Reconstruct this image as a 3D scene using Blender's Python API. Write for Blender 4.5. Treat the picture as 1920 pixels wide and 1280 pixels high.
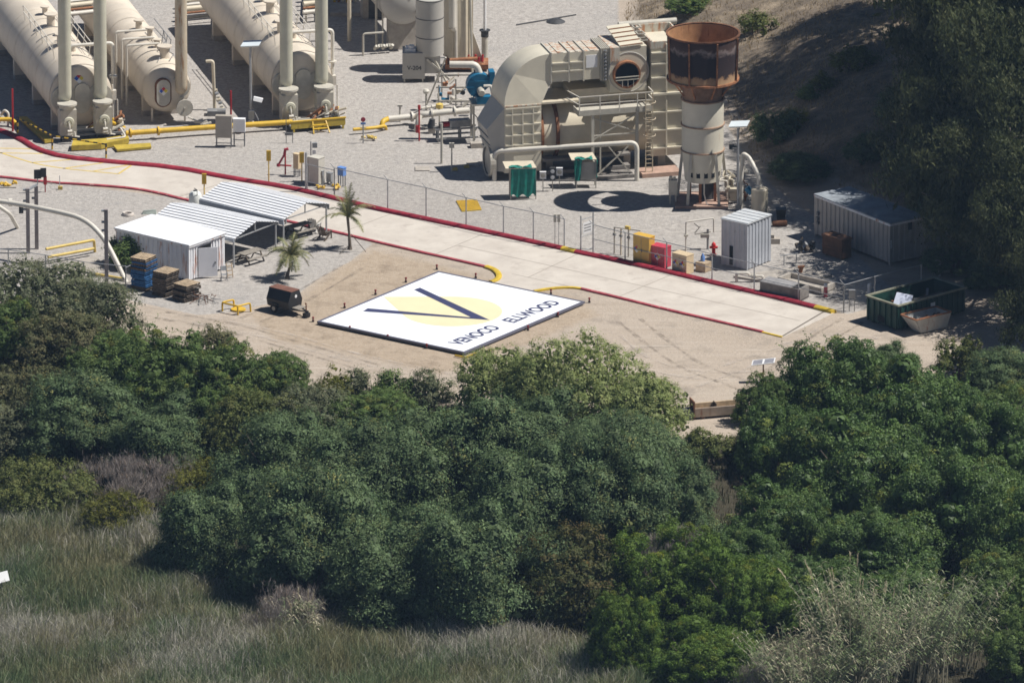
import bpy, math, random
import numpy as np
from mathutils import Vector, Matrix
R = math.radians
random.seed(7)
SC = bpy.context.scene
COL = SC.collection
for o in list(bpy.data.objects):
    bpy.data.objects.remove(o)

# ------------------------------------------------------------------ camera, sky, sun, exposure
DEP = R(17.4)            # the camera looks down by this much (an aerial telephoto shot)
DIST = 926.0
TANH = 960.0 / 25930.0   # half the field of view
cam_d = bpy.data.cameras.new('camera')
cam_d.sensor_width = 36.0
cam_d.lens = 18.0 / TANH
cam_d.clip_start = 10.0
cam_d.clip_end = 20000.0
cam = bpy.data.objects.new('camera', cam_d)
COL.objects.link(cam)
cam.location = (0.0, -DIST * math.cos(DEP), DIST * math.sin(DEP))
cam.rotation_euler = (math.pi / 2 - DEP, 0, 0)
SC.camera = cam

SUN_EL, SUN_AZ = R(57.5), R(0)   # azimuth counter-clockwise from +X
sdir = Vector((math.cos(SUN_EL) * math.cos(SUN_AZ), math.cos(SUN_EL) * math.sin(SUN_AZ), math.sin(SUN_EL)))
world = bpy.data.worlds.new('World')
SC.world = world
world.use_nodes = True
wn = world.node_tree
wn.nodes.clear()
wo = wn.nodes.new('ShaderNodeOutputWorld')
wb = wn.nodes.new('ShaderNodeBackground')
sky = wn.nodes.new('ShaderNodeTexSky')
sky.sky_type = 'NISHITA'
sky.sun_disc = False
sky.sun_elevation = SUN_EL
sky.sun_rotation = math.pi / 2 - SUN_AZ
sky.altitude = 50
sky.air_density = 0.55
sky.dust_density = 0.0
sky.ozone_density = 2.0
wb.inputs['Strength'].default_value = 0.05
wn.links.new(sky.outputs[0], wb.inputs['Color'])
wn.links.new(wb.outputs[0], wo.inputs['Surface'])
sl = bpy.data.lights.new('sun', 'SUN')
sl.energy = 5.0
sl.angle = R(0.53)
sl.color = (1.0, 0.965, 0.915)
so = bpy.data.objects.new('sun', sl)
COL.objects.link(so)
so.location = sdir * 80
so.rotation_euler = sdir.to_track_quat('Z', 'Y').to_euler()
SC.view_settings.view_transform = 'Standard'
SC.view_settings.look = 'None'
SC.view_settings.exposure = 0.3
SC.view_settings.gamma = 1.0
SC.view_settings.use_curve_mapping = False
SC.cycles.filter_width = 1.65

# ------------------------------------------------------------------ from a place in the photograph to a place on the ground
CAM = np.array(cam.location)
FW = np.array((0, math.cos(DEP), -math.sin(DEP)))
UP = np.array((0, math.sin(DEP), math.cos(DEP)))
FPX = 25930.0
def ray(u, v):
    return FW + np.array((1.0, 0, 0)) * ((u - 960) / FPX) + UP * ((640 - v) / FPX)
def P(u, v, z=0.0):
    d = ray(u, v)
    t = (z - CAM[2]) / d[2]
    return Vector(CAM + d * t)
def K(v):                # pixels of the photograph per metre at a ground row
    p = np.array(P(960, v)) - CAM
    return FPX / float(p @ FW)
def ang(u0, v0, u1, v1, z=0.0):
    a = P(u0, v0, z); b = P(u1, v1, z)
    return math.atan2(b.y - a.y, b.x - a.x)
def span(u0, v0, u1, v1, z=0.0):
    a = P(u0, v0, z); b = P(u1, v1, z)
    return math.hypot(b.y - a.y, b.x - a.x)

# ------------------------------------------------------------------ materials
MATS = {}
def nd(nt, t, **kw):
    n = nt.nodes.new(t)
    for k, v in kw.items():
        if k in n.inputs: n.inputs[k].default_value = v
        else: setattr(n, k, v)
    return n
def mat(name, col, rough=0.6, metal=0.0, var=0.18, scale=1.2, rust=0.0, rustcol=(0.16, 0.055, 0.02), streak=True, bump=0.0, col2=None, spec=0.4, rscale=1.0):
    """paint, concrete, steel: a base colour with blotchy wear, optional rust streaks"""
    if name in MATS: return MATS[name]
    m = bpy.data.materials.new(name); m.use_nodes = True
    nt = m.node_tree; L = nt.links.new
    b = nt.nodes['Principled BSDF']
    b.inputs['Roughness'].default_value = rough
    b.inputs['Metallic'].default_value = metal
    b.inputs['Specular IOR Level'].default_value = spec
    tc = nd(nt, 'ShaderNodeTexCoord')
    n1 = nd(nt, 'ShaderNodeTexNoise', Scale=scale, Detail=6.0, Roughness=0.65)
    L(tc.outputs['Object'], n1.inputs['Vector'])
    mr = nd(nt, 'ShaderNodeMapRange'); mr.inputs[1].default_value = 0.3; mr.inputs[2].default_value = 0.7
    L(n1.outputs[0], mr.inputs[0])
    mx = nd(nt, 'ShaderNodeMix', data_type='RGBA')
    c2 = col2 or tuple(c * (1 - var * 1.6) for c in col)
    mx.inputs[6].default_value = (*c2, 1)
    mx.inputs[7].default_value = (*[min(1, c * (1 + var * 0.35)) for c in col], 1)
    L(mr.outputs[0], mx.inputs[0])
    out = mx.outputs[2]
    if rust > 0:
        mp = nd(nt, 'ShaderNodeMapping')
        mp.inputs['Scale'].default_value = (3.2 * rscale, 3.2 * rscale, (0.55 if streak else 3.0) * rscale)
        L(tc.outputs['Object'], mp.inputs['Vector'])
        n2 = nd(nt, 'ShaderNodeTexNoise', Scale=1.0, Detail=5.0, Roughness=0.7)
        L(mp.outputs[0], n2.inputs['Vector'])
        r2 = nd(nt, 'ShaderNodeMapRange')
        r2.inputs[1].default_value = 0.72 - 0.45 * rust; r2.inputs[2].default_value = 0.84 - 0.42 * rust
        L(n2.outputs[0], r2.inputs[0])
        m2 = nd(nt, 'ShaderNodeMix', data_type='RGBA')
        m2.inputs[7].default_value = (*rustcol, 1)
        L(r2.outputs[0], m2.inputs[0]); L(out, m2.inputs[6])
        out = m2.outputs[2]
    L(out, b.inputs['Base Color'])
    if bump:
        bp = nd(nt, 'ShaderNodeBump', Strength=bump, Distance=0.05)
        n3 = nd(nt, 'ShaderNodeTexNoise', Scale=9.0, Detail=4.0)
        L(tc.outputs['Object'], n3.inputs['Vector']); L(n3.outputs[0], bp.inputs['Height'])
        L(bp.outputs[0], b.inputs['Normal'])
    MATS[name] = m
    return m
CREAM = mat('cream_paint', (0.62, 0.55, 0.42), 0.5, var=0.12, scale=0.7, rust=0.10, rustcol=(0.4, 0.22, 0.1))
TANP = mat('tan_vessel_paint', (0.66, 0.58, 0.47), 0.55, var=0.12, scale=0.5, rust=0.13, rustcol=(0.42, 0.27, 0.14))
TANS = mat('streaked_tan_paint', (0.58, 0.5, 0.37), 0.55, var=0.14, scale=0.6, rust=0.4, rustcol=(0.36, 0.2, 0.08))
STKP = mat('stack_pipe_paint', (0.55, 0.53, 0.42), 0.5, var=0.10, scale=0.8, rust=0.05, rustcol=(0.36, 0.2, 0.08))
STKR = mat('rust_stained_pipe_paint', (0.55, 0.47, 0.35), 0.5, var=0.12, scale=0.8, rust=0.42, rustcol=(0.32, 0.15, 0.05))
GREYP = mat('grey_cream_paint', (0.5, 0.47, 0.4), 0.55, var=0.14, scale=1.5, rust=0.15, rustcol=(0.3, 0.17, 0.09))
TANKP = mat('grey_tank_paint', (0.42, 0.4, 0.36), 0.55, var=0.08, scale=0.6)
DUCTP = mat('pale_duct_paint', (0.64, 0.59, 0.47), 0.5, var=0.09, scale=0.6, rust=0.10, rustcol=(0.42, 0.25, 0.13))
DUCTR = mat('stained_duct_paint', (0.6, 0.57, 0.48), 0.5, var=0.12, scale=0.8, rust=0.55, rustcol=(0.42, 0.2, 0.1))
STKW = mat('stack_white_paint', (0.62, 0.58, 0.48), 0.5, var=0.08, scale=0.8, rust=0.12, rustcol=(0.42, 0.25, 0.14))
PIPEW = mat('white_pipe_paint', (0.66, 0.62, 0.54), 0.45, var=0.12, scale=1.0, rust=0.1, rustcol=(0.4, 0.22, 0.12))
YEL = mat('yellow_paint', (0.66, 0.42, 0.035), 0.5, var=0.16, scale=1.5, rust=0.12)
YELP = mat('pale_yellow_paint', (0.68, 0.5, 0.13), 0.5, var=0.16, scale=1.5)
YELD = mat('dull_yellow_paint', (0.5, 0.37, 0.05), 0.6, var=0.2, scale=1.5, rust=0.2)
BLK = mat('black_paint', (0.018, 0.018, 0.02), 0.5, var=0.3, scale=1.5)
RED = mat('red_paint', (0.42, 0.02, 0.025), 0.5, var=0.2, scale=1.5)
PINKR = mat('faded_red_paint', (0.45, 0.045, 0.075), 0.55, var=0.2, scale=1.5)
RUST = mat('rusty_steel', (0.2, 0.085, 0.04), 0.85, var=0.4, scale=2.5, rust=0.35, rustcol=(0.07, 0.035, 0.022), streak=False)
RUSTL = mat('orange_rust_steel', (0.36, 0.16, 0.075), 0.85, var=0.35, scale=2.5, rust=0.4, rustcol=(0.14, 0.05, 0.025), streak=False)
GALV = mat('galvanised_steel', (0.4, 0.41, 0.42), 0.45, metal=0.35, var=0.2, scale=2.0)
GALVD = mat('weathered_steel', (0.27, 0.27, 0.27), 0.6, metal=0.2, var=0.25, scale=2.0)
DARKG = mat('dark_steel', (0.07, 0.07, 0.072), 0.6, metal=0.2, var=0.3, scale=2.0)
HOLE = mat('dark_interior', (0.012, 0.013, 0.016), 0.9, var=0.2)
WHITE = mat('white_roof_paint', (0.8, 0.81, 0.83), 0.45, var=0.05, scale=1.0)
WHITER = mat('rusting_white_paint', (0.76, 0.76, 0.78), 0.5, var=0.08, scale=1.0, rust=0.38, rustcol=(0.42, 0.16, 0.07), rscale=0.8)
WHITE2 = mat('white_paint', (0.78, 0.78, 0.78), 0.5, var=0.06, scale=1.0)
CONC = mat('concrete', (0.42, 0.38, 0.33), 0.9, var=0.2, scale=1.5, bump=0.2)
CONCP = mat('pinkish_concrete', (0.45, 0.3, 0.23), 0.9, var=0.2, scale=1.5, bump=0.2)
CONCD = mat('dirty_concrete', (0.24, 0.22, 0.2), 0.9, var=0.3, scale=1.5, bump=0.2)
WOOD = mat('grey_wood', (0.3, 0.27, 0.23), 0.85, var=0.3, scale=3.0)
WOODT = mat('tan_wood', (0.5, 0.38, 0.25), 0.85, var=0.3, scale=3.0)
WOODD = mat('dark_old_wood', (0.13, 0.1, 0.075), 0.9, var=0.4, scale=3.0)
WOODB = mat('brown_painted_wood', (0.15, 0.07, 0.035), 0.8, var=0.4, scale=2.0)
BLUEP = mat('blue_pallet_paint', (0.03, 0.13, 0.32), 0.7, var=0.35, scale=3.0)
ORNG = mat('orange_pallet_paint', (0.5, 0.23, 0.06), 0.7, var=0.3, scale=3.0)
BLUE = mat('blue_equipment_paint', (0.012, 0.15, 0.28), 0.45, var=0.15, scale=1.5)
BLUEC = mat('light_blue_plastic', (0.13, 0.27, 0.62), 0.5, var=0.1)
TARP = mat('green_tarp', (0.005, 0.2, 0.155), 0.6, var=0.25, scale=2.5, bump=0.6)
CABY = mat('cabinet_yellow', (0.62, 0.38, 0.06), 0.5, var=0.08)
CABR = mat('cabinet_red', (0.55, 0.05, 0.085), 0.5, var=0.1)
CABB = mat('cabinet_beige', (0.66, 0.52, 0.33), 0.5, var=0.08)
SHED = mat('shed_bluegrey_sheet', (0.46, 0.48, 0.52), 0.5, metal=0.1, var=0.1, scale=1.0, rust=0.07)
SHEDR = mat('shed_roof_sheet', (0.6, 0.62, 0.63), 0.5, metal=0.1, var=0.12, scale=1.0, rust=0.22, rustcol=(0.4, 0.2, 0.14))
CONTG = mat('container_grey_paint', (0.4, 0.37, 0.34), 0.6, var=0.14, scale=0.8, rust=0.08)
CONTR = mat('container_roof_paint', (0.3, 0.33, 0.36), 0.6, var=0.3, scale=1.0, rust=0.12)
GREEN = mat('dumpster_green_paint', (0.01, 0.055, 0.04), 0.55, var=0.25, scale=1.2, rust=0.12)
NAVY = mat('navy_pad_paint', (0.045, 0.05, 0.12), 0.6, var=0.12, scale=1.0)
PADW = mat('pad_white_paint', (0.83, 0.85, 0.88), 0.55, var=0.035, scale=0.4)
PADY = mat('pad_pale_yellow_paint', (0.74, 0.67, 0.43), 0.55, var=0.05, scale=0.5)
EDGE = mat('pad_edge_grey', (0.13, 0.13, 0.17), 0.6, var=0.15, scale=1.0)
RUBBER = mat('tyre_rubber', (0.02, 0.02, 0.02), 0.8, var=0.2)
BARK = mat('bark', (0.16, 0.13, 0.1), 0.9, var=0.35, scale=4.0)
BARKP = mat('pale_smooth_bark', (0.36, 0.3, 0.25), 0.8, var=0.35, scale=1.5)
NBLUE = mat('placard_blue', (0.03, 0.09, 0.42), 0.5, var=0.05)
NRED = mat('placard_red', (0.5, 0.03, 0.03), 0.5, var=0.05)
NYEL = mat('placard_yellow', (0.7, 0.55, 0.05), 0.5, var=0.05)
SOLAR = mat('solar_cells', (0.05, 0.055, 0.085), 0.25, var=0.2, spec=0.6)
LAMPTOP = mat('lamp_head_paint', (0.62, 0.68, 0.7), 0.4, var=0.08)

# ------------------------------------------------------------------ mesh collector
class MB:
    def __init__(s): s.v = []; s.f = []; s.m = []; s.sm = []
    def add(s, vs, fs, mi=0, smooth=False):
        o = len(s.v); s.v += [tuple(p) for p in vs]
        for f in fs: s.f.append(tuple(i + o for i in f)); s.m.append(mi); s.sm.append(smooth)
        return s
    def box(s, x0, x1, y0, y1, z0, z1, mi=0):
        return s.add([(x0,y0,z0),(x1,y0,z0),(x1,y1,z0),(x0,y1,z0),(x0,y0,z1),(x1,y0,z1),(x1,y1,z1),(x0,y1,z1)],
                     [(0,3,2,1),(4,5,6,7),(0,1,5,4),(1,2,6,5),(2,3,7,6),(3,0,4,7)], mi)
    def hexa(s, b, t, mi=0):      # four bottom points, four top points
        return s.add(list(b) + list(t), [(0,3,2,1),(4,5,6,7),(0,1,5,4),(1,2,6,5),(2,3,7,6),(3,0,4,7)], mi)
    def bar(s, a, b, w, h=None, mi=0, up=(0,0,1)):
        a = Vector(a); b = Vector(b); h = h or w
        d = (b - a).normalized(); u = Vector(up)
        if abs(d.dot(u)) > 0.97: u = Vector((1, 0, 0))
        x = d.cross(u).normalized() * (w / 2); y = x.cross(d).normalized() * (h / 2)
        return s.hexa([a - x - y, a + x - y, a + x + y, a - x + y], [b - x - y, b + x - y, b + x + y, b - x + y], mi)
    def tube(s, pts, r, n=10, mi=0, caps=True, radii=None):
        pts = [Vector(p) for p in pts]
        rings = []; prev = None
        for i, p in enumerate(pts):
            if i == 0: d = pts[1] - p
            elif i == len(pts) - 1: d = p - pts[i-1]
            else: d = (pts[i+1] - p).normalized() + (p - pts[i-1]).normalized()
            d.normalize()
            if prev is None:
                u = Vector((0, 0, 1)) if abs(d.z) < 0.9 else Vector((1, 0, 0))
                x = d.cross(u).normalized()
            else:
                x = (prev - d * prev.dot(d)).normalized()
            prev = x; y = d.cross(x)
            rr = radii[i] if radii else r
            rings.append([p + (x * math.cos(2*math.pi*k/n) + y * math.sin(2*math.pi*k/n)) * rr for k in range(n)])
        vs = [q for ring in rings for q in ring]
        fs = [(i*n+k, i*n+(k+1)%n, (i+1)*n+(k+1)%n, (i+1)*n+k) for i in range(len(pts)-1) for k in range(n)]
        s.add(vs, fs, mi, True)
        if caps:
            s.add(rings[0], [tuple(range(n-1, -1, -1))], mi); s.add(rings[-1], [tuple(range(n))], mi)
        return s
    def cyl(s, a, b, r, r2=None, n=16, mi=0, caps=True):
        return s.tube([a, b], r, n, mi, caps, [r, r if r2 is None else r2])
    def lathe(s, prof, n=32, axis='z', mi=0, o=(0,0,0), smooth=True):   # prof: (radius, height)
        vs = []
        for r, h in prof:
            for k in range(n):
                c, q = math.cos(2*math.pi*k/n) * r, math.sin(2*math.pi*k/n) * r
                p = (c, q, h) if axis == 'z' else ((h, c, q) if axis == 'x' else (q, h, c))
                vs.append((p[0]+o[0], p[1]+o[1], p[2]+o[2]))
        fs = [(i*n+k, i*n+(k+1)%n, (i+1)*n+(k+1)%n, (i+1)*n+k) for i in range(len(prof)-1) for k in range(n)]
        return s.add(vs, fs, mi, smooth)
    def poly(s, pts, t, mi=0):     # a flat polygon given thickness t downwards (vector)
        n = len(pts); t = Vector(t)
        a = [Vector(p) for p in pts]; b = [p + t for p in a]
        return s.add(a + b, [tuple(range(n)), tuple(range(2*n-1, n-1, -1))] + [(i, n+i, n+(i+1)%n, (i+1)%n) for i in range(n)], mi)
    def build(s, name, mats, parent=None, origin=None):
        if not isinstance(mats, (list, tuple)): mats = [mats]
        me = bpy.data.meshes.new(name)
        vs = s.v
        if origin is not None: vs = [(p[0]-origin[0], p[1]-origin[1], p[2]-origin[2]) for p in vs]
        me.from_pydata(vs, [], s.f)
        for m in mats: me.materials.append(m)
        me.polygons.foreach_set('material_index', s.m)
        me.polygons.foreach_set('use_smooth', s.sm)
        import bmesh
        bm = bmesh.new(); bm.from_mesh(me)
        bmesh.ops.recalc_face_normals(bm, faces=bm.faces)
        bm.to_mesh(me); bm.free()
        me.update()
        if any(s.sm):
            try: me.set_sharp_from_angle(angle=R(40))
            except Exception: pass
        o = bpy.data.objects.new(name, me); COL.objects.link(o)
        if origin is not None: o.location = origin
        if parent is not None: o.parent = parent
        return o
def tag(o, label=None, cat=None, group=None, kind=None):
    if label: o['label'] = label
    if cat: o['category'] = cat
    if group: o['group'] = group
    if kind: o['kind'] = kind
    return o
def thing(name, label, cat, loc, rz=0.0, group=None):
    o = bpy.data.objects.new(name, None); COL.objects.link(o)
    o.empty_display_size = 0.3
    o.location = loc; o.rotation_euler = (0, 0, rz)
    return tag(o, label, cat, group)
def copy_thing(root, loc, rz=None, label=None, scale=None):
    r = root.copy(); COL.objects.link(r); r.location = loc
    if rz is not None: r.rotation_euler = (0, 0, rz)
    if scale: r.scale = scale
    if label: r['label'] = label
    for ch in list(root.children):
        c = ch.copy(); COL.objects.link(c); c.parent = r
        for g in list(ch.children):
            d = g.copy(); COL.objects.link(d); d.parent = c
    return r
def smooth_path(pts, it=2):
    pts = [Vector(p) for p in pts]
    for _ in range(it):
        q = [pts[0]]
        for a, b in zip(pts[:-1], pts[1:]): q += [a.lerp(b, 0.25), a.lerp(b, 0.75)]
        q.append(pts[-1]); pts = q
    return pts
def fillet(pts, r, n=5):          # pipe bends
    pts = [Vector(p) for p in pts]; out = [pts[0]]
    for i in range(1, len(pts)-1):
        a, b, c = pts[i-1], pts[i], pts[i+1]
        d0 = (a-b); d1 = (c-b); q = min(r, d0.length*0.45, d1.length*0.45)
        p0 = b + d0.normalized()*q; p1 = b + d1.normalized()*q
        for k in range(n+1):
            t = k/n; out.append(p0*(1-t)**2 + b*2*t*(1-t) + p1*t*t)
    out.append(pts[-1]); return out
# ------------------------------------------------------------------ terrain
TOE = [P(1180, -160), P(1160, 40), P(1290, 130), P(1400, 290), P(1460, 345), P(1560, 350), P(1760, 435), P(1960, 520), P(2300, 660)]
TOE = np.array([(p.x, p.y) for p in TOE])
BANK = [P(-900, 560), P(0, 575), P(200, 590), P(420, 660), P(600, 720), P(860, 735), P(1000, 800), P(1280, 830), P(1400, 780), P(1500, 720), P(1700, 720), P(2100, 760), P(2900, 800)]
BANKX = np.array([p.x for p in BANK]); BANKY = np.array([p.y for p in BANK])
def polydist(x, y, poly):
    x = np.asarray(x, float); y = np.asarray(y, float)
    d = np.full(x.shape, 1e9)
    for a, b in zip(poly[:-1], poly[1:]):
        ab = b - a; L2 = ab @ ab
        t = np.clip(((x-a[0])*ab[0] + (y-a[1])*ab[1]) / L2, 0, 1)
        d = np.minimum(d, np.hypot(x-a[0]-t*ab[0], y-a[1]-t*ab[1]))
    return d
def inside(x, y, poly):
    c = np.zeros(np.shape(x), bool); n = len(poly)
    for i in range(n):
        x0, y0 = poly[i][0], poly[i][1]; x1, y1 = poly[(i+1) % n][0], poly[(i+1) % n][1]
        if y0 == y1: continue
        c ^= ((y0 > y) != (y1 > y)) & (x < (x1-x0)*(y-y0)/(y1-y0)+x0)
    return c
def sstep(t):
    t = np.clip(t, 0, 1); return t*t*(3-2*t)
def wob(x, y, s, seed=0):      # cheap smooth noise, about -1..1
    return (np.sin(x*s*1.3+seed)+np.sin(y*s*1.1+seed*2.1)+np.sin((x+y)*s*0.83+seed*1.7)+np.sin((x-y)*s*1.61+seed*0.6))/4
HILLPOLY = [tuple(p) for p in TOE] + [(400, -40), (400, 400), (P(1180, -160).x, 400)]
def terr(x, y):
    x = np.asarray(x, float); y = np.asarray(y, float)
    d = polydist(x, y, TOE); ins = inside(x, y, HILLPOLY)
    hd = np.where(ins, d, 0)
    hill = 0.42*(np.sqrt(hd*hd+1.2)-1.095)
    hill = 26*(1-np.exp(-hill/26)) + np.where(ins, np.minimum(hd/5, 1)*(0.5*wob(x, y, 0.45, 1)+0.22*wob(x, y, 1.3, 4)), 0)
    b = np.interp(x, BANKX, BANKY) - y
    bank = -3.6*sstep(b/26.0) + np.where(b > 0, sstep(b/6)*0.3*wob(x, y, 0.5, 3), 0)
    return hill + bank
def PT(u, v):                  # where a ray meets the terrain
    d = ray(u, v); t = np.arange(650, 1400, 0.1)
    p = CAM[None, :] + d[None, :]*t[:, None]
    g = p[:, 2] - terr(p[:, 0], p[:, 1])
    i = int(np.argmax(g < 0)); q = p[i]
    return Vector((q[0], q[1], float(terr(q[0], q[1]))))

def axis(core0, core1, step, far):
    a = np.arange(core0, core1+1e-6, step)
    out = [core1]; s = step
    while out[-1] < far: s *= 1.5; out.append(out[-1]+s)
    lo = [core0]; s = step
    while lo[-1] > -far: s *= 1.5; lo.append(lo[-1]-s)
    return np.array(lo[:0:-1] + list(a) + out[1:])
gx = axis(-40, 46, 0.42, 3000); gy = axis(-92, 110, 0.42, 3000)
GX, GY = np.meshgrid(gx, gy)
GZ = terr(GX, GY)
GZ = GZ + np.where(np.abs(GZ) < 0.05, 0.012*wob(GX, GY, 1.1, 2), 0) - 0.02
nx, ny = len(gx), len(gy)
me = bpy.data.meshes.new('ground')
verts = np.stack([GX, GY, GZ], -1).reshape(-1, 3)
I = np.arange(nx*ny).reshape(ny, nx)
F = np.stack([I[:-1, :-1], I[:-1, 1:], I[1:, 1:], I[1:, :-1]], -1).reshape(-1, 4)
me.vertices.add(len(verts)); me.vertices.foreach_set('co', verts.ravel())
me.loops.add(F.size); me.loops.foreach_set('vertex_index', F.ravel().astype(np.int32))
me.polygons.add(len(F)); me.polygons.foreach_set('loop_start', np.arange(0, F.size, 4, dtype=np.int32))
me.polygons.foreach_set('loop_total', np.full(len(F), 4, np.int32))
me.update(); me.validate()
me.polygons.foreach_set('use_smooth', np.ones(len(F), bool))
X, Y = verts[:, 0], verts[:, 1]
def zone(pxpoly, soft):
    pl = [P(u, v) for u, v in pxpoly]; pl = [(p.x, p.y) for p in pl]
    arr = np.array(pl + [pl[0]])
    d = polydist(X, Y, arr); ins = inside(X, Y, pl)
    return sstep(0.5 + np.where(ins, d, -d)/(2*soft))
grav = zone([(-1500, 200), (0, 255), (120, 300), (430, 338), (700, 395), (1060, 470), (1350, 533), (1590, 588), (1700, 560), (1650, 520), (1560, 430), (1450, 350), (1400, 290), (1290, 130), (1160, 50), (1150, -700), (-1500, -700)], 0.8)
grav = np.maximum(grav, zone([(-900, 320), (0, 330), (345, 372), (610, 430), (700, 456), (655, 490), (600, 520), (545, 560), (430, 585), (370, 590), (240, 562), (-900, 562)], 0.5))
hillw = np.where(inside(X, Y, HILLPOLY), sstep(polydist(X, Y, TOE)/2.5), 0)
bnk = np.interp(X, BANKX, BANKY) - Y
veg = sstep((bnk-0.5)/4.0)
brown = zone([(470, 590), (520, 640), (600, 650), (830, 700), (1000, 640), (1120, 590), (1080, 560), (1000, 535), (900, 520), (820, 495), (700, 470), (640, 500), (560, 560)], 1.5)
for nm, arr in (('gravel', grav), ('hill', hillw), ('veg', veg), ('brown', brown)):
    at = me.attributes.new(nm, 'FLOAT', 'POINT'); at.data.foreach_set('value', arr.astype(np.float32))
gm = bpy.data.materials.new('yard_ground'); gm.use_nodes = True
nt = gm.node_tree; L = nt.links.new; b = nt.nodes['Principled BSDF']
b.inputs['Roughness'].default_value = 0.95; b.inputs['Specular IOR Level'].default_value = 0.1
tc = nd(nt, 'ShaderNodeTexCoord')
def noise(scale, det=5.0, rough=0.6, stretch=None):
    n = nd(nt, 'ShaderNodeTexNoise', Scale=scale, Detail=det, Roughness=rough)
    if stretch:
        mp = nd(nt, 'ShaderNodeMapping'); mp.inputs['Scale'].default_value = stretch; mp.inputs['Rotation'].default_value = (0, 0, R(38))
        L(tc.outputs['Object'], mp.inputs[0]); L(mp.outputs[0], n.inputs['Vector'])
    else: L(tc.outputs['Object'], n.inputs['Vector'])
    return n.outputs[0]
def ramp(sock, lo, hi):
    r = nd(nt, 'ShaderNodeMapRange'); r.inputs[1].default_value = lo; r.inputs[2].default_value = hi; L(sock, r.inputs[0]); return r.outputs[0]
def mixc(f, a, b_):
    m = nd(nt, 'ShaderNodeMix', data_type='RGBA'); L(f, m.inputs[0])
    for s, i in ((a, 6), (b_, 7)):
        if isinstance(s, tuple): m.inputs[i].default_value = (*s, 1)
        else: L(s, m.inputs[i])
    return m.outputs[2]
def attr(n):
    a = nd(nt, 'ShaderNodeAttribute'); a.attribute_name = n; return a.outputs['Fac']
def edge(n, amt=0.5, sc=1.4):   # a wandering, ragged zone border
    s = nd(nt, 'ShaderNodeMath', operation='MULTIPLY_ADD'); L(noise(sc, 6, 0.7), s.inputs[0]); s.inputs[1].default_value = amt
    L(attr(n), s.inputs[2]); return ramp(s.outputs[0], 0.5+amt*0.25, 0.5+amt*0.75)
speck = noise(3.6, 4, 0.85); fine = noise(2.2, 6, 0.7); broad = noise(0.12, 4, 0.55); track = noise(0.5, 4, 0.6, (0.22, 1.6, 1))
gravc = mixc(ramp(speck, 0.32, 0.68), (0.225, 0.207, 0.19), (0.5, 0.468, 0.43))
gravc = mixc(ramp(broad, 0.4, 0.65), gravc, mixc(ramp(fine, 0.3, 0.7), (0.24, 0.22, 0.2), (0.5, 0.465, 0.425)))
gravc = mixc(ramp(noise(0.45, 6, 0.75), 0.56, 0.68), gravc, mixc(ramp(speck, 0.3, 0.7), (0.2, 0.19, 0.18), (0.41, 0.385, 0.36)))
dirt = mixc(ramp(track, 0.3, 0.7), (0.36, 0.295, 0.23), (0.46, 0.395, 0.325))
dirt = mixc(ramp(fine, 0.25, 0.75), dirt, mixc(ramp(speck, 0.3, 0.7), (0.3, 0.25, 0.2), (0.47, 0.4, 0.33)))
browc = mixc(ramp(fine, 0.3, 0.7), (0.33, 0.26, 0.19), (0.42, 0.345, 0.265))
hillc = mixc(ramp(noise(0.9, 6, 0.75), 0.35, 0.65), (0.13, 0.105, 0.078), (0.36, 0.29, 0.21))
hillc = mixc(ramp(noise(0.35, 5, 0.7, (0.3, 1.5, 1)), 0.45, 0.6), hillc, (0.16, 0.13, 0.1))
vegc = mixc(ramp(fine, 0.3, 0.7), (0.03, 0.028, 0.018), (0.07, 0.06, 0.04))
dirt = mixc(ramp(noise(0.33, 6, 0.7), 0.52, 0.66), dirt, (0.3, 0.255, 0.21))
dirt = mixc(ramp(noise(0.8, 5, 0.65, (0.14, 1.5, 1)), 0.55, 0.7), dirt, (0.45, 0.39, 0.325))
browc = mixc(ramp(noise(0.5, 6, 0.75), 0.5, 0.66), browc, (0.27, 0.215, 0.16))
browc = mixc(ramp(noise(1.6, 4, 0.7), 0.64, 0.7), browc, (0.2, 0.17, 0.13))
c = mixc(edge('brown', 0.8), dirt, browc)
c = mixc(edge('gravel', 0.35, 2.2), c, gravc)
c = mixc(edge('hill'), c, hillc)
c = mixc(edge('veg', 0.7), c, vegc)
L(c, b.inputs['Base Color'])
bp = nd(nt, 'ShaderNodeBump', Strength=0.8, Distance=0.09); L(noise(4.5, 4, 0.75), bp.inputs['Height']); L(bp.outputs[0], b.inputs['Normal'])
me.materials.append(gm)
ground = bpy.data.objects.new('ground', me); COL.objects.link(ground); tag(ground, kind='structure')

# ------------------------------------------------------------------ concrete road, markings, kerbs
FAR = [(-420, 150), (-150, 205), (0, 246), (40, 263), (70, 283), (120, 297), (200, 305), (330, 316), (430, 336), (540, 353), (620, 372), (700, 392), (800, 413), (920, 438), (1055, 468), (1080, 474), (1200, 499), (1350, 535), (1450, 558), (1530, 578), (1563, 587)]
NEARL = [(-420, 300), (-150, 318), (0, 332), (90, 343), (180, 348), (250, 354), (300, 363), (345, 375), (450, 396), (610, 431), (700, 453), (770, 469), (850, 487), (912, 501)]
ARC1 = [(912, 501), (926, 506), (935, 514), (936, 521), (930, 527), (920, 530)]
ARC2 = [(1001, 547), (1022, 543), (1050, 540), (1075, 540), (1090, 542)]
NEARR = [(1090, 542), (1150, 556), (1250, 581), (1350, 604), (1430, 623)]
TIP = [(1430, 623), (1467, 632)]
def gp(pts, z=0.0): return [P(u, v, z) for u, v in pts]
m = MB()
outline = gp(FAR, 0.03) + gp([(1467, 632)], 0.03) + gp(NEARR[::-1], 0.03) + gp(ARC2[::-1], 0.03) + gp([(960, 540)], 0.03) + gp(ARC1[::-1], 0.03) + gp(NEARL[::-1][1:], 0.03)
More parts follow.
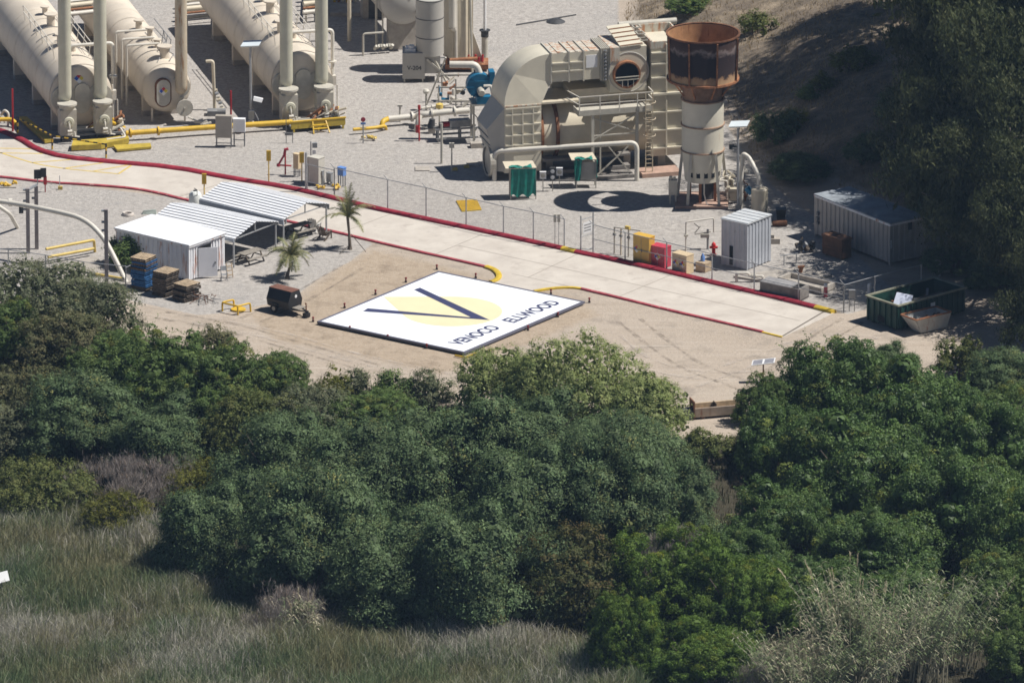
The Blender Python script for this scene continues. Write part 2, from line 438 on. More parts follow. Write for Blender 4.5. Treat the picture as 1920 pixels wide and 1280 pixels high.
m.poly(outline, (0, 0, -0.15))
ROADM = mat('road_concrete', (0.53, 0.485, 0.425), 0.9, var=0.12, scale=0.5, bump=0.15, col2=(0.44, 0.395, 0.345), rust=0.34, rustcol=(0.4, 0.355, 0.31), streak=False, rscale=0.2)
road = m.build('road', ROADM, origin=P(700, 420)); tag(road, kind='structure')
road_o = P(700, 420)
def strip(pts, w, z, name, mt, parent, off, t=0.004):
    m = MB()
    for a, b_ in zip(pts[:-1], pts[1:]):
        d = Vector((b_.x-a.x, b_.y-a.y, 0)).normalized(); n = Vector((-d.y, d.x, 0))*w/2
        m.poly([Vector((q.x, q.y, z)) for q in (a-n, b_-n, b_+n, a+n)], (0, 0, -t))
    o = m.build(name, mt, parent, origin=None)
    if parent is not None: o.location = -Vector(off)
    return o
JOINT = mat('joint_filler', (0.17, 0.145, 0.12), 0.9, var=0.2)
CRACK = mat('faint_joint', (0.3, 0.26, 0.22), 0.9, var=0.2)
for a, b_, w, mt in (((1467, 631), (1548, 583), 0.14, JOINT), ((815, 478), (905, 440), 0.05, CRACK), ((330, 372), (440, 337), 0.05, CRACK), ((1160, 557), (1258, 516), 0.05, CRACK), ((640, 437), (735, 401), 0.05, CRACK), ((990, 521), (1085, 476), 0.05, CRACK), ((860, 461), (1500, 602), 0.05, CRACK), ((960, 514), (1120, 549), 0.04, CRACK)):
    strip(gp([a, b_]), w, 0.036, 'expansion_joint', mt, road, road_o)
for pts in ([(0, 287), (30, 297), (70, 309), (120, 317), (170, 322), (222, 327)], [(222, 327), (246, 311)], [(-60, 287), (85, 289)], [(0, 279), (60, 280)], [(60, 306), (135, 300)], [(118, 317), (195, 306)], [(175, 322), (243, 310)], [(0, 287), (-90, 262)]):
    strip(smooth_path(gp(pts), 1) if len(pts) > 2 else gp(pts), 0.16, 0.038, 'yellow_line', YELP, road, road_o)
def sweep(pts, prof, name, mt, it=1):
    p = smooth_path(pts, it) if it else [Vector(q) for q in pts]
    m = MB(); vs = []; n = len(prof)
    for i, q in enumerate(p):
        d = (p[min(i+1, len(p)-1)] - p[max(i-1, 0)]); d.z = 0; d.normalize(); nn = Vector((-d.y, d.x, 0))
        vs += [q + nn*a + Vector((0, 0, z)) for a, z in prof]
    fs = [(i*n+k, i*n+k+1, (i+1)*n+k+1, (i+1)*n+k) for i in range(len(p)-1) for k in range(n-1)]
    m.add(vs, fs, 0, True); m.add(vs[:n], [tuple(range(n))]); m.add(vs[-n:], [tuple(range(n))])
    o = m.build(name, mt, origin=p[len(p)//2]); tag(o, kind='structure'); return o
BERM = [(-0.3, -0.05), (-0.27, 0.13), (-0.17, 0.22), (0.0, 0.25), (0.17, 0.22), (0.27, 0.13), (0.3, -0.05)]
LOWK = [(-0.13, -0.05), (-0.12, 0.09), (-0.06, 0.12), (0.06, 0.12), (0.12, 0.09), (0.13, -0.05)]
KRED = mat('kerb_red_paint', (0.34, 0.02, 0.04), 0.7, var=0.3, scale=1.6, rust=0.2, rustcol=(0.36, 0.2, 0.18), streak=False)
KREDF = mat('kerb_faded_red_paint', (0.44, 0.07, 0.09), 0.7, var=0.3, scale=1.6, rust=0.3, rustcol=(0.45, 0.3, 0.26), streak=False)
KYEL = mat('kerb_yellow_paint', (0.62, 0.43, 0.04), 0.55, var=0.2, scale=1.5)
FARG = gp(FAR)
sweep(FARG[:15], BERM, 'kerb_red', KRED); sweep(FARG[14:16], BERM, 'kerb_yellow', KYEL, 0); sweep(FARG[15:20], BERM, 'kerb_red', KRED)
tip = sweep(FARG[19:], BERM, 'kerb_yellow', KYEL, 0)
sweep(gp(NEARL), LOWK, 'kerb_red', KREDF); sweep(gp(ARC1), [(a*1.6, z*1.3) for a, z in LOWK], 'kerb_yellow', KYEL, 2); sweep(gp(ARC2), LOWK, 'kerb_yellow', KYEL, 1)
sweep(gp(NEARR), LOWK, 'kerb_red', KREDF, 1); sweep(gp(TIP), [(a*0.8, z*0.6) for a, z in LOWK], 'kerb_yellow', KYEL, 0)

# worn tyre tracks on the dirt
def trackmat(name, col):
    m = bpy.data.materials.new(name); m.use_nodes = True; nt = m.node_tree; L = nt.links.new; b = nt.nodes['Principled BSDF']; b.inputs['Roughness'].default_value = 0.95; b.inputs['Base Color'].default_value = (*col, 1); b.inputs['Specular IOR Level'].default_value = 0.05
    tr = nd(nt, 'ShaderNodeBsdfTransparent'); mx = nd(nt, 'ShaderNodeMixShader'); n = nd(nt, 'ShaderNodeTexNoise', Scale=1.1, Detail=6.0, Roughness=0.75); tc = nd(nt, 'ShaderNodeTexCoord'); L(tc.outputs['Object'], n.inputs['Vector'])
    r = nd(nt, 'ShaderNodeMapRange'); r.inputs[1].default_value = 0.42; r.inputs[2].default_value = 0.72; r.inputs[4].default_value = 0.75; L(n.outputs[0], r.inputs[0]); L(r.outputs[0], mx.inputs[0]); L(tr.outputs[0], mx.inputs[1]); L(b.outputs[0], mx.inputs[2]); L(mx.outputs[0], nt.nodes['Material Output'].inputs['Surface']); return m
TRL = trackmat('pale_tyre_track', (0.52, 0.46, 0.4)); TRD = trackmat('dark_tyre_track', (0.25, 0.21, 0.17))
for pts, mt_ in (([(1490, 690), (1400, 706), (1300, 704), (1200, 680), (1140, 630)], TRL), ([(1440, 740), (1370, 712), (1300, 690), (1230, 640), (1180, 600)], TRD), ([(230, 575), (380, 600), (520, 628), (640, 665), (800, 700), (860, 712)], TRL), ([(300, 590), (430, 612), (560, 650), (700, 690)], TRD), ([(1570, 610), (1500, 650), (1400, 680), (1290, 720)], TRL), ([(1600, 600), (1530, 640), (1470, 690), (1400, 740)], TRD), ([(1640, 640), (1560, 630), (1480, 650)], TRL), ([(470, 600), (560, 560), (660, 500)], TRD)):
    p = smooth_path(gp(pts), 3)
    for off in (-0.8, 0.8):
        q = []
        for i, a in enumerate(p):
            d = p[min(i+1, len(p)-1)]-p[max(i-1, 0)]; d.z = 0; d.normalize(); q.append(a+Vector((-d.y, d.x, 0))*off)
        m = MB(); vs = []
        for i, a in enumerate(q):
            d = q[min(i+1, len(q)-1)]-q[max(i-1, 0)]; d.z = 0; d.normalize(); nn = Vector((-d.y, d.x, 0))*(0.14+0.05*math.sin(i*0.7)); z_ = 0.012
            vs += [Vector((a.x+nn.x, a.y+nn.y, z_)), Vector((a.x-nn.x, a.y-nn.y, z_))]
        m.add(vs, [(2*i, 2*i+1, 2*i+3, 2*i+2) for i in range(len(q)-1)]); m.build('tyre_track', mt_, ground)
# ------------------------------------------------------------------ the process plant
def placard(parent, c, n, s=0.42, name='hazard_placard'):
    c = Vector(c); n = Vector(n).normalized(); up = Vector((0, 0, 1)); up = (up - n*up.dot(n)).normalized(); rt = up.cross(n).normalized()
    m = MB(); h = s/2; g = 0.02
    bk = [c-n*0.015+q*(s*0.78) for q in (up, -rt, -up, rt)]
    m.poly(bk, n*-0.01, 0)
    for i, (dx, dy) in enumerate(((0, 1), (-1, 0), (1, 0), (0, -1))):
        o = c + rt*dx*h*0.72 + up*dy*h*0.72
        m.poly([o+q*h*0.68 for q in (up, -rt, -up, rt)], n*-0.012, i+1)
    return m.build(name, [WHITE2, NRED, NBLUE, NYEL, WHITE2], parent)
def text_mesh(txt, size, bold=0.0):
    cu = bpy.data.curves.new('lettering', 'FONT'); cu.body = txt; cu.size = size; cu.offset = bold; cu.extrude = 0.002; cu.align_x = 'CENTER'; cu.align_y = 'CENTER'
    ob = bpy.data.objects.new('lettering_curve', cu); COL.objects.link(ob)
    dg = bpy.context.evaluated_depsgraph_get()
    me = bpy.data.meshes.new_from_object(ob.evaluated_get(dg))
    bpy.data.objects.remove(ob); bpy.data.curves.remove(cu)
    return me
def lettering(txt, size, loc, x, y, mt, parent, bold=0.0):
    me = text_mesh(txt, size, bold); me.materials.clear(); me.materials.append(mt)
    o = bpy.data.objects.new('lettering', me); COL.objects.link(o); o.parent = parent
    x = Vector(x).normalized(); y = Vector(y).normalized(); z = x.cross(y)
    o.matrix_local = Matrix.Translation(loc) @ Matrix((x, y, z)).transposed().to_4x4()
    return o
VDIR = math.atan2(-0.971, 0.238)
def shell_parts(t, Rr, zc, Lg, hd, mt, saddle=True):
    m = MB(); m.lathe([(Rr, 0.0), (Rr, -Lg)], 40, 'x', 0, (0, 0, zc)); m.build('shell', mt, t)
    m = MB(); m.lathe([(Rr*math.cos(a), hd*math.sin(a)) for a in [R(x) for x in (0, 12, 24, 36, 48, 60, 72, 82, 89.9)]], 40, 'x', 0, (0, 0, zc)); m.build('head', mt, t)
    m = MB(); m.lathe([(Rr*math.cos(a), -Lg-hd*math.sin(a)) for a in [R(x) for x in (0, 25, 50, 75, 89.9)]], 40, 'x', 0, (0, 0, zc)); m.build('head', mt, t)
    for x in (-2.4, -4.8, -7.2, -9.6, -14.4):
        m = MB(); m.lathe([(Rr+0.004, x-0.02), (Rr+0.012, x), (Rr+0.004, x+0.02)], 40, 'x', 0, (0, 0, zc)); m.build('weld_seam', STKR, t)
    for x in (-0.02, -6.0, -12.0):
        m = MB(); m.lathe([(Rr+0.025, x-0.06), (Rr+0.025, x+0.06)], 40, 'x', 0, (0, 0, zc)); m.build('weld_band', mt, t)
    if saddle:
        for x in (-1.6, -8.0, -14.5, -21):
            m = MB(); m.box(x-0.3, x+0.3, -Rr*0.8, Rr*0.8, -0.02, 0.3); m.build('saddle', CONC, t)
            m = MB(); a = []
            for k in range(9):
                q = -0.8+1.6*k/8; a.append((q*Rr, zc-math.sqrt(1-q*q)*Rr*1.0))
            pts = [(x-0.2, -Rr*0.8, 0.3)] + [(x-0.2, y, z) for y, z in a] + [(x-0.2, Rr*0.8, 0.3)]
            m.poly(pts, (0.4, 0, 0)); m.build('saddle', TANP, t)
def fire_tube_front(t, zc, ys, x0, rusty=False):
    for y in ys:
        m = MB(); m.tube(fillet([(x0-0.9, y, zc+0.15), (x0+0.35, y, zc+0.15), (x0+0.35, y, 12.5)], 0.35), 0.46, 18); m.build('exhaust_stack', STKP, t)
        m = MB(); m.lathe([(0.0, x0-0.25), (0.92, x0-0.25), (0.92, x0-0.02), (0.0, x0-0.02)], 28, 'x', 0, (0, y, zc-0.05), False); m.build('flange', GREYP, t)
        bx = MB(); bx.box(x0+0.55, x0+1.5, y-0.58, y+0.58, 0.5, 2.35); a = bx.build('flame_arrestor', GREYP, t)
        c = MB(); c.cyl((x0+1.02, y, 2.35), (x0+1.02, y, 2.62), 0.56, 0.6, 24); c.cyl((x0+1.02, y, 2.62), (x0+1.02, y, 2.75), 0.7, None, 24); c.build('cap', GREYP, a)
        c = MB(); c.lathe([(0.0, x0+1.56), (0.17, x0+1.55), (0.2, x0+1.62), (0.36, x0+1.6), (0.4, x0+1.5)], 20, 'x', 0, (0, y, 1.45), False); c.cyl((x0+1.55, y, 1.45), (x0+1.75, y, 1.45), 0.1, None, 8); c.build('burner_port', STKP, a)
        MB().bar((x0+1.0, y-0.45, 0.5), (x0+1.0, y-0.45, 0.0), 0.1).build('leg', DARKG, a); MB().bar((x0+1.0, y+0.45, 0.5), (x0+1.0, y+0.45, 0.0), 0.1).build('leg', DARKG, a)
        # gas train below the burner
        g = MB(); g.tube(fillet([(x0+1.7, y, 1.45), (x0+1.85, y, 1.2), (x0+1.85, y, 0.6), (x0+1.85, y+0.7, 0.45)], 0.15), 0.055, 8)
        for q in (0.9, 0.7): g.cyl((x0+1.85, y-0.16, q), (x0+1.85, y+0.16, q), 0.12, None, 10)
        g.cyl((x0+1.85, y+0.35, 0.5), (x0+1.85, y+0.35, 0.85), 0.1, 0.06, 10); g.build('gas_train', PIPEW, t)
def oblong(w, h, n=8):
    r = w/2; p = []
    for k in range(n+1): a = math.pi*k/n; p.append((r*math.cos(a), h/2-r+r*math.sin(a)))
    for k in range(n+1): a = math.pi+math.pi*k/n; p.append((r*math.cos(a), -h/2+r+r*math.sin(a)))
    return p
def vessel_a(label, u, v, Rr):
    zc = Rr+0.55
    t = thing('process_vessel', label, 'vessel', P(u, v), VDIR)
    shell_parts(t, Rr, zc, 24, 0.45, TANP)
    fire_tube_front(t, zc, (-1.3, 1.25), 0.5)
    m = MB(); m.poly([(0.56, y, zc-0.1+z) for y, z in oblong(1.1, 2.2)], (-0.25, 0, 0)); m.build('manway_cover', GREYP, t)
    top = zc+Rr
    m = MB(); m.tube(fillet([(-2.2, -0.3, top-0.1), (-2.2, -0.3, top+0.75), (-2.2, Rr+0.55, top+0.75), (-2.2, Rr+0.55, 0.3)], 0.3), 0.13, 10); m.cyl((-2.2, Rr+0.55, 3.3), (-2.2, Rr+0.55, 3.42), 0.3, None, 12); m.build('vent_pipe', PIPEW, t)
    for x, y, h, r in ((-3.4, 0.2, 0.5, 0.2), (-5.2, -0.3, 0.7, 0.28), (-7.5, 0.3, 0.5, 0.2), (-10, 0, 0.8, 0.3), (-13, 0.2, 0.5, 0.2)):
        m = MB(); m.cyl((x, y, top-0.15), (x, y, top+h), r, None, 12); m.cyl((x, y, top+h), (x, y, top+h+0.1), r*1.6, None, 12); m.build('nozzle', TANP, t)
    m = MB()
    for x in range(-13, -2, 2):
        m.bar((x, -Rr*0.55, top-0.4), (x, -Rr*0.62, top+0.75), 0.05)
        m.bar((x, Rr*0.55, top-0.4), (x, Rr*0.62, top+0.75), 0.05)
    for s in (-1, 1):
        for h in (0.3, 0.75): m.bar((-13, s*Rr*0.6, top+h), (-3, s*Rr*0.6, top+h), 0.045)
    m.build('handrail', PIPEW, t)
    m = MB()
    rr_ = random.Random(int(u))
    for k in range(5):
        x = -2.8-k*1.7; a = rr_.uniform(-0.7, 0.7)
        m.tube([(x, math.sin(q)*(Rr+0.05), zc+math.cos(q)*(Rr+0.05)) for q in np.linspace(a, a+rr_.choice((-1, 1))*0.9, 7)], 0.03, 5)
    m.build('conduit', GALVD, t)
    m = MB(); m.cyl((-1.0, Rr+0.25, 0.3), (-1.0, Rr+0.25, 3.1), 0.06, None, 8); m.box(-1.2, -0.85, Rr+0.2, Rr+0.5, 2.0, 2.7); m.cyl((-1.0, Rr+0.6, 0.3), (-1.0, Rr+0.6, 2.0), 0.05, None, 8); m.build('level_bridle', PIPEW, t)
    return t
va = vessel_a('tan cylindrical vessel at the corner, striped yellow black rail before its twin stacks', 152, 250, 2.25)
placard(va, (0.42, -0.2, 4.15), (1, 0, 0.5), 0.5)
vb = vessel_a('tan cylindrical vessel with two pale stacks, standing just right of the lamp post', 566, 222, 2.2)
# the middle vessel, smaller, with one rust-streaked stack
t = thing('process_vessel', 'smaller tan capsule vessel with one rust streaked stack, between the two twin-stack vessels', 'vessel', P(312, 224), VDIR)
zc = 2.35; Rr = 1.75
shell_parts(t, Rr, zc, 24, 1.15, TANP)
m = MB(); m.poly([(1.17, -0.45+y, zc-0.05+z) for y, z in oblong(1.15, 2.1)], (-0.5, 0, 0)); rim = m.build('manway_rim', RUST, t)
m = MB(); m.poly([(1.19, -0.45+y, zc-0.05+z) for y, z in oblong(0.98, 1.93)], (-0.3, 0, 0)); m.build('manway_cover', GREYP, t)
placard(t, (1.22, -0.45, zc+0.1), (1, 0, 0), 0.45)
m = MB(); m.tube(fillet([(0.2, 0.85, zc+0.1), (1.15, 0.85, zc+0.1), (1.15, 0.85, 12.5)], 0.4), 0.43, 18); m.build('exhaust_stack', STKR, t)
m = MB(); m.lathe([(0.0, 0.9), (0.78, 0.9), (0.78, 0.98), (0.5, 1.0), (0.5, 0.3)], 24, 'x', 0, (0, 0.75, zc+0.25), False); m.build('flange', GREYP, t)
m = MB(); m.lathe([(0.0, 1.75), (0.6, 1.75), (0.6, 1.6), (0.35, 1.6), (0.35, 0.4)], 24, 'x', 0, (0, 0.95, 1.25), False); m.cyl((1.75, 0.95, 1.25), (1.82, 0.95, 1.25), 0.08, None, 8); m.build('burner_disc', GREYP, t)
MB().bar((0.3, -1.1, 1.0), (0.3, -1.1, 0), 0.12).build('leg', TANP, t); MB().bar((0.6, 1.2, 1.0), (0.6, 1.2, 0), 0.12).build('leg', TANP, t)
top = zc+Rr
for x, y, h, r in ((-1.6, 0.25, 0.75, 0.36), (-4.2, 0.3, 0.5, 0.2), (-6.2, 0.2, 0.8, 0.22), (-9, 0, 0.6, 0.25)):
    m = MB(); m.cyl((x, y, top-0.15), (x, y, top+h), r, r*0.9, 14); m.cyl((x, y, top+h), (x, y, top+h+0.1), r*1.5, None, 14); m.build('nozzle', TANP, t)
m = MB()
for q in (-3.4, -5.0, -7.0): m.tube(fillet([(q, 0.3, top), (q, 0.3, top+0.5), (q, -Rr-0.35, top+0.5), (q, -Rr-0.35, 0.2)], 0.2), 0.09, 8)
m.build('vent_pipe', PIPEW, t)
m = MB(); m.tube([(-0.5, 0.4, top+0.1), (-1.5, 0.9, top+0.2), (-3.0, 0.2, top+0.3), (-4.0, 0.9, top+0.5), (-6, 0.5, top+0.9)], 0.035, 5); m.tube([(-0.6, -0.5, top-0.05), (-2.5, 0.6, top+0.6), (-5, 0.9, top+1.0)], 0.03, 5)
for q in (-2.4, -3.6, -4.8): m.bar((q, 0.7, top-0.2), (q, 0.9, top+1.0), 0.05)
m.bar((-2.4, 0.9, top+1.0), (-8, 0.9, top+1.0), 0.05); m.build('handrail', GALVD, t)
m = MB()
for k in range(6): m.cyl((2.1+0.22*k, 1.6+0.1*k, 0.25+0.08*(k % 3)), (2.2+0.22*k, 2.0+0.1*k, 0.45+0.1*(k % 2)), 0.09, None, 8)
m.tube([(1.8, 1.2, 0.6), (2.3, 1.8, 0.35), (3.2, 2.4, 0.2)], 0.07, 8); m.build('gas_train', PIPEW, t)

# far vessel, half hidden by the grey tank
t = thing('process_vessel', 'pale vessel on a concrete saddle, half hidden behind the grey upright tank', 'vessel', P(757, 92), VDIR)
shell_parts(t, 1.75, 3.6, 18, 0.8, mat('pale_grey_vessel_paint', (0.52, 0.5, 0.46), 0.5, var=0.1, scale=0.5), False)
m = MB(); m.box(-0.7, 0.1, -1.1, 1.3, 0, 2.2); m.build('saddle', CONC, t)
m = MB(); m.box(-9, -8.2, -1.1, 1.3, 0, 2.2); m.build('saddle', CONC, t)
placard(t, (0.75, 0.35, 4.35), (1, 0.1, 0.3), 0.5)
m = MB(); m.cyl((0.3, 1.0, 2.9), (0.9, 1.0, 2.9), 0.3, None, 14); m.build('nozzle', CREAM, t)
m = MB(); m.tube([(-0.5, -1.9, 0), (-0.5, -1.9, 6)], 0.09, 8); m.tube([(-0.2, -1.5, 0), (-0.2, -1.5, 5)], 0.06, 8); m.tube(fillet([(0.9, -3.2, 0), (0.9, -3.2, 1.6), (0.9, -1.7, 1.6)], 0.2), 0.08, 8); m.build('drain_pipe', GREYP, t)
m = MB()
for k in range(7): m.cyl((0.6, -2.3+0.2*k, 0.3+0.12*(k % 3)), (0.8, -2.2+0.2*k, 0.6), 0.12, None, 8)
m.build('valve', GREYP, t)

# grey upright tank on a box stand
t = thing('upright_tank', 'grey banded upright tank standing on a box base', 'tank', P(806, 148), 0)
zt = 1.9
m = MB(); m.lathe([(0, zt), (1.0, zt), (1.0, zt+4.1), (0.0, zt+4.25)], 32); m.build('tank_shell', TANKP, t)
for q in (1.3, 2.7, 4.05):
    m = MB(); m.lathe([(1.015, zt+q-0.03), (1.03, zt+q), (1.015, zt+q+0.03)], 32); m.build('band', DARKG, t)
m = MB(); m.tube([(-0.6, -0.2, zt+4.2), (0.2, 0.1, zt+4.25)], 0.04, 6); m.tube([(-0.1, -0.6, zt+4.2), (0.2, 0.1, zt+4.3)], 0.04, 6); m.build('roof_rod', GALV, t)
m = MB(); m.box(-1.95, -0.35, -0.9, 0.9, 0.25, 2.15); b_ = m.build('base_box', TANKP, t)
lettering('V-204', 0.42, (-1.1, -0.91, 1.05), (1, 0, 0), (0, 0, 1), DARKG, b_, 0.01)
m = MB(); m.box(-0.35, 0.75, -0.7, 0.8, 0.6, 1.9); m.build('base_box', TANKP, t)
m = MB()
for x in (-1.8, -0.5, 0.6):
    for y in (-0.8, 0.7): m.bar((x, y, 0), (x, y, 0.7), 0.1)
m.bar((-0.2, -0.85, 1.7), (1.4, -0.85, 0.2), 0.14); m.bar((0.2, -0.6, 1.9), (1.2, -1.0, 0.0), 0.12); m.build('stand', GREYP, t)
m = MB(); m.box(-1.75, -1.0, -0.5, 0.2, 2.15, 2.35); m.cyl((-1.3, -0.2, 2.35), (-1.3, -0.2, 2.55), 0.22, None, 12); m.cyl((-1.6, 0, 2.3), (-1.6, 0, 2.45), 0.16, None, 10); m.build('hatch', WHITE2, t)
# taller tower beside it with legs
t = thing('upright_tower', 'cream ribbed tower with skirts and a white down pipe behind the grey tank', 'tower', P(858, 128), 0)
m = MB(); m.lathe([(0.0, 1.0), (1.05, 1.0), (1.05, 10.2), (0.8, 10.9), (0, 11.1)], 28); m.build('tower_shell', CREAM, t)
for a in range(5):
    m = MB(); q = R(-110+a*35); m.box(math.cos(q)*1.06-0.05, math.cos(q)*1.06+0.05, math.sin(q)*1.06-0.05, math.sin(q)*1.06+0.05, 1.0, 9.6); m.build('rib', CREAM, t)
m = MB(); m.poly([(0.85, -0.4, 0.2), (2.0, -0.4, 0.2), (0.95, -0.4, 3.2)], (0, 0.12, 0)); m.build('skirt_plate', CREAM, t)
m = MB(); m.tube([(1.05, -0.95, 0), (0.9, -0.95, 6)], 0.09, 8); m.build('leg', GREYP, t)
m = MB(); m.tube(fillet([(-0.1, -1.1, 8), (-0.1, -1.1, 2.4), (-0.1, -1.1, 1.0)], 0.2), 0.1, 8); m.cyl((-0.35, -1.15, 8), (-0.35, -1.15, 3.4), 0.28, None, 14); m.cyl((-0.35, -1.15, 3.4), (-0.15, -1.12, 3.1), 0.28, 0.12, 14); m.build('down_pipe', PIPEW, t)
m = MB(); m.box(-0.9, 2.2, -0.9, 0.9, 0.15, 0.5); m.bar((-0.8, -0.8, 0.5), (-0.8, -0.8, 1.1), 0.12); m.bar((0.8, -0.8, 0.5), (0.8, -0.8, 1.1), 0.12); m.build('skid', RUSTL, t)
m = MB()
for k in range(6): m.cyl((0.5+0.25*k, -0.7, 0.7), (0.55+0.25*k, -0.7, 1.0+0.2*(k % 2)), 0.12, 0.07, 8)
m.build('valve', RED, t)
# capped vent column
t = thing('vent_column', 'thin white vent pipe rising from a capped grey sleeve on open gravel', 'vent', P(909, 108), 0)
m = MB(); m.cyl((0, 0, 0), (0, 0, 1.6), 0.24, None, 14); m.build('sleeve', GREYP, t)
m = MB(); m.cyl((0, 0, 1.55), (0, 0, 2.0), 0.28, None, 14); m.cyl((0, 0, 2.0), (0, 0, 2.06), 0.4, None, 14); m.build('cap', DARKG, t)
m = MB(); m.cyl((0, 0, 2.06), (0, 0, 9), 0.11, None, 12); m.build('pipe', WHITE2, t)
o = MB().cyl(P(655, 77), P(655, 77)+Vector((0, 0, 9)), 0.14, None, 12).build('vent_mast', CREAM, origin=P(655, 77)); tag(o, 'bare cream mast standing alone on the gravel behind the vessels', 'mast')

# white elbow pipe into the blower and a blue fan
t = thing('blower', 'blue fan blower with a grey motor, beside the big pale duct', 'blower', P(897, 262), R(8))
sc = []
for k in range(25):
    a = R(-100-k*250/24); rr = 0.78+0.22*k/24; sc.append((rr*math.cos(a), rr*math.sin(a)))
sc += [(1.05, 1.0), (1.05, 0.28)]
zb = 3.95
m = MB(); m.poly([(x, -0.35, z+zb) for x, z in sc], (0, 0.8, 0)); hous = m.build('housing', BLUE, t)
m = MB(); m.box(0.75, 1.12, -0.42, 0.52, zb+0.2, zb+1.06); m.build('outlet_flange', BLUE, hous)
for a in (125, 180, 240):
    m = MB(); q = R(a); m.bar((0.35*math.cos(q), -0.38, zb+0.35*math.sin(q)), (0.93*math.cos(q), -0.38, zb+0.93*math.sin(q)), 0.05, 0.07); m.build('rib', BLUE, hous)
m = MB(); m.bar((-0.8, -0.38, zb+0.42), (0.75, -0.38, zb+0.42), 0.05, 0.06); m.build('rib', BLUE, hous)
m = MB(); m.cyl((0.1, -1.05, zb-0.25), (0.1, -0.35, zb-0.25), 0.26, None, 18); m.cyl((0.1, -1.15, zb-0.25), (0.1, -1.05, zb-0.25), 0.2, 0.26, 18); m.build('motor', GREYP, t)
m = MB(); m.box(-0.25, 0.75, -1.1, -0.3, zb-1.05, zb-0.52); m.build('motor_base', BLUE, t)
m = MB(); m.tube(fillet([(0.95, -0.5, zb-0.6), (0.8, -0.5, zb+0.1), (0.3, -0.5, zb+0.1)], 0.1), 0.1, 8); m.build('drain_pipe', PIPEW, t)
m = MB()
for x, y in ((-0.45, -0.9), (0.75, -0.9), (-0.45, 0.5), (0.75, 0.5)): m.bar((x, y, 0), (x, y, zb-1.05), 0.12)
m.bar((-0.45, -0.9, 0.8), (0.75, -0.9, 2.4), 0.07); m.bar((0.75, -0.9, 0.6), (-0.45, -0.9, 2.2), 0.07); m.box(-0.6, 0.9, -1.1, 0.6, zb-1.17, zb-1.05); m.build('stand', GREYP, t)
m = MB(); m.tube(fillet([(-1.95, 0.6, zb+1.45), (-0.1, 0.3, zb+1.45), (0.15, 0.2, zb+0.7)], 0.4), 0.24, 14); m.build('inlet_pipe', PIPEW, t)
for bx in ((-0.8, 0.3, -2.0, -1.4), (0.5, 1.5, -1.7, -0.9)):
    m = MB(); m.box(bx[0], bx[1], bx[2], bx[3], 0, 0.32); m.build('footing', CONC, t)

# ------------------------------------------------------------------ the big duct unit (heat recovery casing)
A15 = R(15)
D = thing('duct_unit', 'big pale elbow duct and casing with ribbed panels, platform and round port', 'duct', P(946, 338), A15)
def ribs(par, x0, x1, z0, z1, y, xs, zs, w=0.09, d=0.12, mt=DUCTP):
    for x in xs: MB().box(x-w/2, x+w/2, y-d, y, z0, z1).build('rib', mt, par)
    for z in zs: MB().box(x0, x1, y-d-0.004, y, z-w/2, z+w/2).build('rib', mt, par)
# lower box
m = MB(); m.box(0, 2.65, 0, 3.6, 0.5, 5.3); lb = m.build('lower_casing', DUCTP, D)
ribs(lb, 0.05, 2.6, 2.4, 5.1, 0, (0.55, 1.3, 2.05), (2.5, 3.2, 3.95, 4.7, 5.15))
# leftward sloping end panel with ribs
m = MB(); m.hexa([(-0.5, 0.3, 0.6), (0, 0.02, 0.6), (0, 3.4, 0.6), (-0.5, 3.0, 0.6)], [(-1.15, 0.5, 3.6), (0, 0.02, 5.2), (0, 3.55, 5.2), (-1.15, 3.2, 3.6)]); ep = m.build('end_panel', TANKP, D)
for q in (0.2, 0.4, 0.6, 0.8):
    a = Vector((-0.5, 0.3, 0.6)).lerp(Vector((-1.15, 0.5, 3.6)), q); c_ = Vector((-0.5, 3.0, 0.6)).lerp(Vector((-1.15, 3.2, 3.6)), q)
    MB().bar(a+Vector((-0.05, 0, 0)), c_+Vector((-0.05, 0, 0)), 0.09, 0.1).build('rib', TANKP, ep)
m = MB(); m.lathe([(0.95, -1.0), (1.15, -1.0), (1.15, -0.6), (0.95, -0.6)], 28, 'x', 0, (0, 1.1, 1.2), False); m.lathe([(0, -0.9), (0.95, -0.9)], 28, 'x', 0, (0, 1.1, 1.2), False); m.build('access_hatch', GREYP, D)
# elbow
ctr = (3.4, 5.3); rad = 3.4; N = 16
fr = []; bk = []
for k in range(N+1):
    a = math.pi - (math.pi/2)*k/N
    y0 = 0.28*sstep(k/(N*0.55)); y1 = 3.6-0.75*k/N
    fr.append((ctr[0]+rad*math.cos(a), float(y0), ctr[1]+rad*math.sin(a)*1.03)); bk.append((ctr[0]+rad*math.cos(a), float(y1), ctr[1]+rad*math.sin(a)*1.03))
m = MB(); m.add(fr+bk, [(k, k+1, N+2+k, N+1+k) for k in range(N)], 0, True)
e1 = (3.4, 0.28, 6.75); e2 = (2.65, 0.0, 5.3); kap = 7
vs = fr + [e1, e2]; n_ = N+1
m.add(vs, [tuple(range(kap, N+1)) + (n_,)]); m.add(vs, [(kap, n_, n_+1)]); m.add(vs, [tuple(range(0, kap+1)) + (n_+1,)])
m.add([bk[k] for k in range(N+1)] + [(3.4, 2.85, 6.75), (2.65, 3.6, 5.3)], [tuple(range(N+1)) + (N+1, N+2)])
m.add([e1, e2, (2.65, 3.6, 5.3), (3.4, 2.85, 6.75)], [(0, 1, 2, 3)])
elb = m.build('elbow', DUCTP, D)
MB().box(0.0, 2.65, -0.06, 3.66, 5.26, 5.36).build('flange', DUCTR, D)
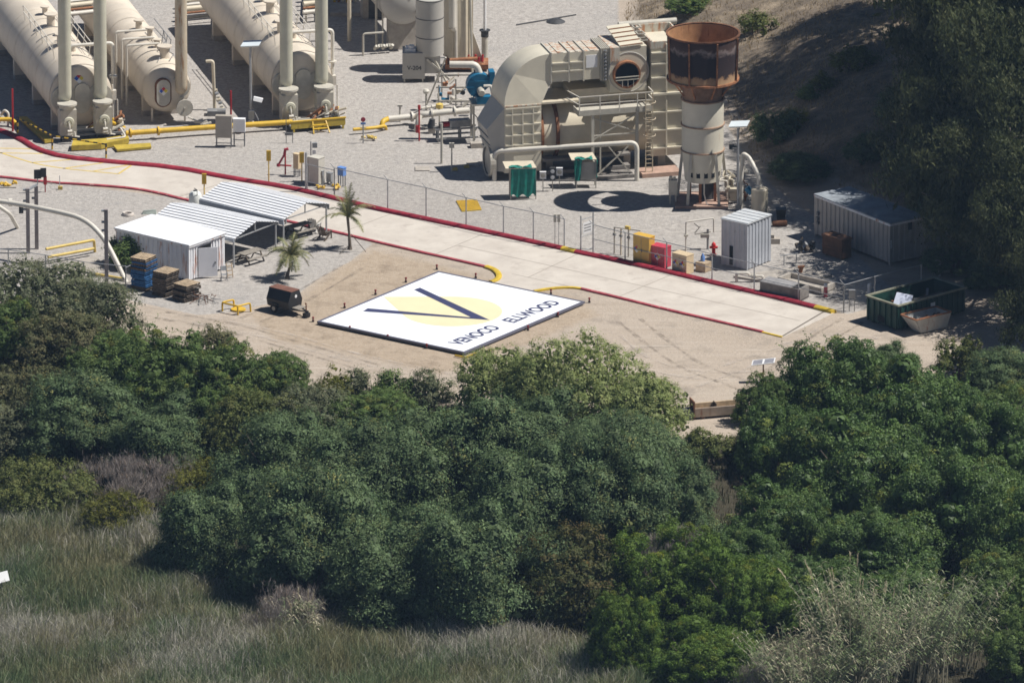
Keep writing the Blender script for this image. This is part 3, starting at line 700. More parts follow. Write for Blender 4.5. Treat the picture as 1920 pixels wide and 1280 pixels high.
# upper duct in three bays with flanges
for i, (xa, xb) in enumerate(((3.4, 4.7), (4.7, 5.75), (5.75, 6.95))):
    m = MB(); m.box(xa+0.05, xb-0.03, 0.28, 2.85, 6.75, 8.8); s_ = m.build('upper_duct_bay', DUCTP, D)
    if i < 2: ribs(s_, xa+0.08, xb-0.06, 6.8, 8.8, 0.28, (), (7.5, 8.1))
    MB().box(xa+0.06, xb-0.05, 0.3, 2.83, 8.8, 8.812).build('top_sheet', DUCTR, s_)
    MB().box(xa+0.5, xb-0.4, 0.28, 2.85, 8.81, 8.86).build('rib', DUCTR, s_)
for x in (3.42, 4.7, 5.75):
    MB().box(x-0.05, x+0.05, 0.18, 2.95, 6.68, 8.9).build('flange', GREYP, D)
MB().box(5.95, 6.75, 0.255, 0.28, 7.6, 8.5).build('patch_plate', WHITE2, D)
m = MB()
for q in range(5): m.box(6.98+q*0.13, 7.05+q*0.13, 0.15, 2.95, 6.6, 8.95)
m.box(6.95, 7.6, 0.25, 2.85, 6.7, 8.85); ej = m.build('expansion_joint', GREYP, D)
m = MB()
for q in range(9): m.cyl((7.2, 0.12, 6.7+q*0.26), (7.35, 0.05, 6.72+q*0.26), 0.07, None, 6)
m.build('bolt_row', GALVD, ej)
# wide casing with the round port
m = MB(); m.box(7.6, 10.25, 0.05, 3.3, 5.75, 8.95); pc = m.build('port_casing', DUCTP, D)
m = MB(); m.lathe([(0.86, -0.3), (0.86, -0.42), (0.98, -0.42), (0.98, 0.1)], 32, 'y', 0, (8.75, 0.1, 7.05), False); m.build('port_ring', RUSTL, pc)
m = MB(); m.lathe([(0, -0.22), (0.86, -0.22)], 32, 'y', 0, (8.75, 0.1, 7.05), False); m.build('port_opening', HOLE, pc)
m = MB(); m.lathe([(1.5, 0.02), (1.42, -0.03), (1.36, 0.02)], 32, 'y', 0, (8.95, 0.05, 7.15), False); m.build('port_rim', TANKP, pc)
for z in (6.9, 6.7): MB().bar((7.9, -0.36, z), (9.6, -0.36, z+0.02), 0.06).build('port_bar', GREYP, pc)
for x in (8.4, 8.8, 9.2): MB().bar((x, -0.33, 6.2), (x, -0.33, 6.7), 0.05).build('port_bar', GREYP, pc)
MB().box(7.62, 8.3, 0.0, 3.32, 8.0, 8.98).build('top_sheet', DUCTR, pc)
# sloping slatted cover on top
cv = MB().hexa([(8.35, 0.0, 8.95), (9.95, 0.0, 9.05), (9.75, 3.1, 9.7), (8.15, 3.1, 9.6)], [(8.35, 0.0, 9.02), (9.95, 0.0, 9.12), (9.75, 3.1, 9.77), (8.15, 3.1, 9.67)]).build('cover_plate', DUCTP, D)
for k in range(5):
    a = Vector((8.35, 0.0, 9.04)).lerp(Vector((8.15, 3.1, 9.69)), (k+0.08)/5); b_ = Vector((9.95, 0.0, 9.14)).lerp(Vector((9.75, 3.1, 9.79)), (k+0.08)/5)
    MB().bar(a, b_, 0.06, 0.1).build('slat', RUSTL, cv)
for k in range(3):
    y = 0.5+k*0.95; z = 9.2+k*0.2
    m = MB(); q = [(10.0, y), (10.5, y), (10.5, y+0.7), (10.0, y+0.7)]
    for i in range(4): m.bar((*q[i], z), (*q[(i+1) % 4], z), 0.07)
    m.build('hatch_frame', GREYP, cv)
# right-hand tall casing, open top box
tc_ = MB().box(10.55, 13.1, 0.0, 4.2, 0.9, 8.7).build('tall_casing', DUCTP, D)
m = MB(); m.box(10.5, 10.62, -0.03, 4.2, 8.7, 9.3); m.box(10.62, 13.1, 4.08, 4.2, 8.7, 9.3); m.box(12.98, 13.1, 0.0, 4.08, 8.7, 9.3); m.box(10.62, 12.98, -0.03, 0.1, 8.7, 9.2); m.build('parapet', DUCTR, tc_)
ribs(tc_, 10.55, 13.1, 0.95, 9.0, 0, (11.65, 13.0), (1.5, 2.8, 4.1, 5.4, 6.6, 7.6, 8.4), 0.1, 0.16)
MB().box(10.5, 13.15, -0.22, 0, 5.35, 5.5).build('rib', DUCTP, tc_)
MB().tube([(9.4, 4.4, 9.3), (13.6, 4.4, 9.3)], 0.22, 10).build('ridge_pipe', GREYP, D)
# big drum
m = MB(); m.lathe([(0, 2.6), (2.1, 2.6), (2.1, 13.0), (0, 13.0)], 48, 'x', 0, (0, 2.2, 2.95)); m.build('drum', CREAM, D)
m = MB(); m.lathe([(2.1, 3.75), (2.38, 3.75), (2.38, 3.95), (2.1, 3.95)], 48, 'x', 0, (0, 2.2, 2.95), False); m.build('drum_flange', RUST, D)
m = MB(); m.lathe([(2.1, 2.66), (2.3, 2.66), (2.3, 2.85), (2.1, 2.85)], 48, 'x', 0, (0, 2.2, 2.95), False); m.build('drum_flange', RUSTL, D)
m = MB(); m.box(2.7, 5.4, 0.0, 3.3, 5.28, 5.42); m.build('deck_plate', CREAM, D)
m = MB(); m.box(4.2, 10.5, 3.2, 3.6, 0.6, 8.0); m.box(5.0, 10.5, 0.9, 3.3, 4.9, 5.9); m.build('back_casing', CREAM, D)
for x in (3.4, 6.0, 9.0, 11.5):
    m = MB(); m.box(x-0.25, x+0.25, 0.6, 3.8, -0.03, 1.25); m.build('footing', CONC, D)
# platform with railing
pz = 4.75
pl = MB().box(5.0, 10.35, -1.35, -0.03, pz, pz+0.12).build('platform', GREYP, D)
MB().box(5.0, 10.35, -1.4, -1.35, pz-0.12, pz+0.28).build('toe_board', GREYP, pl)
MB().box(4.94, 5.0, -1.35, 0.0, pz-0.12, pz+0.28).build('toe_board', GREYP, pl)
for x in (5.02, 6.5, 7.9, 9.2, 10.3): MB().bar((x, -1.37, pz), (x, -1.37, pz+1.25), 0.07).build('railing_post', PIPEW, pl)
for z in (0.7, 1.25): MB().bar((5.0, -1.37, pz+z), (10.35, -1.37, pz+z), 0.06).build('rail', PIPEW, pl)
for z in (0.7, 1.25): MB().bar((5.02, -1.37, pz+z), (4.6, 0.6, pz+z), 0.06).build('rail', PIPEW, pl)
for z in (0.7, 1.25): MB().bar((10.33, -1.37, pz+z), (10.33, -0.1, pz+z), 0.06).build('rail', PIPEW, pl)
for x in (6.0, 9.2): MB().bar((x, -1.25, 0), (x, -1.25, pz), 0.2).build('platform_leg', GREYP, pl)
m = MB(); m.bar((6.0, -1.25, 2.8), (9.2, -1.25, 4.5), 0.07); m.bar((6.0, -1.25, 4.4), (9.2, -1.25, 3.2), 0.07); m.bar((6.0, -1.25, 3.1), (9.2, -1.25, 3.1), 0.08); m.bar((6.3, -1.25, 0.2), (8.6, -1.25, 2.2), 0.09); m.bar((8.6, -1.25, 0.4), (7.2, -1.25, 2.2), 0.09); m.bar((6.6, -1.1, 0), (6.6, -1.1, pz), 0.1); m.build('bracing', GREYP, pl)
ld = MB().bar((9.75, -1.55, 0), (9.75, -1.55, pz+1.2), 0.06).bar((10.25, -1.55, 0), (10.25, -1.55, pz+1.2), 0.06).build('ladder', TANS, D)
for k in range(18): MB().bar((9.75, -1.55, 0.3+0.3*k), (10.25, -1.55, 0.3+0.3*k), 0.045).build('rung', TANS, ld)
for k in range(3): MB().tube([(10.0+0.42*math.cos(a), -1.55-0.6*math.sin(a), 3.0+k*1.2) for a in np.linspace(0, math.pi, 9)], 0.03, 5).build('cage_hoop', TANS, ld)
MB().box(9.4, 12.2, -2.0, -0.4, -0.03, 0.28).build('footing', CONCP, D)
MB().box(6.3, 8.9, -1.7, 0.2, -0.03, 0.22).build('footing', CONCD, D)
m = MB(); m.box(2.7, 9.0, -0.3, 0.4, 0.25, 0.5); m.box(2.7, 9.0, -0.3, 0.4, 1.2, 1.35); m.build('skid_beam', CONCD, D)
# white pipe portal in front
pp = [P(927, 338), P(927, 338)+Vector((0, 0, 2.1)), P(1194, 338)+Vector((0, 0, 2.75)), P(1194, 338)]
m = MB(); m.tube(fillet(pp, 0.55), 0.17, 14)
o = m.build('pipe_run', PIPEW, origin=P(927, 338)); tag(o, 'white overhead pipe bent down at both ends before the big duct', 'pipe')

# ------------------------------------------------------------------ rusty cup-topped stack
S = thing('exhaust_tower', 'white banded stack with a wide rusty cup top on splayed legs', 'stack', P(1317, 377), 0)
CUP = bpy.data.materials.new('burnt_cup_steel'); CUP.use_nodes = True
nt = CUP.node_tree; L = nt.links.new; b = nt.nodes['Principled BSDF']; b.inputs['Roughness'].default_value = 0.9; b.inputs['Specular IOR Level'].default_value = 0.1
tcn = nd(nt, 'ShaderNodeTexCoord'); sp = nd(nt, 'ShaderNodeSeparateXYZ'); L(tcn.outputs['Object'], sp.inputs[0])
n1 = nd(nt, 'ShaderNodeTexNoise', Scale=0.9, Detail=6.0, Roughness=0.7); L(tcn.outputs['Object'], n1.inputs['Vector'])
mp = nd(nt, 'ShaderNodeMapping'); mp.inputs['Scale'].default_value = (1.6, 1.6, 0.3); L(tcn.outputs['Object'], mp.inputs[0])
n2 = nd(nt, 'ShaderNodeTexNoise', Scale=1.3, Detail=6.0, Roughness=0.65); L(mp.outputs[0], n2.inputs['Vector'])
ma = nd(nt, 'ShaderNodeMath', operation='MULTIPLY_ADD'); L(n1.outputs[0], ma.inputs[0]); ma.inputs[1].default_value = 1.6; L(sp.outputs['Z'], ma.inputs[2])
rp = nd(nt, 'ShaderNodeValToRGB'); mrr = nd(nt, 'ShaderNodeMapRange'); mrr.inputs[1].default_value = 9.45; mrr.inputs[2].default_value = 13.0; L(ma.outputs[0], mrr.inputs[0]); L(mrr.outputs[0], rp.inputs[0])
cr = rp.color_ramp; els = ((0.0, (0.26, 0.11, 0.045)), (0.1, (0.4, 0.27, 0.16)), (0.2, (0.34, 0.21, 0.12)), (0.25, (0.04, 0.028, 0.028)), (0.66, (0.035, 0.026, 0.028)), (0.74, (0.2, 0.16, 0.15)), (0.8, (0.07, 0.045, 0.04)), (1.0, (0.05, 0.03, 0.028)))
cr.elements[0].position = 0; cr.elements[0].color = (*els[0][1], 1); cr.elements[1].position = 1; cr.elements[1].color = (*els[-1][1], 1)
for p_, c_ in els[1:-1]:
    e = cr.elements.new(p_); e.color = (*c_, 1)
mrs = nd(nt, 'ShaderNodeMapRange'); mrs.inputs[1].default_value = 0.67; mrs.inputs[2].default_value = 0.74; L(n2.outputs[0], mrs.inputs[0])
mxx = nd(nt, 'ShaderNodeMix', data_type='RGBA'); L(mrs.outputs[0], mxx.inputs[0]); L(rp.outputs[0], mxx.inputs[6]); mxx.inputs[7].default_value = (0.26, 0.11, 0.05, 1)
L(mxx.outputs[2], b.inputs['Base Color'])
CUPIN = mat('orange_rust_inside', (0.5, 0.26, 0.12), 0.85, var=0.3, scale=0.8, rust=0.3, rustcol=(0.2, 0.07, 0.03))
m = MB(); m.lathe([(2.42, 8.85), (2.4, 8.95), (2.5, 12.05)], 56); cup = m.build('cup_wall', CUP, S)
m = MB(); m.lathe([(2.34, 8.95), (2.44, 12.05)], 56); m.build('cup_lining', CUPIN, cup)
m = MB(); m.lathe([(2.44, 12.05), (2.57, 12.02), (2.57, 12.14), (2.44, 12.12)], 56); m.build('cup_rim', RUST, cup)
m = MB(); m.lathe([(2.3, 8.8), (2.52, 8.8), (2.52, 8.95), (2.3, 8.95), (2.3, 8.8)], 56, smooth=False); m.build('cup_foot_ring', RUSTL, cup)
for a in range(8):
    q = R(-68+45*a); m = MB(); m.bar((2.47*math.cos(q), 2.47*math.sin(q), 8.9), (2.58*math.cos(q), 2.58*math.sin(q), 11.95), 0.12, 0.12); m.build('stiffener', RUSTL, cup)
m = MB(); m.lathe([(1.42, 7.4), (1.42, 8.8)], 44); m.build('neck', mat('brown_scorched_steel', (0.24, 0.15, 0.1), 0.8, var=0.35, scale=1.2, rust=0.25), S)
for a in range(8):
    q = R(-22+45*a); MB().bar((1.42*math.cos(q), 1.42*math.sin(q), 7.7), (2.2*math.cos(q), 2.2*math.sin(q), 8.78), 0.09).build('brace', RUSTL, S)
for z0, z1, r0, r1 in ((5.65, 7.4, 1.45, 1.45), (3.8, 5.6, 1.45, 1.45), (1.6, 3.75, 1.22, 1.45)):
    m = MB(); m.lathe([(r0, z0), (r1, z1)], 44); sec = m.build('stack_section', STKW, S)
    m = MB(); m.lathe([(1.45, z1-0.02), (1.53, z1-0.02), (1.53, z1+0.06), (1.45, z1+0.06)], 44, smooth=False); m.build('flange', mat('tan_rust_band', (0.38, 0.25, 0.17), 0.8, var=0.3, scale=2.0), sec)
m = MB(); m.lathe([(0, 1.6), (1.22, 1.6)], 44); m.build('floor_plate', HOLE, S)
for a in (-128, -104, -80, -56, -30, 0):
    q = R(a); r_ = 1.275; m = MB(); c_ = Vector((r_*math.cos(q), r_*math.sin(q), 2.25)); tq = Vector((-math.sin(q), math.cos(q), 0)); nq = Vector((math.cos(q), math.sin(q), 0.05))
    m.poly([c_+tq*0.13+Vector((0.02*math.cos(q), 0.02*math.sin(q), z)) if s_ else c_-tq*0.13+Vector((0.02*math.cos(q), 0.02*math.sin(q), z)) for s_, z in ((0, -0.25), (1, -0.25), (1, 0.25), (0, 0.25))], nq*-0.06); m.build('window_slot', HOLE, S)
for a in (-125, -52, 20, 90, 160):
    q = R(a); MB().bar((1.45*math.cos(q), 1.45*math.sin(q), 3.7), (1.85*math.cos(q), 1.85*math.sin(q), 0.0), 0.2).build('leg', GREYP, S)
for a in (-100, -30, 60, 150):
    q = R(a); MB().bar((1.0*math.cos(q), 1.0*math.sin(q), 1.7), (1.0*math.cos(q), 1.0*math.sin(q), 0.1), 0.2).build('leg', RUSTL, S)
MB().box(-1.9, 1.75, -1.85, 1.8, -0.03, 0.16).build('base_slab', CONCP, S)
MB().tube([(0.1, -1.3, 1.9), (0.1, -1.3, 0.9), (0.25, -1.4, 0.3), (0.4, -1.45, 0.15)], 0.05, 8).build('drain_pipe', PIPEW, S)
m = MB(); m.lathe([(0.5, 0.15), (0.5, 1.6)], 20, o=(0.3, 0.2, 0)); m.build('burner_can', DARKG, S)
m = MB(); m.box(-2.35, -1.75, -0.9, -0.4, 0.7, 1.75); m.box(-2.3, -2.2, -0.8, -0.7, 0, 0.7); m.box(-1.9, -1.8, -0.8, -0.7, 0, 0.7); m.cyl((-2.2, -0.7, 1.75), (-2.2, -0.7, 2.0), 0.12, None, 8); m.cyl((-1.95, -0.7, 1.75), (-1.95, -0.7, 1.95), 0.1, None, 8)
m.build('control_box', GREYP, S)
# cluster of valves and small pipes between stack and the small tank
t = thing('valve_skid', 'tangle of small pale pipes and valves at the foot of the rusty-topped stack', 'valves', P(1376, 376), 0)
rr_ = random.Random(5)
for k in range(9):
    x, y, z = rr_.uniform(-0.6, 1.0), rr_.uniform(-0.8, 1.2), rr_.uniform(0.4, 2.2)
    m = MB(); m.tube(fillet([(x, y, 0), (x, y, z), (x+rr_.uniform(-0.7, 0.7), y, z), (x+rr_.uniform(-0.5, 0.5), y+0.4, z+0.3)], 0.1), rr_.choice((0.04, 0.06, 0.09)), 7)
    m.cyl((x-0.12, y, z*0.6), (x+0.12, y, z*0.6), 0.12, None, 8); m.build('small_pipe', rr_.choice((PIPEW, CREAM, RUSTL, GREYP)), t)
m = MB(); m.box(-0.4, 0.5, -0.9, -0.4, 0.9, 1.1); m.box(-0.3, 0.4, -0.7, -0.3, 0.2, 0.8); m.build('bracket', CREAM, t)
# small upright tank with bent pipe
t = thing('small_tank', 'small cream upright drum with a thick bent pipe rising from its lid', 'tank', P(1424, 396), 0)
m = MB(); m.lathe([(0, 0), (0.58, 0), (0.58, 1.6), (0.5, 1.68), (0, 1.7)], 28); m.build('drum', CREAM, t)
m = MB(); m.tube(fillet([(-0.05, 0, 1.65), (-0.05, 0, 2.5), (-0.7, 0.8, 3.6), (-1.15, 1.0, 3.9), (-1.25, 1.0, 2.2), (-1.25, 1.0, 0)], 0.35), 0.15, 12); m.build('bent_pipe', PIPEW, t)
m = MB(); m.cyl((-0.05, 0, 1.7), (-0.05, 0, 1.85), 0.27, None, 16); m.build('flange', PIPEW, t)
m = MB(); m.cyl((-0.55, 0.3, 1.2), (-0.9, 0.35, 1.6), 0.22, None, 12); m.build('pump', BLUE, t)
m = MB(); m.bar((0.5, 0, 1.55), (0.85, -0.05, 1.5), 0.05); m.build('lug', GREYP, t)

# ------------------------------------------------------------------ lamp posts
def lamp(label, u, v, h, par_box):
    t = thing('lamp_post', label, 'lamp post', P(u, v), 0, 'yard lamp posts')
    MB().tube([(0, 0, 0), (-0.05, 0, h-0.3)], 0.09, 10, radii=[0.11, 0.08]).build('pole', GALV, t)
    m = MB(); z = h
    m.hexa([(-0.62, -0.5, z-0.12), (0.55, -0.5, z-0.06), (0.72, 0.5, z-0.02), (-0.45, 0.5, z-0.08)], [(-0.72, -0.62, z), (0.58, -0.62, z+0.05), (0.8, 0.62, z+0.1), (-0.5, 0.62, z+0.05)])
    m.build('lamp_head', LAMPTOP, t)
    MB().tube([(-0.05, 0, h-1.0), (0.0, -0.05, h-0.6), (0.05, 0, h-0.1)], 0.05, 8).build('bracket', GALV, t)
    MB().box(-0.2, 0.2, -0.2, 0.2, -0.02, 0.3).build('footing', CONC, t)
    if par_box == 1: MB().box(-0.18, 0.22, -0.25, -0.08, 0.55, 1.15).build('switch_box', GALV, t)
    if par_box == 2: MB().hexa([(-0.65, -0.2, h-1.75), (-0.1, -0.2, h-1.75), (-0.1, 0.2, h-1.55), (-0.65, 0.2, h-1.55)], [(-0.65, -0.2, h-1.7), (-0.1, -0.2, h-1.7), (-0.1, 0.2, h-1.5), (-0.65, 0.2, h-1.5)]).build('solar_plate', DARKG, t)
    if par_box == 1:
        m = MB(); m.hexa([(0.15, -0.2, 1.9), (0.75, -0.2, 1.75), (0.75, 0.2, 1.75), (0.15, 0.2, 1.9)], [(0.2, -0.1, 2.15), (0.85, -0.1, 2.0), (0.85, 0.1, 2.0), (0.2, 0.1, 2.15)]); m.build('floodlight', WHITE2, t)
        MB().bar((0.05, 0, 1.4), (0.7, -0.2, 0.1), 0.06).build('strut', GALV, t)
lamp('square-headed lamp post beside the yellow pipe and grey control panels', 471, 236, 6.0, 1)
lamp('square-headed lamp post beside the rusty-topped stack', 1384, 392, 6.1, 2)
# ------------------------------------------------------------------ yard piping, panels, signs
def pipe(pts, r, name, mt, label, cat='pipe', bend=0.3, flanges=(), n=10):
    q = [P(u, v, z) for u, v, z in pts]; o0 = Vector((q[0].x, q[0].y, 0))
    m = MB(); m.tube(fillet(q, bend) if len(q) > 2 else q, r, n)
    if not flanges:
        o = m.build(name, mt, origin=o0); return tag(o, label, cat)
    t = thing(name, label, cat, o0); w = m.build('pipe', mt, t); w.location = -o0
    for i, f in flanges:
        c = q[i].lerp(q[i+1], f); d = (q[i+1]-q[i]).normalized()
        k = MB(); k.cyl(c-d*0.06-o0, c+d*0.06-o0, r*1.7, None, 12); k.build('flange', mt, t)
    return t
pipe([(236, 250, 0.55), (405, 238, 0.55), (548, 229, 0.55)], 0.19, 'gas_pipe', YEL, 'long yellow gas pipe low over the gravel before the vessels', flanges=((0, 0.05), (0, 0.36), (1, 0.35)))
pipe([(200, 262, 0.4), (236, 257, 0.5), (226, 240, 0.8)], 0.07, 'drain_line', PIPEW, 'thin cream pipe joining the yellow gas pipe before the twin-stack vessel')
pipe([(716, 240, 0.1), (717, 228, 0.5), (728, 223, 0.55)], 0.19, 'gas_pipe', YEL, 'short yellow pipe elbow where the white pipe begins', bend=0.35)
pipe([(662, 243, 0.35), (700, 240, 0.35), (722, 236, 0.35), (724, 243, 0.0)], 0.12, 'gas_pipe', YEL, 'short yellow pipe stub by the round sign post', bend=0.25)
pipe([(728, 223, 0.55), (783, 218, 0.55), (790, 216, 1.0), (830, 211, 1.15), (880, 207, 1.2)], 0.22, 'white_pipe', PIPEW, 'thick white pipe stepping up towards the blue blower', bend=0.4, flanges=((0, 0.8), (2, 0.5), (3, 0.45)))
pipe([(787, 217, 1.05), (784, 228, 0.7), (781, 246, 0.0)], 0.2, 'white_pipe', PIPEW, 'pale pipe dropping to the ground beside the red standpipe', bend=0.3)
pipe([(790, 203, 1.3), (842, 196, 1.4)], 0.08, 'white_pipe', PIPEW, 'slim pale pipe with bolted joints behind the thick white pipe', flanges=((0, 0.2), (0, 0.4), (0, 0.6), (0, 0.8)))
pipe([(836, 108, 4.4), (800, 196, 0.2)], 0.06, 'prop_pipe', GREYP, 'slanting grey prop under the tank base')
pipe([(843, 113, 1.2), (895, 110, 1.2)], 0.13, 'rusty_pipe', RUSTL, 'orange rusty pipe behind the white blower inlet')
def post(name, u, v, h, r, mt, label, cat='post', n=8):
    o = MB().cyl((0, 0, 0), (0, 0, h), r, None, n).build(name, mt, origin=None); o.location = P(u, v); return tag(o, label, cat)
post('red_post', 24, 246, 3.1, 0.07, RED, 'thin red post beside the kerb at the corner vessel')
post('red_post', 433, 216, 1.8, 0.07, RED, 'short red post in the shade beside the lamp post')
t = thing('standpipe', 'red standpipe with a valve in front of the white pipe', 'standpipe', P(786, 264))
MB().cyl((0, 0, 0), (0, 0, 2.6), 0.06, None, 8).build('riser', RED, t); MB().cyl((-0.1, 0, 0.6), (-0.1, 0, 1.1), 0.16, None, 10).build('valve', RED, t); MB().cyl((0, 0, 2.3), (0, 0, 2.6), 0.1, None, 8).build('cap', RED, t)
post('grey_post', 828, 306, 2.9, 0.085, GREYP, 'tall pale post casting a thin shadow left of the duct unit')
t = thing('junction_post', 'thin post with a small box left of the duct unit', 'post', P(847, 322))
MB().cyl((0, 0, 0), (0, 0, 2.1), 0.05, None, 8).build('pole', GREYP, t); MB().box(-0.18, 0.18, -0.12, 0.05, 1.75, 2.1).build('box', GREYP, t)
# pump on a frame under the white pipe
t = thing('pump_unit', 'grey pump on a low steel frame beneath the thick white pipe', 'pump', P(862, 262), R(12))
MB().box(-0.75, 0.7, -0.3, 0.3, 1.0, 1.5).build('pump_body', GALVD, t); MB().cyl((-1.25, 0, 1.2), (-0.75, 0, 1.2), 0.2, None, 12).build('motor', RED, t); MB().cyl((-1.5, -0.1, 1.2), (-1.25, -0.1, 1.2), 0.22, None, 12).build('fan_cover', DARKG, t)
m = MB()
for z, y in ((0.9, -0.3), (0.9, 0.3), (0.3, -0.6), (0.3, 0.6)): m.bar((-1.8, y, z), (1.2, y, z), 0.12)
for x in (-1.6, 0.0, 1.0):
    for y in (-0.3, 0.3): m.bar((x, y, 0), (x, y, 0.9), 0.1)
m.build('frame', GALVD, t)
t = thing('pump_unit', 'black pump on a stub foot left of the grey pump frame', 'pump', P(808, 249))
MB().cyl((0, 0, 0.4), (0.1, 0, 1.0), 0.28, 0.2, 12).build('pump_body', DARKG, t); MB().box(-0.2, 0.3, -0.2, 0.2, 0, 0.35).build('foot', CONC, t)
t = thing('pipe_valve', 'pale round valve head on a stem behind the white pipe', 'valve', P(799, 206))
MB().cyl((0, 0, 0), (0, 0, 1.2), 0.07, None, 8).build('stem', GREYP, t); MB().lathe([(0, 1.2), (0.2, 1.22), (0.24, 1.4), (0.15, 1.52), (0, 1.54)], 14).build('bonnet', PIPEW, t)
t = thing('pipe_valve', 'yellow valve body bolted on the thick white pipe', 'valve', P(824, 236))
MB().lathe([(0, 1.25), (0.26, 1.3), (0.26, 1.6), (0, 1.7)], 12).build('bonnet', YELP, t); MB().cyl((0, 0, 0), (0, 0, 1.3), 0.06, None, 8).build('stem', GREYP, t)
t = thing('pipe_valve', 'small pale valve standing on the white pipe near its yellow elbow', 'valve', P(750, 228))
MB().cyl((0, 0, 0), (0, 0, 1.1), 0.08, None, 8).build('stem', PIPEW, t); MB().box(-0.18, 0.18, -0.1, 0.1, 1.1, 1.25).build('bonnet', PIPEW, t)
# clutter of valves and small lines around the blower feet
t = thing('pipe_cluster', 'dense jumble of small pale valves and lines behind the white pipe and blower legs', 'valves', P(852, 205))
rr_ = random.Random(12)
for k in range(34):
    p = Vector((rr_.uniform(-1.3, 1.5), rr_.uniform(-1.6, 2.6), rr_.uniform(0.1, 1.9))); d = Vector(rr_.choice(((0.5, 0, 0), (0, 0.5, 0), (0, 0, 0.45), (0.35, 0.1, 0.3))))
    MB().cyl(p, p+d*rr_.uniform(0.5, 1.6), rr_.choice((0.05, 0.08, 0.12, 0.17)), None, 8).build('fitting', rr_.choice((PIPEW, CREAM, GREYP, RUSTL, DARKG, PIPEW, BLUE)), t)
for x, y in ((-1.1, -1.0), (0.1, 0.4), (1.2, 1.8), (1.3, -1.2), (-0.9, 2.0)): MB().bar((x, y, 0), (x, y, 2.1), 0.09).build('support', GREYP, t)
for z, y in ((0.9, -1.0), (1.5, 0.4), (2.0, 1.8)): MB().bar((-1.3, y, z), (1.5, y, z), 0.1).build('beam', GREYP, t)
# pipe racks behind the vessels
rk = 0
for (u0, v0, u1, v1, nm, z) in ((120, 28, 196, 20, 'between the corner vessel and the capsule vessel', 3.4), (338, 34, 420, 26, 'behind the capsule vessel', 0.9), (568, 24, 606, 20, 'behind the twin stacks beside the lamp post', 0.8)):
    a = P(u0, v0, z); b_ = P(u1, v1, z); o0 = Vector((a.x, a.y, 0))
    t = thing('pipe_rack', 'parallel cream and rusty pipes ' + nm, 'pipe rack', o0)
    d = b_-a; d.z = 0
    for k in range(6):
        f = Vector((0, 1.1*k, 0)); w = [0.16, 0.09, 0.2, 0.1, 0.14, 0.18][k]
        MB().cyl(f+Vector((0, 0, z)), f+d+Vector((0, 0, z)), w, None, 10).build('pipe', [PIPEW, RUSTL, CREAM, PIPEW, CREAM, GREYP][k], t)
    for q in (0.15, 0.85):
        m = MB(); c_ = d*q
        for y in (0, 5.5): m.bar(c_+Vector((0, y, 0)), c_+Vector((0, y, z-0.25)), 0.14)
        m.bar(c_+Vector((0, -0.2, z-0.28)), c_+Vector((0, 5.7, z-0.28)), 0.14); m.build('support', GREYP, t)
# dark drums and pads far behind
t = thing('compressor', 'dark compressor with a pale cylinder on a slab, far back on the gravel', 'compressor', P(706, 32))
MB().box(-0.6, 0.5, -0.5, 0.5, 0, 1.9).build('body', DARKG, t); MB().cyl((0.3, -0.6, 1.2), (1.0, -0.6, 0.9), 0.3, None, 12).build('cylinder', WHITE2, t); MB().cyl((-0.2, -0.2, 1.9), (-0.2, -0.2, 3.2), 0.15, None, 10).build('exhaust', DARKG, t)
o = MB().box(-1.2, 1.2, -1.2, 1.2, -0.03, 0.25).build('concrete_pad', CONC); o.location = P(650, 22); tag(o, 'bare square concrete pad by the cream mast', 'pad')
t = thing('wellhead', 'yellow and rusty valve tree on the gravel behind the mast', 'wellhead', P(648, 4))
for k in range(6): MB().cyl((-0.8+0.3*k, 0, 0), (-0.8+0.3*k, 0, 0.8+0.3*(k % 3)), 0.1, None, 8).build('riser', [YEL, RUSTL, CREAM][k % 3], t)
o = MB().cyl(P(968, 47, 0.03), P(1080, 28, 0.03), 0.05, None, 6).build('cable', DARKG, origin=P(968, 47)); tag(o, 'thin dark cable lying across the gravel behind the duct', 'cable')
o = MB().lathe([(0, 0.2), (0.4, 0.18), (0.7, 0.0)], 16).build('cable_mound', DARKG); o.location = P(1042, 41); tag(o, 'dark low lump on the cable behind the duct', 'lump')

# goose-neck vents and small standing pieces
t = thing('gooseneck_pipe', 'cream gooseneck pipe rising between the capsule vessel and the lamp post', 'pipe', P(400, 206))
MB().tube(fillet([(0.1, 0, 0), (0.0, 0, 3.6), (-0.5, 0, 3.55)], 0.3), 0.12, 10).build('riser', CREAM, t)
for k in range(7): MB().cyl((0.05+0.08*k, -0.1*k, 1.4-0.2*k), (0.3+0.08*k, -0.1*k, 1.45-0.2*k), 0.11, None, 8).build('valve', [CREAM, GALV, PIPEW][k % 3], t)
MB().box(-0.4, 0.9, -1.6, -0.8, 0, 0.35).build('footing', GALVD, t)
# control panels
def panel(label, u, v, w, h, z0, mt, legs=2, rz=R(-5), dark=False):
    t = thing('control_panel', label, 'control panel', P(u, v), rz)
    b_ = MB().box(-w/2, w/2, -0.25, 0.15, z0, z0+h).build('cabinet', mt, t)
    for x in (-w/2+0.06, w/2-0.06):
        for y in (-0.2, 0.1): MB().bar((x, y, 0), (x, y, z0), 0.06).build('leg', GALVD, t)
    m = MB(); m.bar((-w/2, -0.2, z0*0.45), (w/2, -0.2, z0*0.45), 0.05); m.build('crossbar', GALVD, t)
    return t
panel('wide grey control panel on a leg frame before the yellow pipe', 420, 275, 1.15, 1.6, 0.7, mat('panel_tan', (0.4, 0.36, 0.3), 0.5, var=0.1))
panel('small white control panel beside the wider grey one', 449, 273, 0.85, 0.95, 1.05, WHITE2)
t = thing('panel_stand', 'thin standing panel on two legs at the yellow skid corner', 'panel', P(542, 268), 0)
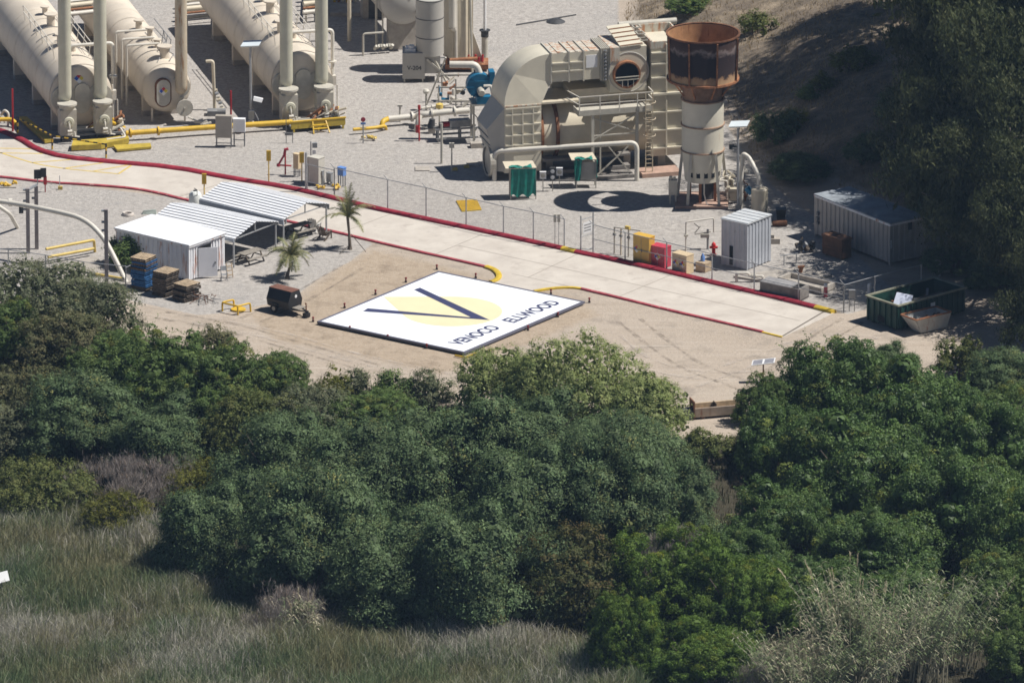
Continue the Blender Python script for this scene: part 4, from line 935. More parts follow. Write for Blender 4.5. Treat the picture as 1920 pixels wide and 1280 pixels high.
MB().box(-0.3, 0.3, -0.05, 0.05, 0.55, 0.75).build('plate', GALVD, t); MB().bar((-0.2, 0, 0), (-0.2, 0, 1.8), 0.05).build('leg', GALVD, t); MB().bar((0.25, 0, 0), (0.25, 0, 0.8), 0.05).build('leg', GALVD, t)
# yellow edged skids before the vessels
t = thing('burner_skid', 'yellow edged skid with a short yellow step ladder before the vessel by the lamp post', 'skid', P(546, 249), ang(546, 249, 652, 240))
MB().box(0, 3.95, -0.06, 0.06, 0.25, 0.75).build('edge_beam', YELD, t); MB().box(-0.05, 4.0, -0.09, 0.09, 0.75, 0.83).build('edge_beam', YEL, t); MB().box(0, 4.0, 0.1, 1.9, 0.3, 0.42).build('deck', GALVD, t)
for k in range(4): MB().cyl((0.3, 0.5+0.35*k, 0.55), (3.4, 0.45+0.35*k, 0.6), 0.06, None, 8).build('pipe', [GALVD, PIPEW, GREYP, PIPEW][k], t)
rr_ = random.Random(3)
for k in range(14): MB().cyl((rr_.uniform(1.5, 4.2), rr_.uniform(0.3, 1.7), 0.5), (rr_.uniform(2.0, 4.2), rr_.uniform(0.3, 1.7), rr_.uniform(0.7, 1.5)), rr_.choice((0.05, 0.09, 0.13)), None, 8).build('valve', rr_.choice((PIPEW, CREAM, YEL, GREYP, RUSTL)), t)
for x in (0.2, 2.0, 3.8): MB().bar((x, 0, 0), (x, 0, 0.3), 0.12).build('foot', YELD, t)
st = MB().bar((1.55, -0.1, 0.7), (1.45, -0.75, 0), 0.08).bar((2.5, -0.1, 0.7), (2.6, -0.75, 0), 0.08).build('step_ladder', YEL, t)
for q in (0.3, 0.6): MB().bar((1.5, -0.1-0.65*q, 0.7-0.7*q), (2.55, -0.1-0.65*q, 0.7-0.7*q), 0.18, 0.05).build('tread', YEL, st)
t = thing('burner_skid', 'cluttered pipe skid at the feet of the corner vessel stacks', 'skid', P(140, 262), ang(140, 262, 236, 256))
MB().box(0, 3.6, 0.1, 1.9, 0.2, 0.34).build('deck', GALVD, t)
for k in range(5): MB().cyl((0.3, 0.4+0.3*k, 0.5), (3.4, 0.45+0.3*k, 0.55), 0.07, None, 8).build('pipe', [GALVD, PIPEW, GREYP, PIPEW, RUSTL][k], t)
for k in range(22): MB().cyl((rr_.uniform(0.8, 3.8), rr_.uniform(0.2, 1.7), 0.35), (rr_.uniform(1.2, 3.8), rr_.uniform(0.2, 1.7), rr_.uniform(0.7, 1.6)), rr_.choice((0.05, 0.09, 0.14)), None, 8).build('valve', rr_.choice((PIPEW, CREAM, YEL, GREYP, RUSTL)), t)
def trough(label, pts, h):
    q = [P(u, v) for u, v in pts]; o0 = q[0]; m = MB()
    m.poly([p+Vector((0, 0, h)) for p in q], (0, 0, -h+0.05)); o = m.build('drip_tray', YELD, origin=o0); tag(o, label, 'tray'); return o
trough('long yellow drip tray by the red kerb under the striped rail', [(134, 284), (190, 281), (242, 270), (240, 263), (196, 270), (137, 274)], 0.42)
trough('flat yellow tray on the gravel end of the drip trays', [(220, 286), (284, 280), (282, 273), (212, 277)], 0.2)
trough('sloping yellow trough in the shadow of the corner vessel', [(36, 226), (50, 226), (98, 268), (84, 270)], 0.3)
# striped guard rail
t = thing('guard_rail', 'yellow and black striped guard rail along the kerb at the corner vessel', 'guard rail', P(33, 250))
o0 = P(33, 250)
gr = [P(33, 250)+Vector((0, 0, 1.15)), P(98, 280)+Vector((0, 0, 0.98)), P(199, 296)+Vector((0, 0, 0.98))]
tot = [(gr[1]-gr[0]).length, (gr[2]-gr[1]).length]
for s_ in range(2):
    nseg = int(tot[s_]/0.32)
    for k in range(nseg):
        a = gr[s_].lerp(gr[s_+1], k/nseg)-o0; b_ = gr[s_].lerp(gr[s_+1], (k+1)/nseg)-o0
        MB().cyl(a, b_, 0.055, None, 8).build('stripe', YEL if k % 2 else BLK, t)
for p in (P(33, 250), P(98, 280), P(199, 296)):
    for k in range(4): MB().cyl(p-o0+Vector((0, 0, 0.26*k)), p-o0+Vector((0, 0, 0.26*(k+1))), 0.065, None, 8).build('post_stripe', BLK if k % 2 else YEL, t)
pipe([(-30, 226, 0.5), (0, 224, 0.5), (22, 224, 0.5), (30, 232, 0.3)], 0.15, 'gas_pipe', YEL, 'yellow pipe end at the picture edge beside the corner vessel', bend=0.3)
pipe([(2, 216, 0.7), (8, 206, 1.1), (16, 212, 0.9), (15, 236, 0)], 0.09, 'hooked_pipe', PIPEW, 'hooked cream pipe beside the thin red post at the corner', bend=0.25)

# signs and cabinets along the fence corner
def paddle(label, u, v, h):
    t = thing('paddle_marker', label, 'marker post', P(u, v))
    MB().cyl((0, 0, 0), (0, 0, h-0.6), 0.045, None, 8).build('post', YELP, t)
    m = MB(); m.box(-0.16, 0.16, -0.06, 0.06, h-0.75, h); m.box(-0.05, 0.05, -0.07, -0.06, h-0.68, h-0.12, 1); m.build('paddle', [YEL, YELD], t)
paddle('yellow paddle marker post left of the red monitor', 504, 343, 2.35)
paddle('yellow paddle marker post in front of the beige meter box', 566, 340, 2.1)
paddle('yellow paddle marker post behind the white sheds on the concrete road edge', 383, 371, 1.75)
t = thing('fire_monitor', 'red fire monitor with a slanted arm on a standpipe', 'fire monitor', P(535, 327))
MB().cyl((0, 0, 0), (0, 0, 1.55), 0.055, None, 8).build('riser', RED, t); MB().cyl((-0.02, 0, 1.5), (-0.46, 0, 0.72), 0.075, None, 8).build('arm', PINKR, t); MB().cyl((-0.55, 0, 0.68), (0.42, 0, 0.62), 0.06, None, 8).build('hose', RED, t)
MB().tube([(-0.05, 0, 1.45), (0.0, 0, 1.8), (0.22, 0, 1.85)], 0.11, 8).build('nozzle', PINKR, t); MB().lathe([(0.0, 0.56), (0.13, 0.58), (0.13, 0.76), (0, 0.8)], 10, o=(-0.48, 0, 0)).build('elbow', PINKR, t)
def cabinet(name, label, u, v, w, d, z0, z1, mt, rz, legs=True, cat='cabinet', dtop=0.0):
    t = thing(name, label, cat, P(u, v), rz)
    c = MB().box(-w/2, w/2, -d/2, d/2, z0, z1).build('case', mt, t)
    MB().box(-w/2-0.03, w/2+0.03, -d/2-0.03, d/2+0.03, z1, z1+0.04).build('lid', mt, t)
    if legs and z0 > 0.1:
        for x in (-w/2+0.05, w/2-0.05):
            for y in (-d/2+0.05, d/2-0.05): MB().bar((x, y, 0), (x, y, z0), 0.06).build('leg', GALVD, t)
    return t
FROT = ang(720, 395, 1200, 500)
cabinet('meter_box', 'beige meter box on legs behind the yellow paddle marker', 557, 330, 0.45, 0.3, 0.55, 1.6, CABB, FROT, cat='meter box')
cabinet('meter_box', 'narrow weathered cabinet next to the fence corner post', 583, 340, 0.4, 0.35, 0.6, 1.75, GREYP, FROT, cat='meter box')
cabinet('electric_cabinet', 'wide pale cabinet behind the fence corner post', 594, 345, 0.85, 0.7, 0.1, 1.95, mat('pale_cabinet', (0.55, 0.52, 0.45), 0.5, var=0.1), FROT)
cabinet('meter_box', 'small grey meter box low on the fence beside the blue box', 618, 344, 0.4, 0.25, 0.15, 0.75, GALV, FROT, cat='meter box')
cabinet('blue_box', 'bright blue box on thin legs near the palm top', 641, 348, 0.5, 0.35, 0.75, 1.3, BLUEC, FROT, cat='box')
cabinet('meter_box', 'faint grey meter box hung between the fence posts', 602, 346, 0.4, 0.2, 0.65, 1.0, GALV, FROT, cat='meter box')
t = thing('lamp_sign', 'thin pole with a small grey floodlight behind the meter boxes', 'pole', P(583, 322))
MB().cyl((0, 0, 0), (0, 0, 2.2), 0.045, None, 8).build('pole', GALV, t); MB().box(0.1, 0.45, -0.1, 0.1, 1.75, 2.1).build('floodlight', GALV, t); MB().box(0.1, 0.35, -0.03, 0.03, 1.25, 1.55).build('sign_plate', WHITE2, t)
def mound(name, label, u, v, n, mt, cat, sp=0.5):
    t = thing(name, label, cat, P(u, v)); r = random.Random(int(u))
    for k in range(n):
        a, b_ = Vector((r.uniform(-sp, sp), r.uniform(-sp*0.7, sp*0.7), r.uniform(0.06, 0.18))), Vector((r.uniform(-0.25, 0.25), r.uniform(-0.2, 0.2), r.uniform(0, 0.15)))
        MB().cyl(a, a+b_, r.uniform(0.06, 0.11), None, 8).build('pipe_piece', mt, t)
    MB().box(-sp, sp, -sp*0.6, sp*0.6, -0.02, 0.06).build('pad', CONC, t)
mound('valve_manifold', 'low yellow valve manifold on the ground under the blue box', 616, 352, 14, YEL, 'valves', 0.75)
mound('valve_manifold', 'small yellow valve cluster at the foot of the round sign post', 692, 262, 12, YELP, 'valves', 0.4)
mound('valve_manifold', 'yellow valve piping at the kerb by the black board', 12, 349, 16, YEL, 'valves', 0.7)
t = thing('round_sign', 'round purple-red sign on a post beside the yellow pipe stub', 'sign', P(681, 268))
MB().cyl((0, 0, 0), (0, 0, 1.75), 0.05, None, 8).build('post', GALV, t); m = MB(); m.lathe([(0, -0.09), (0.17, -0.08), (0.17, -0.05)], 16, 'y', 0, (0, 0, 1.72), False); m.build('disc', PINKR, t); MB().bar((-0.2, -0.05, 1.1), (0.2, -0.05, 1.1), 0.05).build('crossbar', GALV, t); MB().box(-0.18, 0.18, -0.05, -0.03, 1.35, 1.5).build('plate', BLUEC, t)
t = thing('drain_grate', 'square yellow drain grate flat on the gravel by the fence', 'grate', P(856, 378))
q = [P(855, 377)-P(856, 378), P(894, 375)-P(856, 378), P(903, 394)-P(856, 378), P(866, 397)-P(856, 378)]
MB().poly([p+Vector((0, 0, 0.02)) for p in q], (0, 0, -0.06)).build('frame', YELD, t)
for k in range(9):
    f = (k+0.5)/9; MB().bar(q[0].lerp(q[3], f)+Vector((0, 0, 0.045)), q[1].lerp(q[2], f)+Vector((0, 0, 0.045)), 0.14, 0.04).build('slat', YEL, t)
for (u, v, w, lb) in ((792, 317, 1.0, 'small pale slab flat on the gravel by the junction post'), (888, 308, 0.9, 'small pale slab flat on the gravel beside the duct end')):
    o = MB().box(-w/2, w/2, -0.5, 0.5, -0.03, 0.06).build('concrete_pad', CONC); o.location = P(u, v); tag(o, lb, 'pad')
for (u, v, lb) in ((853, 319, 'small yellow scrap on the gravel by the junction post'), (875, 314, 'small yellow scrap on the gravel near the duct end')):
    o = MB().box(-0.2, 0.2, -0.15, 0.15, 0, 0.1).bar((-0.15, 0, 0.1), (0.15, 0.1, 0.16), 0.08).build('yellow_scrap', YELP); o.location = P(u, v); tag(o, lb, 'scrap')

# tarp covered panels before the duct
def tarp_panel(label, u, v, w, h, front):
    t = thing('covered_panel', label, 'panel', P(u, v), R(6))
    for x in (-w/2, w/2):
        for y in (-0.35, 0.4): MB().bar((x, y, 0), (x, y, h), 0.07).build('leg', GREYP, t)
    MB().box(-w/2+0.1, w/2-0.05, -0.2, 0.3, 0.55, h-0.2).build('cabinet', GREYP, t)
    MB().hexa([(-w/2-0.35, -0.45, h-0.02), (w/2+0.05, -0.45, h-0.02), (w/2-0.1, 0.8, h+0.12), (-w/2-0.45, 0.8, h+0.12)], [(-w/2-0.35, -0.45, h+0.04), (w/2+0.05, -0.45, h+0.04), (w/2-0.1, 0.8, h+0.18), (-w/2-0.45, 0.8, h+0.18)]).build('canopy_board', CREAM, t)
    m = MB(); nx_, nz_ = 18, 12; vs = []
    for j in range(nz_+1):
        for i in range(nx_+1):
            x = -w/2+w*i/nx_; z = h-0.02-(h-0.3)*j/nz_*(1-0.06*math.sin(i*0.9))
            y = -0.42-0.05*math.sin(i*1.3+j*0.2)-0.04*j/nz_*math.sin(i*0.7)-0.02
            if not front: x = w/2*(1.0)+0.06+0.05*math.sin(i*1.3+j*0.3); y = -0.42+0.9*i/nx_; z = h-0.02-(h-0.75)*j/nz_
            vs.append((x, y, z))
    m.add(vs, [(j*(nx_+1)+i, j*(nx_+1)+i+1, (j+1)*(nx_+1)+i+1, (j+1)*(nx_+1)+i) for j in range(nz_) for i in range(nx_)], 0, True)
    if front == 2: pass
    m.build('tarp', TARP, t)
    m = MB(); n2 = 10; vs = []
    for j in range(n2+1):
        for i in range(n2+1):
            vs.append((-w/2-0.1+(w*0.9)*i/n2, -0.5+0.6*j/n2*(0.6+0.4*math.sin(i*0.8)), h+0.1+0.06*math.sin(i*1.1)*math.cos(j*0.9)+0.02*j/n2))
    m.add(vs, [(j*(n2+1)+i, j*(n2+1)+i+1, (j+1)*(n2+1)+i+1, (j+1)*(n2+1)+i) for j in range(n2) for i in range(n2)], 0, True); m.build('tarp_fold', TARP, t)
    if not front:
        m = MB(); vs = []
        for j in range(9):
            for i in range(7): vs.append((-w/2-0.06-0.05*math.sin(i*1.4+j*0.3), -0.45+0.85*i/6, h+0.02-(h-0.9)*j/8))
        m.add(vs, [(j*7+i, j*7+i+1, (j+1)*7+i+1, (j+1)*7+i) for j in range(8) for i in range(6)], 0, True); m.build('tarp_side', TARP, t)
        m = MB(); vs = []
        for j in range(9):
            for i in range(7): vs.append((-w/2-0.12+0.5*i/6*(1-0.25*j/8), -0.47-0.04*math.sin(i*1.6+j*0.4), h+0.02-(h-0.55)*j/8))
        m.add(vs, [(j*7+i, j*7+i+1, (j+1)*7+i+1, (j+1)*7+i) for j in range(8) for i in range(6)], 0, True); m.build('tarp_drape', TARP, t)
    return t
tarp_panel('panel with a green tarp hanging down its whole front before the duct', 980, 371, 1.75, 2.25, 1)
tp2 = tarp_panel('grey panel with a green tarp hanging only over one side before the duct', 1098, 350, 1.35, 2.05, 0)
def gauge(label, u, v, z, w, h, mt, two=False):
    t = thing('meter', label, 'meter', P(u, v))
    MB().bar((0, 0, 0), (0, 0, z), 0.06).build('post', GREYP, t); MB().box(-w/2, w/2, -0.12, 0.1, z, z+h).build('case', mt, t)
    for k in range(2 if two else 1):
        zz = z+h*(0.5 if not two else 0.27+0.46*k); m = MB(); m.lathe([(0, -0.14), (w*0.36, -0.13), (w*0.36, -0.11)], 14, 'y', 0, (0, 0, zz), False); m.build('dial', GREYP if not two else WHITE2, t)
gauge('white meter box on a post right of the hanging green tarp', 1018, 358, 0.9, 0.45, 0.5, WHITE2)
gauge('dark double-dial gauge between the two tarp panels', 1036, 358, 0.75, 0.4, 0.95, DARKG, True)
gauge('white meter box beside the dark double gauge', 1049, 352, 0.9, 0.45, 0.55, WHITE2)

# hazard cabinets by the fence
def hazcab(label, f0, f1, h, d, mt, name='hazard_cabinet', n=1):
    a = P(*f0); b_ = P(*f1); w = (b_-a).length; rz = math.atan2(b_.y-a.y, b_.x-a.x)
    t = thing(name, label, 'cabinet', a, rz)
    MB().box(0, w, 0, d, 0.0, h).build('case', mt, t); MB().box(-0.02, w+0.02, -0.02, d+0.02, h, h+0.05).build('lid', mt, t); MB().box(w/2-0.01, w/2+0.01, -0.012, 0, 0.08, h-0.08).build('door_seam', GALVD, t); MB().box(w/2+0.05, w/2+0.08, -0.04, 0, h*0.45, h*0.55).build('handle', DARKG, t)
    for k in range(n):
        placard(t, (w*(0.22 if n == 1 and h > 1.6 else (0.5 if n == 1 else 0.25+0.48*k)), -0.02, h*0.52 if h > 1.2 else h*0.6), (0, -1, 0), 0.36)
    return t
hazcab('tall yellow cabinet with a hazard diamond by the fence', (1187, 492), (1217, 499), 1.98, 0.62, CABY)
hazcab('red cabinet with a hazard diamond between yellow and beige cabinets', (1219, 497), (1246, 503), 1.4, 0.75, CABR)
hazcab('short beige cabinet with two hazard diamonds beside the red cabinet', (1260, 508), (1287, 515), 1.28, 0.75, CABB, n=2)
t = thing('water_bottle', 'clear blue water bottle on a wooden box beside the beige cabinet', 'bottle', P(1305, 498))
b_ = MB().box(-0.05, 0.75, -0.4, 0.35, 0, 0.62).build('stand', WOODT); b_.location = P(1312, 505); b_.rotation_euler = (0, 0, FROT); tag(b_, 'pale wooden box beside the short beige cabinet', 'box')
t.location = P(1303, 489)
MB().lathe([(0, 0.0), (0.15, 0.0), (0.15, 0.32), (0.06, 0.45), (0.06, 0.52), (0, 0.53)], 14).build('bottle_body', BLUEC, t); t.location = b_.location+Vector((0.2, -0.05, 0.62))
t = thing('hydrant', 'bright red hydrant beside the corrugated shed', 'hydrant', P(1338, 478))
HR = mat('hydrant_red', (0.6, 0.03, 0.03), 0.4, var=0.1)
MB().lathe([(0, 0), (0.2, 0), (0.2, 0.08), (0.13, 0.1), (0.13, 0.6), (0.16, 0.65), (0.14, 0.8), (0.05, 0.92), (0, 0.95)], 16).build('barrel', HR, t); MB().cyl((-0.28, 0, 0.55), (0.28, 0, 0.55), 0.09, None, 10).build('outlet', HR, t); MB().cyl((0, -0.28, 0.5), (0, 0, 0.5), 0.1, None, 10).build('outlet', HR, t)
# pipe manifold left of the yellow cabinet
t = thing('pipe_manifold', 'three upright pipes joined by a top bar left of the yellow cabinet', 'pipes', P(1152, 475), FROT)
for k, x in enumerate((0, 0.55, 1.2)): MB().cyl((x, 0, 0), (x, 0, 1.9), 0.06, None, 8).build('riser', [GREYP, CREAM, GREYP][k], t); MB().cyl((x-0.1, 0, 1.35), (x+0.1, 0, 1.35), 0.09, None, 8).build('valve', GALVD, t)
MB().cyl((0, 0, 1.88), (2.1, 0.2, 1.95), 0.06, None, 8).build('header', PIPEW, t); MB().box(0.95, 1.3, -0.1, 0.1, 1.95, 2.15).build('head', YELP, t)
# swing-arm pipe stand near the shed
t = thing('pipe_stand', 'pale pipe stand with a bar and valve wheel behind the hazard cabinets', 'pipe stand', P(1286, 470))
MB().tube(fillet([(0, 0, 0), (0, 0, 2.05), (1.9, 0.4, 2.2), (1.9, 0.4, 1.2)], 0.12), 0.055, 8).build('pipe', PIPEW, t); MB().cyl((-0.15, 0, 1.1), (0.15, 0, 1.1), 0.1, None, 8).build('valve', GREYP, t)
m = MB(); m.bar((0.6, 0.2, 1.2), (1.0, 0.2, 1.7), 0.05); m.bar((0.9, 0.2, 1.6), (0.55, 0.2, 1.9), 0.05); m.bar((0.6, 0.2, 1.1), (1.7, 0.5, 1.2), 0.06); m.build('lever', GREYP, t); MB().cyl((1.5, 0.4, 0), (1.5, 0.4, 1.4), 0.08, None, 8).build('riser', GALVD, t); MB().box(1.0, 1.6, 0.2, 0.6, 0.85, 1.1).build('box', GREYP, t)

# ------------------------------------------------------------------ sheds and containers
def corr(m, ax, a0, a1, off, z0, z1, depth, pitch, out, mi=0):
    """ribbed sheet between a0 and a1 along axis ax ('x' or 'y') at off, ribs proud by depth in direction out"""
    n = max(1, int(round((a1-a0)/pitch))); w = (a1-a0)/n; prof = []
    for k in range(n):
        s = a0+k*w; prof += [(s, 0), (s+w*0.4, 0), (s+w*0.5, depth), (s+w*0.9, depth)]
    prof.append((a1, 0)); vs = []
    for s, d in prof:
        for z in (z0, z1): vs.append((s, off+out*d, z) if ax == 'x' else (off+out*d, s, z))
    m.add(vs, [(2*i, 2*i+2, 2*i+3, 2*i+1) for i in range(len(prof)-1)], mi)
# white container: front corner, long axis to back left, width to back right
fr_ = (354, 459.5); zr = 2.62
F0 = P(*fr_, zr); A0 = P(216, 427.5, zr); B0 = P(421, 435.5, zr)
ln = (A0-F0).length; wd = (B0-F0).length; rz = math.atan2((B0-F0).y, (B0-F0).x)
W = thing('white_container', 'white rust-streaked shipping container with its grey door ajar', 'container', (F0.x, F0.y, 0), rz)
# local +x = width (to back right), +y = length (to back left)
m = MB(); corr(m, 'y', 0.12, ln-0.1, 0.08, 0.1, zr-0.12, 0.06, 0.42, -1); m.build('long_wall', WHITER, W)
m = MB(); corr(m, 'x', 0.12, 0.95, 0.08, 0.1, zr-0.12, 0.06, 0.3, -1); corr(m, 'x', 2.45, wd-0.1, 0.08, 0.1, zr-0.12, 0.06, 0.3, -1); m.box(0.95, 2.45, 0.05, 0.09, 2.2, zr-0.12); m.build('end_wall', WHITER, W)
m = MB(); m.box(wd-0.1, wd-0.02, 0.1, ln-0.1, 0.1, zr-0.1); m.box(0.1, wd-0.1, ln-0.1, ln-0.02, 0.1, zr-0.1); m.build('back_wall', WHITE2, W)
m = MB(); m.box(0.12, wd-0.12, 0.3, ln-0.15, 0.1, 0.16); m.build('floor', WOODD, W)
for x, y in ((0, 0), (wd-0.16, 0), (0, ln-0.16), (wd-0.16, ln-0.16)): MB().box(x, x+0.16, y, y+0.16, 0, zr-0.06).build('corner_post', WHITER, W)
rf = MB().box(-0.1, wd+0.1, -0.12, ln+0.1, zr-0.06, zr).build('roof', WHITE, W)
npan = 10
for k in range(npan):
    y0 = -0.12+(ln+0.22)*k/npan; y1 = -0.12+(ln+0.22)*(k+1)/npan
    MB().box(-0.1, wd+0.1, y0+0.02, y1-0.02, zr+0.002, zr+0.035).build('panel', WHITE, rf)
m = MB(); m.box(-0.06, wd+0.06, -0.08, 0.0, zr-0.2, zr-0.062); m.box(-0.06, 0.0, 0.0, ln+0.06, zr-0.2, zr-0.062); m.build('top_rail', WHITER, W)
# door swung open, hinged on the left of the opening
dr = MB().box(0, 1.35, -0.05, 0, 0.1, 2.15).build('door', mat('grey_white_door', (0.6, 0.6, 0.63), 0.5, var=0.05), W); dr.location = (0.98, 0.0, 0); dr.rotation_euler = (0, 0, R(-35))
MB().box(1.15, 1.24, -0.1, -0.05, 1.0, 1.15).build('handle', GALVD, dr)
MB().box(1.35, 1.9, -0.02, 0.09, 0.1, 0.12).build('threshold', GALVD, W)
# canopies
def canopy(label, eR, rR, rL, fE, ze, zr_, npan, drop, skirt):
    a = P(*eR, ze); c = P(*fE, ze); r1 = P(*rR, zr_); r0 = P(*rL, zr_)
    mid = (a+c)/2; axis_ = (r0-r1); axis_.z = 0; Lg = axis_.length; ax = axis_.normalized(); cr_ = Vector((-ax.y, ax.x, 0))
    hw = abs((a-c).dot(cr_))/2
    if (a-c).dot(cr_) < 0: cr_ = -cr_
    rz = math.atan2(ax.y, ax.x); base = Vector((r1.x, r1.y, 0))
    t = thing('canopy', label, 'canopy', base, rz)   # +x along ridge to the far left, +y or -y to the near eave
    s = 1 if (Vector((0, 1, 0)).to_4d().to_3d() and (Matrix.Rotation(-rz, 3, 'Z') @ cr_).y > 0) else -1
    def slope(side):
        o = MB().add([(0, 0, zr_-0.05), (Lg, 0, zr_-0.05), (Lg, side*hw, ze-0.05), (0, side*hw, ze-0.05)], [(0, 1, 2, 3)]).build('roof', GALVD, t)
        for k in range(npan):
            f0 = k/npan; f1 = (k+1)/npan; g = 0.11/hw
            y0 = side*hw*(f0+g*0.5); y1 = side*hw*(f1-g*0.5); z0 = zr_+(ze-zr_)*(f0+g*0.5); z1 = zr_+(ze-zr_)*(f1-g*0.5)
            MB().poly([(-0.05, y0, z0), (Lg+0.05, y0, z0), (Lg+0.05, y1, z1), (-0.05, y1, z1)], (0, 0, -0.045)).build('panel', WHITE, o)
    slope(s); slope(-s)
    MB().box(-0.02, Lg+0.02, s*hw-0.03, s*hw+0.03, ze-drop, ze-0.046).build('fascia', mat('grey_fascia', (0.42, 0.45, 0.5), 0.5, var=0.1), t)
    MB().box(-0.02, Lg+0.02, -s*hw-0.03, -s*hw+0.03, ze-drop, ze-0.046).build('fascia', GALV, t)
    for x in (0.12, Lg*0.5, Lg-0.12):
        for y in (s*(hw-0.15), -s*(hw-0.15)): MB().bar((x, y, 0), (x, y, ze-0.05), 0.09).build('post', GALV, t)
    MB().bar((0.1, 0, ze-0.1), (0.1, 0, zr_-0.06), 0.07).build('post', GALV, t)
    for x in (0.12, Lg*0.5, Lg-0.12): MB().bar((x, -hw+0.1, ze-0.12), (x, hw-0.1, ze-0.12), 0.07).build('tie_beam', GALV, t)
    return t
canopy('white seamed canopy between the container and the farther canopy', (440, 449), (480, 414), (322, 380), (517, 415), 2.1, 2.75, 8, 0.25, True)
canopy('white seamed canopy nearest the red kerb, behind the other canopy', (536, 411), (574, 379), (417, 341), (616, 380), 2.15, 2.8, 8, 0.42, False)
# shade cloth under the first canopy and tables
o = MB()
def picnic(label, u, v, rz):
    t = thing('picnic_table', label, 'picnic table', P(u, v), rz)
    for k in range(5): MB().box(-0.95, 0.95, -0.36+0.147*k, -0.36+0.147*k+0.132, 0.7, 0.74).build('plank', WOOD, t)
    for s in (-1, 1):
        for k in range(2): MB().box(-0.95, 0.95, s*0.72-0.14+0.147*k, s*0.72-0.14+0.147*k+0.132, 0.42, 0.46).build('plank', WOOD, t)
    for x in (-0.7, 0.7):
        for s in (-1, 1): MB().bar((x, s*0.2, 0.7), (x, s*0.6, 0), 0.09, 0.05).build('leg', WOODD, t)
        MB().bar((x, -0.8, 0.39), (x, 0.8, 0.39), 0.09, 0.05).build('crossbar', WOODD, t)
    return t
picnic('grey wooden picnic table half out of the near canopy', 470, 490, ang(452, 492, 498, 478))
picnic('picnic table in the shade at the end of the kerb-side canopy', 560, 440, ang(545, 436, 590, 424))
# chairs
def chair(label, u, v, rz, mt):
    t = thing('slatted_chair', label, 'chair', P(u, v), rz)
    for k in range(5): MB().box(-0.3, 0.3, -0.3+0.12*k, -0.3+0.12*k+0.1, 0.36-0.02*k, 0.385-0.02*k).build('slat', mt, t)
    for k in range(5): MB().bar((-0.24+0.12*k, 0.28, 0.28), (-0.26+0.13*k, 0.62, 1.05-0.04*abs(k-2)), 0.1, 0.025).build('back_slat', mt, t)
    for s in (-1, 1):
        MB().box(s*0.34-0.06, s*0.34+0.06, -0.35, 0.35, 0.55, 0.58).build('arm', mt, t); MB().bar((s*0.34, -0.3, 0), (s*0.34, -0.3, 0.55), 0.07).build('leg', mt, t); MB().bar((s*0.3, -0.2, 0.34), (s*0.3, 0.6, 0), 0.08).build('leg', mt, t)
chair('dark slatted garden chair out on the gravel by the tall palm', 609, 447, R(150), WOODD)
chair('pale garden chair between the kerb-side canopy and the dark chair', 590, 432, R(160), mat('pale_chair', (0.6, 0.58, 0.54), 0.6, var=0.1))
t = thing('folding_chair', 'folded metal chair frame leaning at the container door', 'chair', P(421, 527), R(20))
for x in (-0.2, 0.2): MB().cyl((x, 0, 0), (x, 0.25, 1.0), 0.025, None, 6).build('frame_tube', GALV, t); MB().cyl((x, 0.3, 0), (x, 0.0, 0.6), 0.025, None, 6).build('frame_tube', GALV, t)
MB().box(-0.2, 0.2, -0.02, 0.3, 0.42, 0.45).build('seat', GALV, t); MB().hexa([(-0.2, 0.18, 0.7), (0.2, 0.18, 0.7), (0.2, 0.2, 0.7), (-0.2, 0.2, 0.7)], [(-0.2, 0.25, 1.0), (0.2, 0.25, 1.0), (0.2, 0.27, 1.0), (-0.2, 0.27, 1.0)]).build('backrest', GALV, t)
t = thing('tan_barrow', 'tan wooden hand frame beside the folded chair', 'frame', P(432, 521), R(30))
for x in (-0.2, 0.2): MB().bar((x, 0, 0), (x, 0.2, 1.0), 0.05).build('upright', WOODT, t)
for z in (0.2, 0.5, 0.8): MB().bar((-0.2, z*0.2, z), (0.2, z*0.2, z), 0.06).build('rung', WOODT, t)
t = thing('water_tank', 'squat white plastic tank behind the sheds beside the kerb', 'tank', P(366, 384))
MB().lathe([(0, 0), (0.42, 0), (0.44, 0.2), (0.44, 0.75), (0.3, 0.95), (0.12, 1.0), (0, 1.0)], 24).build('tank_body', mat('white_plastic', (0.72, 0.74, 0.7), 0.4, var=0.06), t); MB().cyl((0, 0, 0.98), (0, 0, 1.06), 0.12, None, 14).build('lid', DARKG, t); MB().tube([(0.15, -0.2, 0.0), (0.15, -0.47, 1.2), (-0.05, -0.2, 1.25)], 0.03, 6).build('pipe', DARKG, t)
o = MB().lathe([(0.25, 0), (0.25, 0.16), (0.36, 0.2), (0.42, 0.1), (0.42, 0)], 24).build('tyre_planter', mat('white_tyre', (0.62, 0.56, 0.5), 0.7, var=0.2)); o.location = P(240, 403); tag(o, 'white painted ring lying on the gravel behind the container', 'ring')
o = MB().hexa([(-0.5, -0.2, 0), (0.5, -0.2, 0), (0.5, 0.2, 0), (-0.5, 0.2, 0)], [(-0.4, -0.15, 0.25), (0.45, -0.1, 0.3), (0.4, 0.15, 0.25), (-0.3, 0.1, 0.2)]).build('tarp_bundle', mat('pale_green_tarp', (0.5, 0.56, 0.5), 0.7, var=0.2)); o.location = P(280, 400); tag(o, 'pale bundle lying at the back edge of the container', 'bundle')
t = thing('black_board', 'black double board on red posts beside the road', 'board', P(84, 360), R(10))
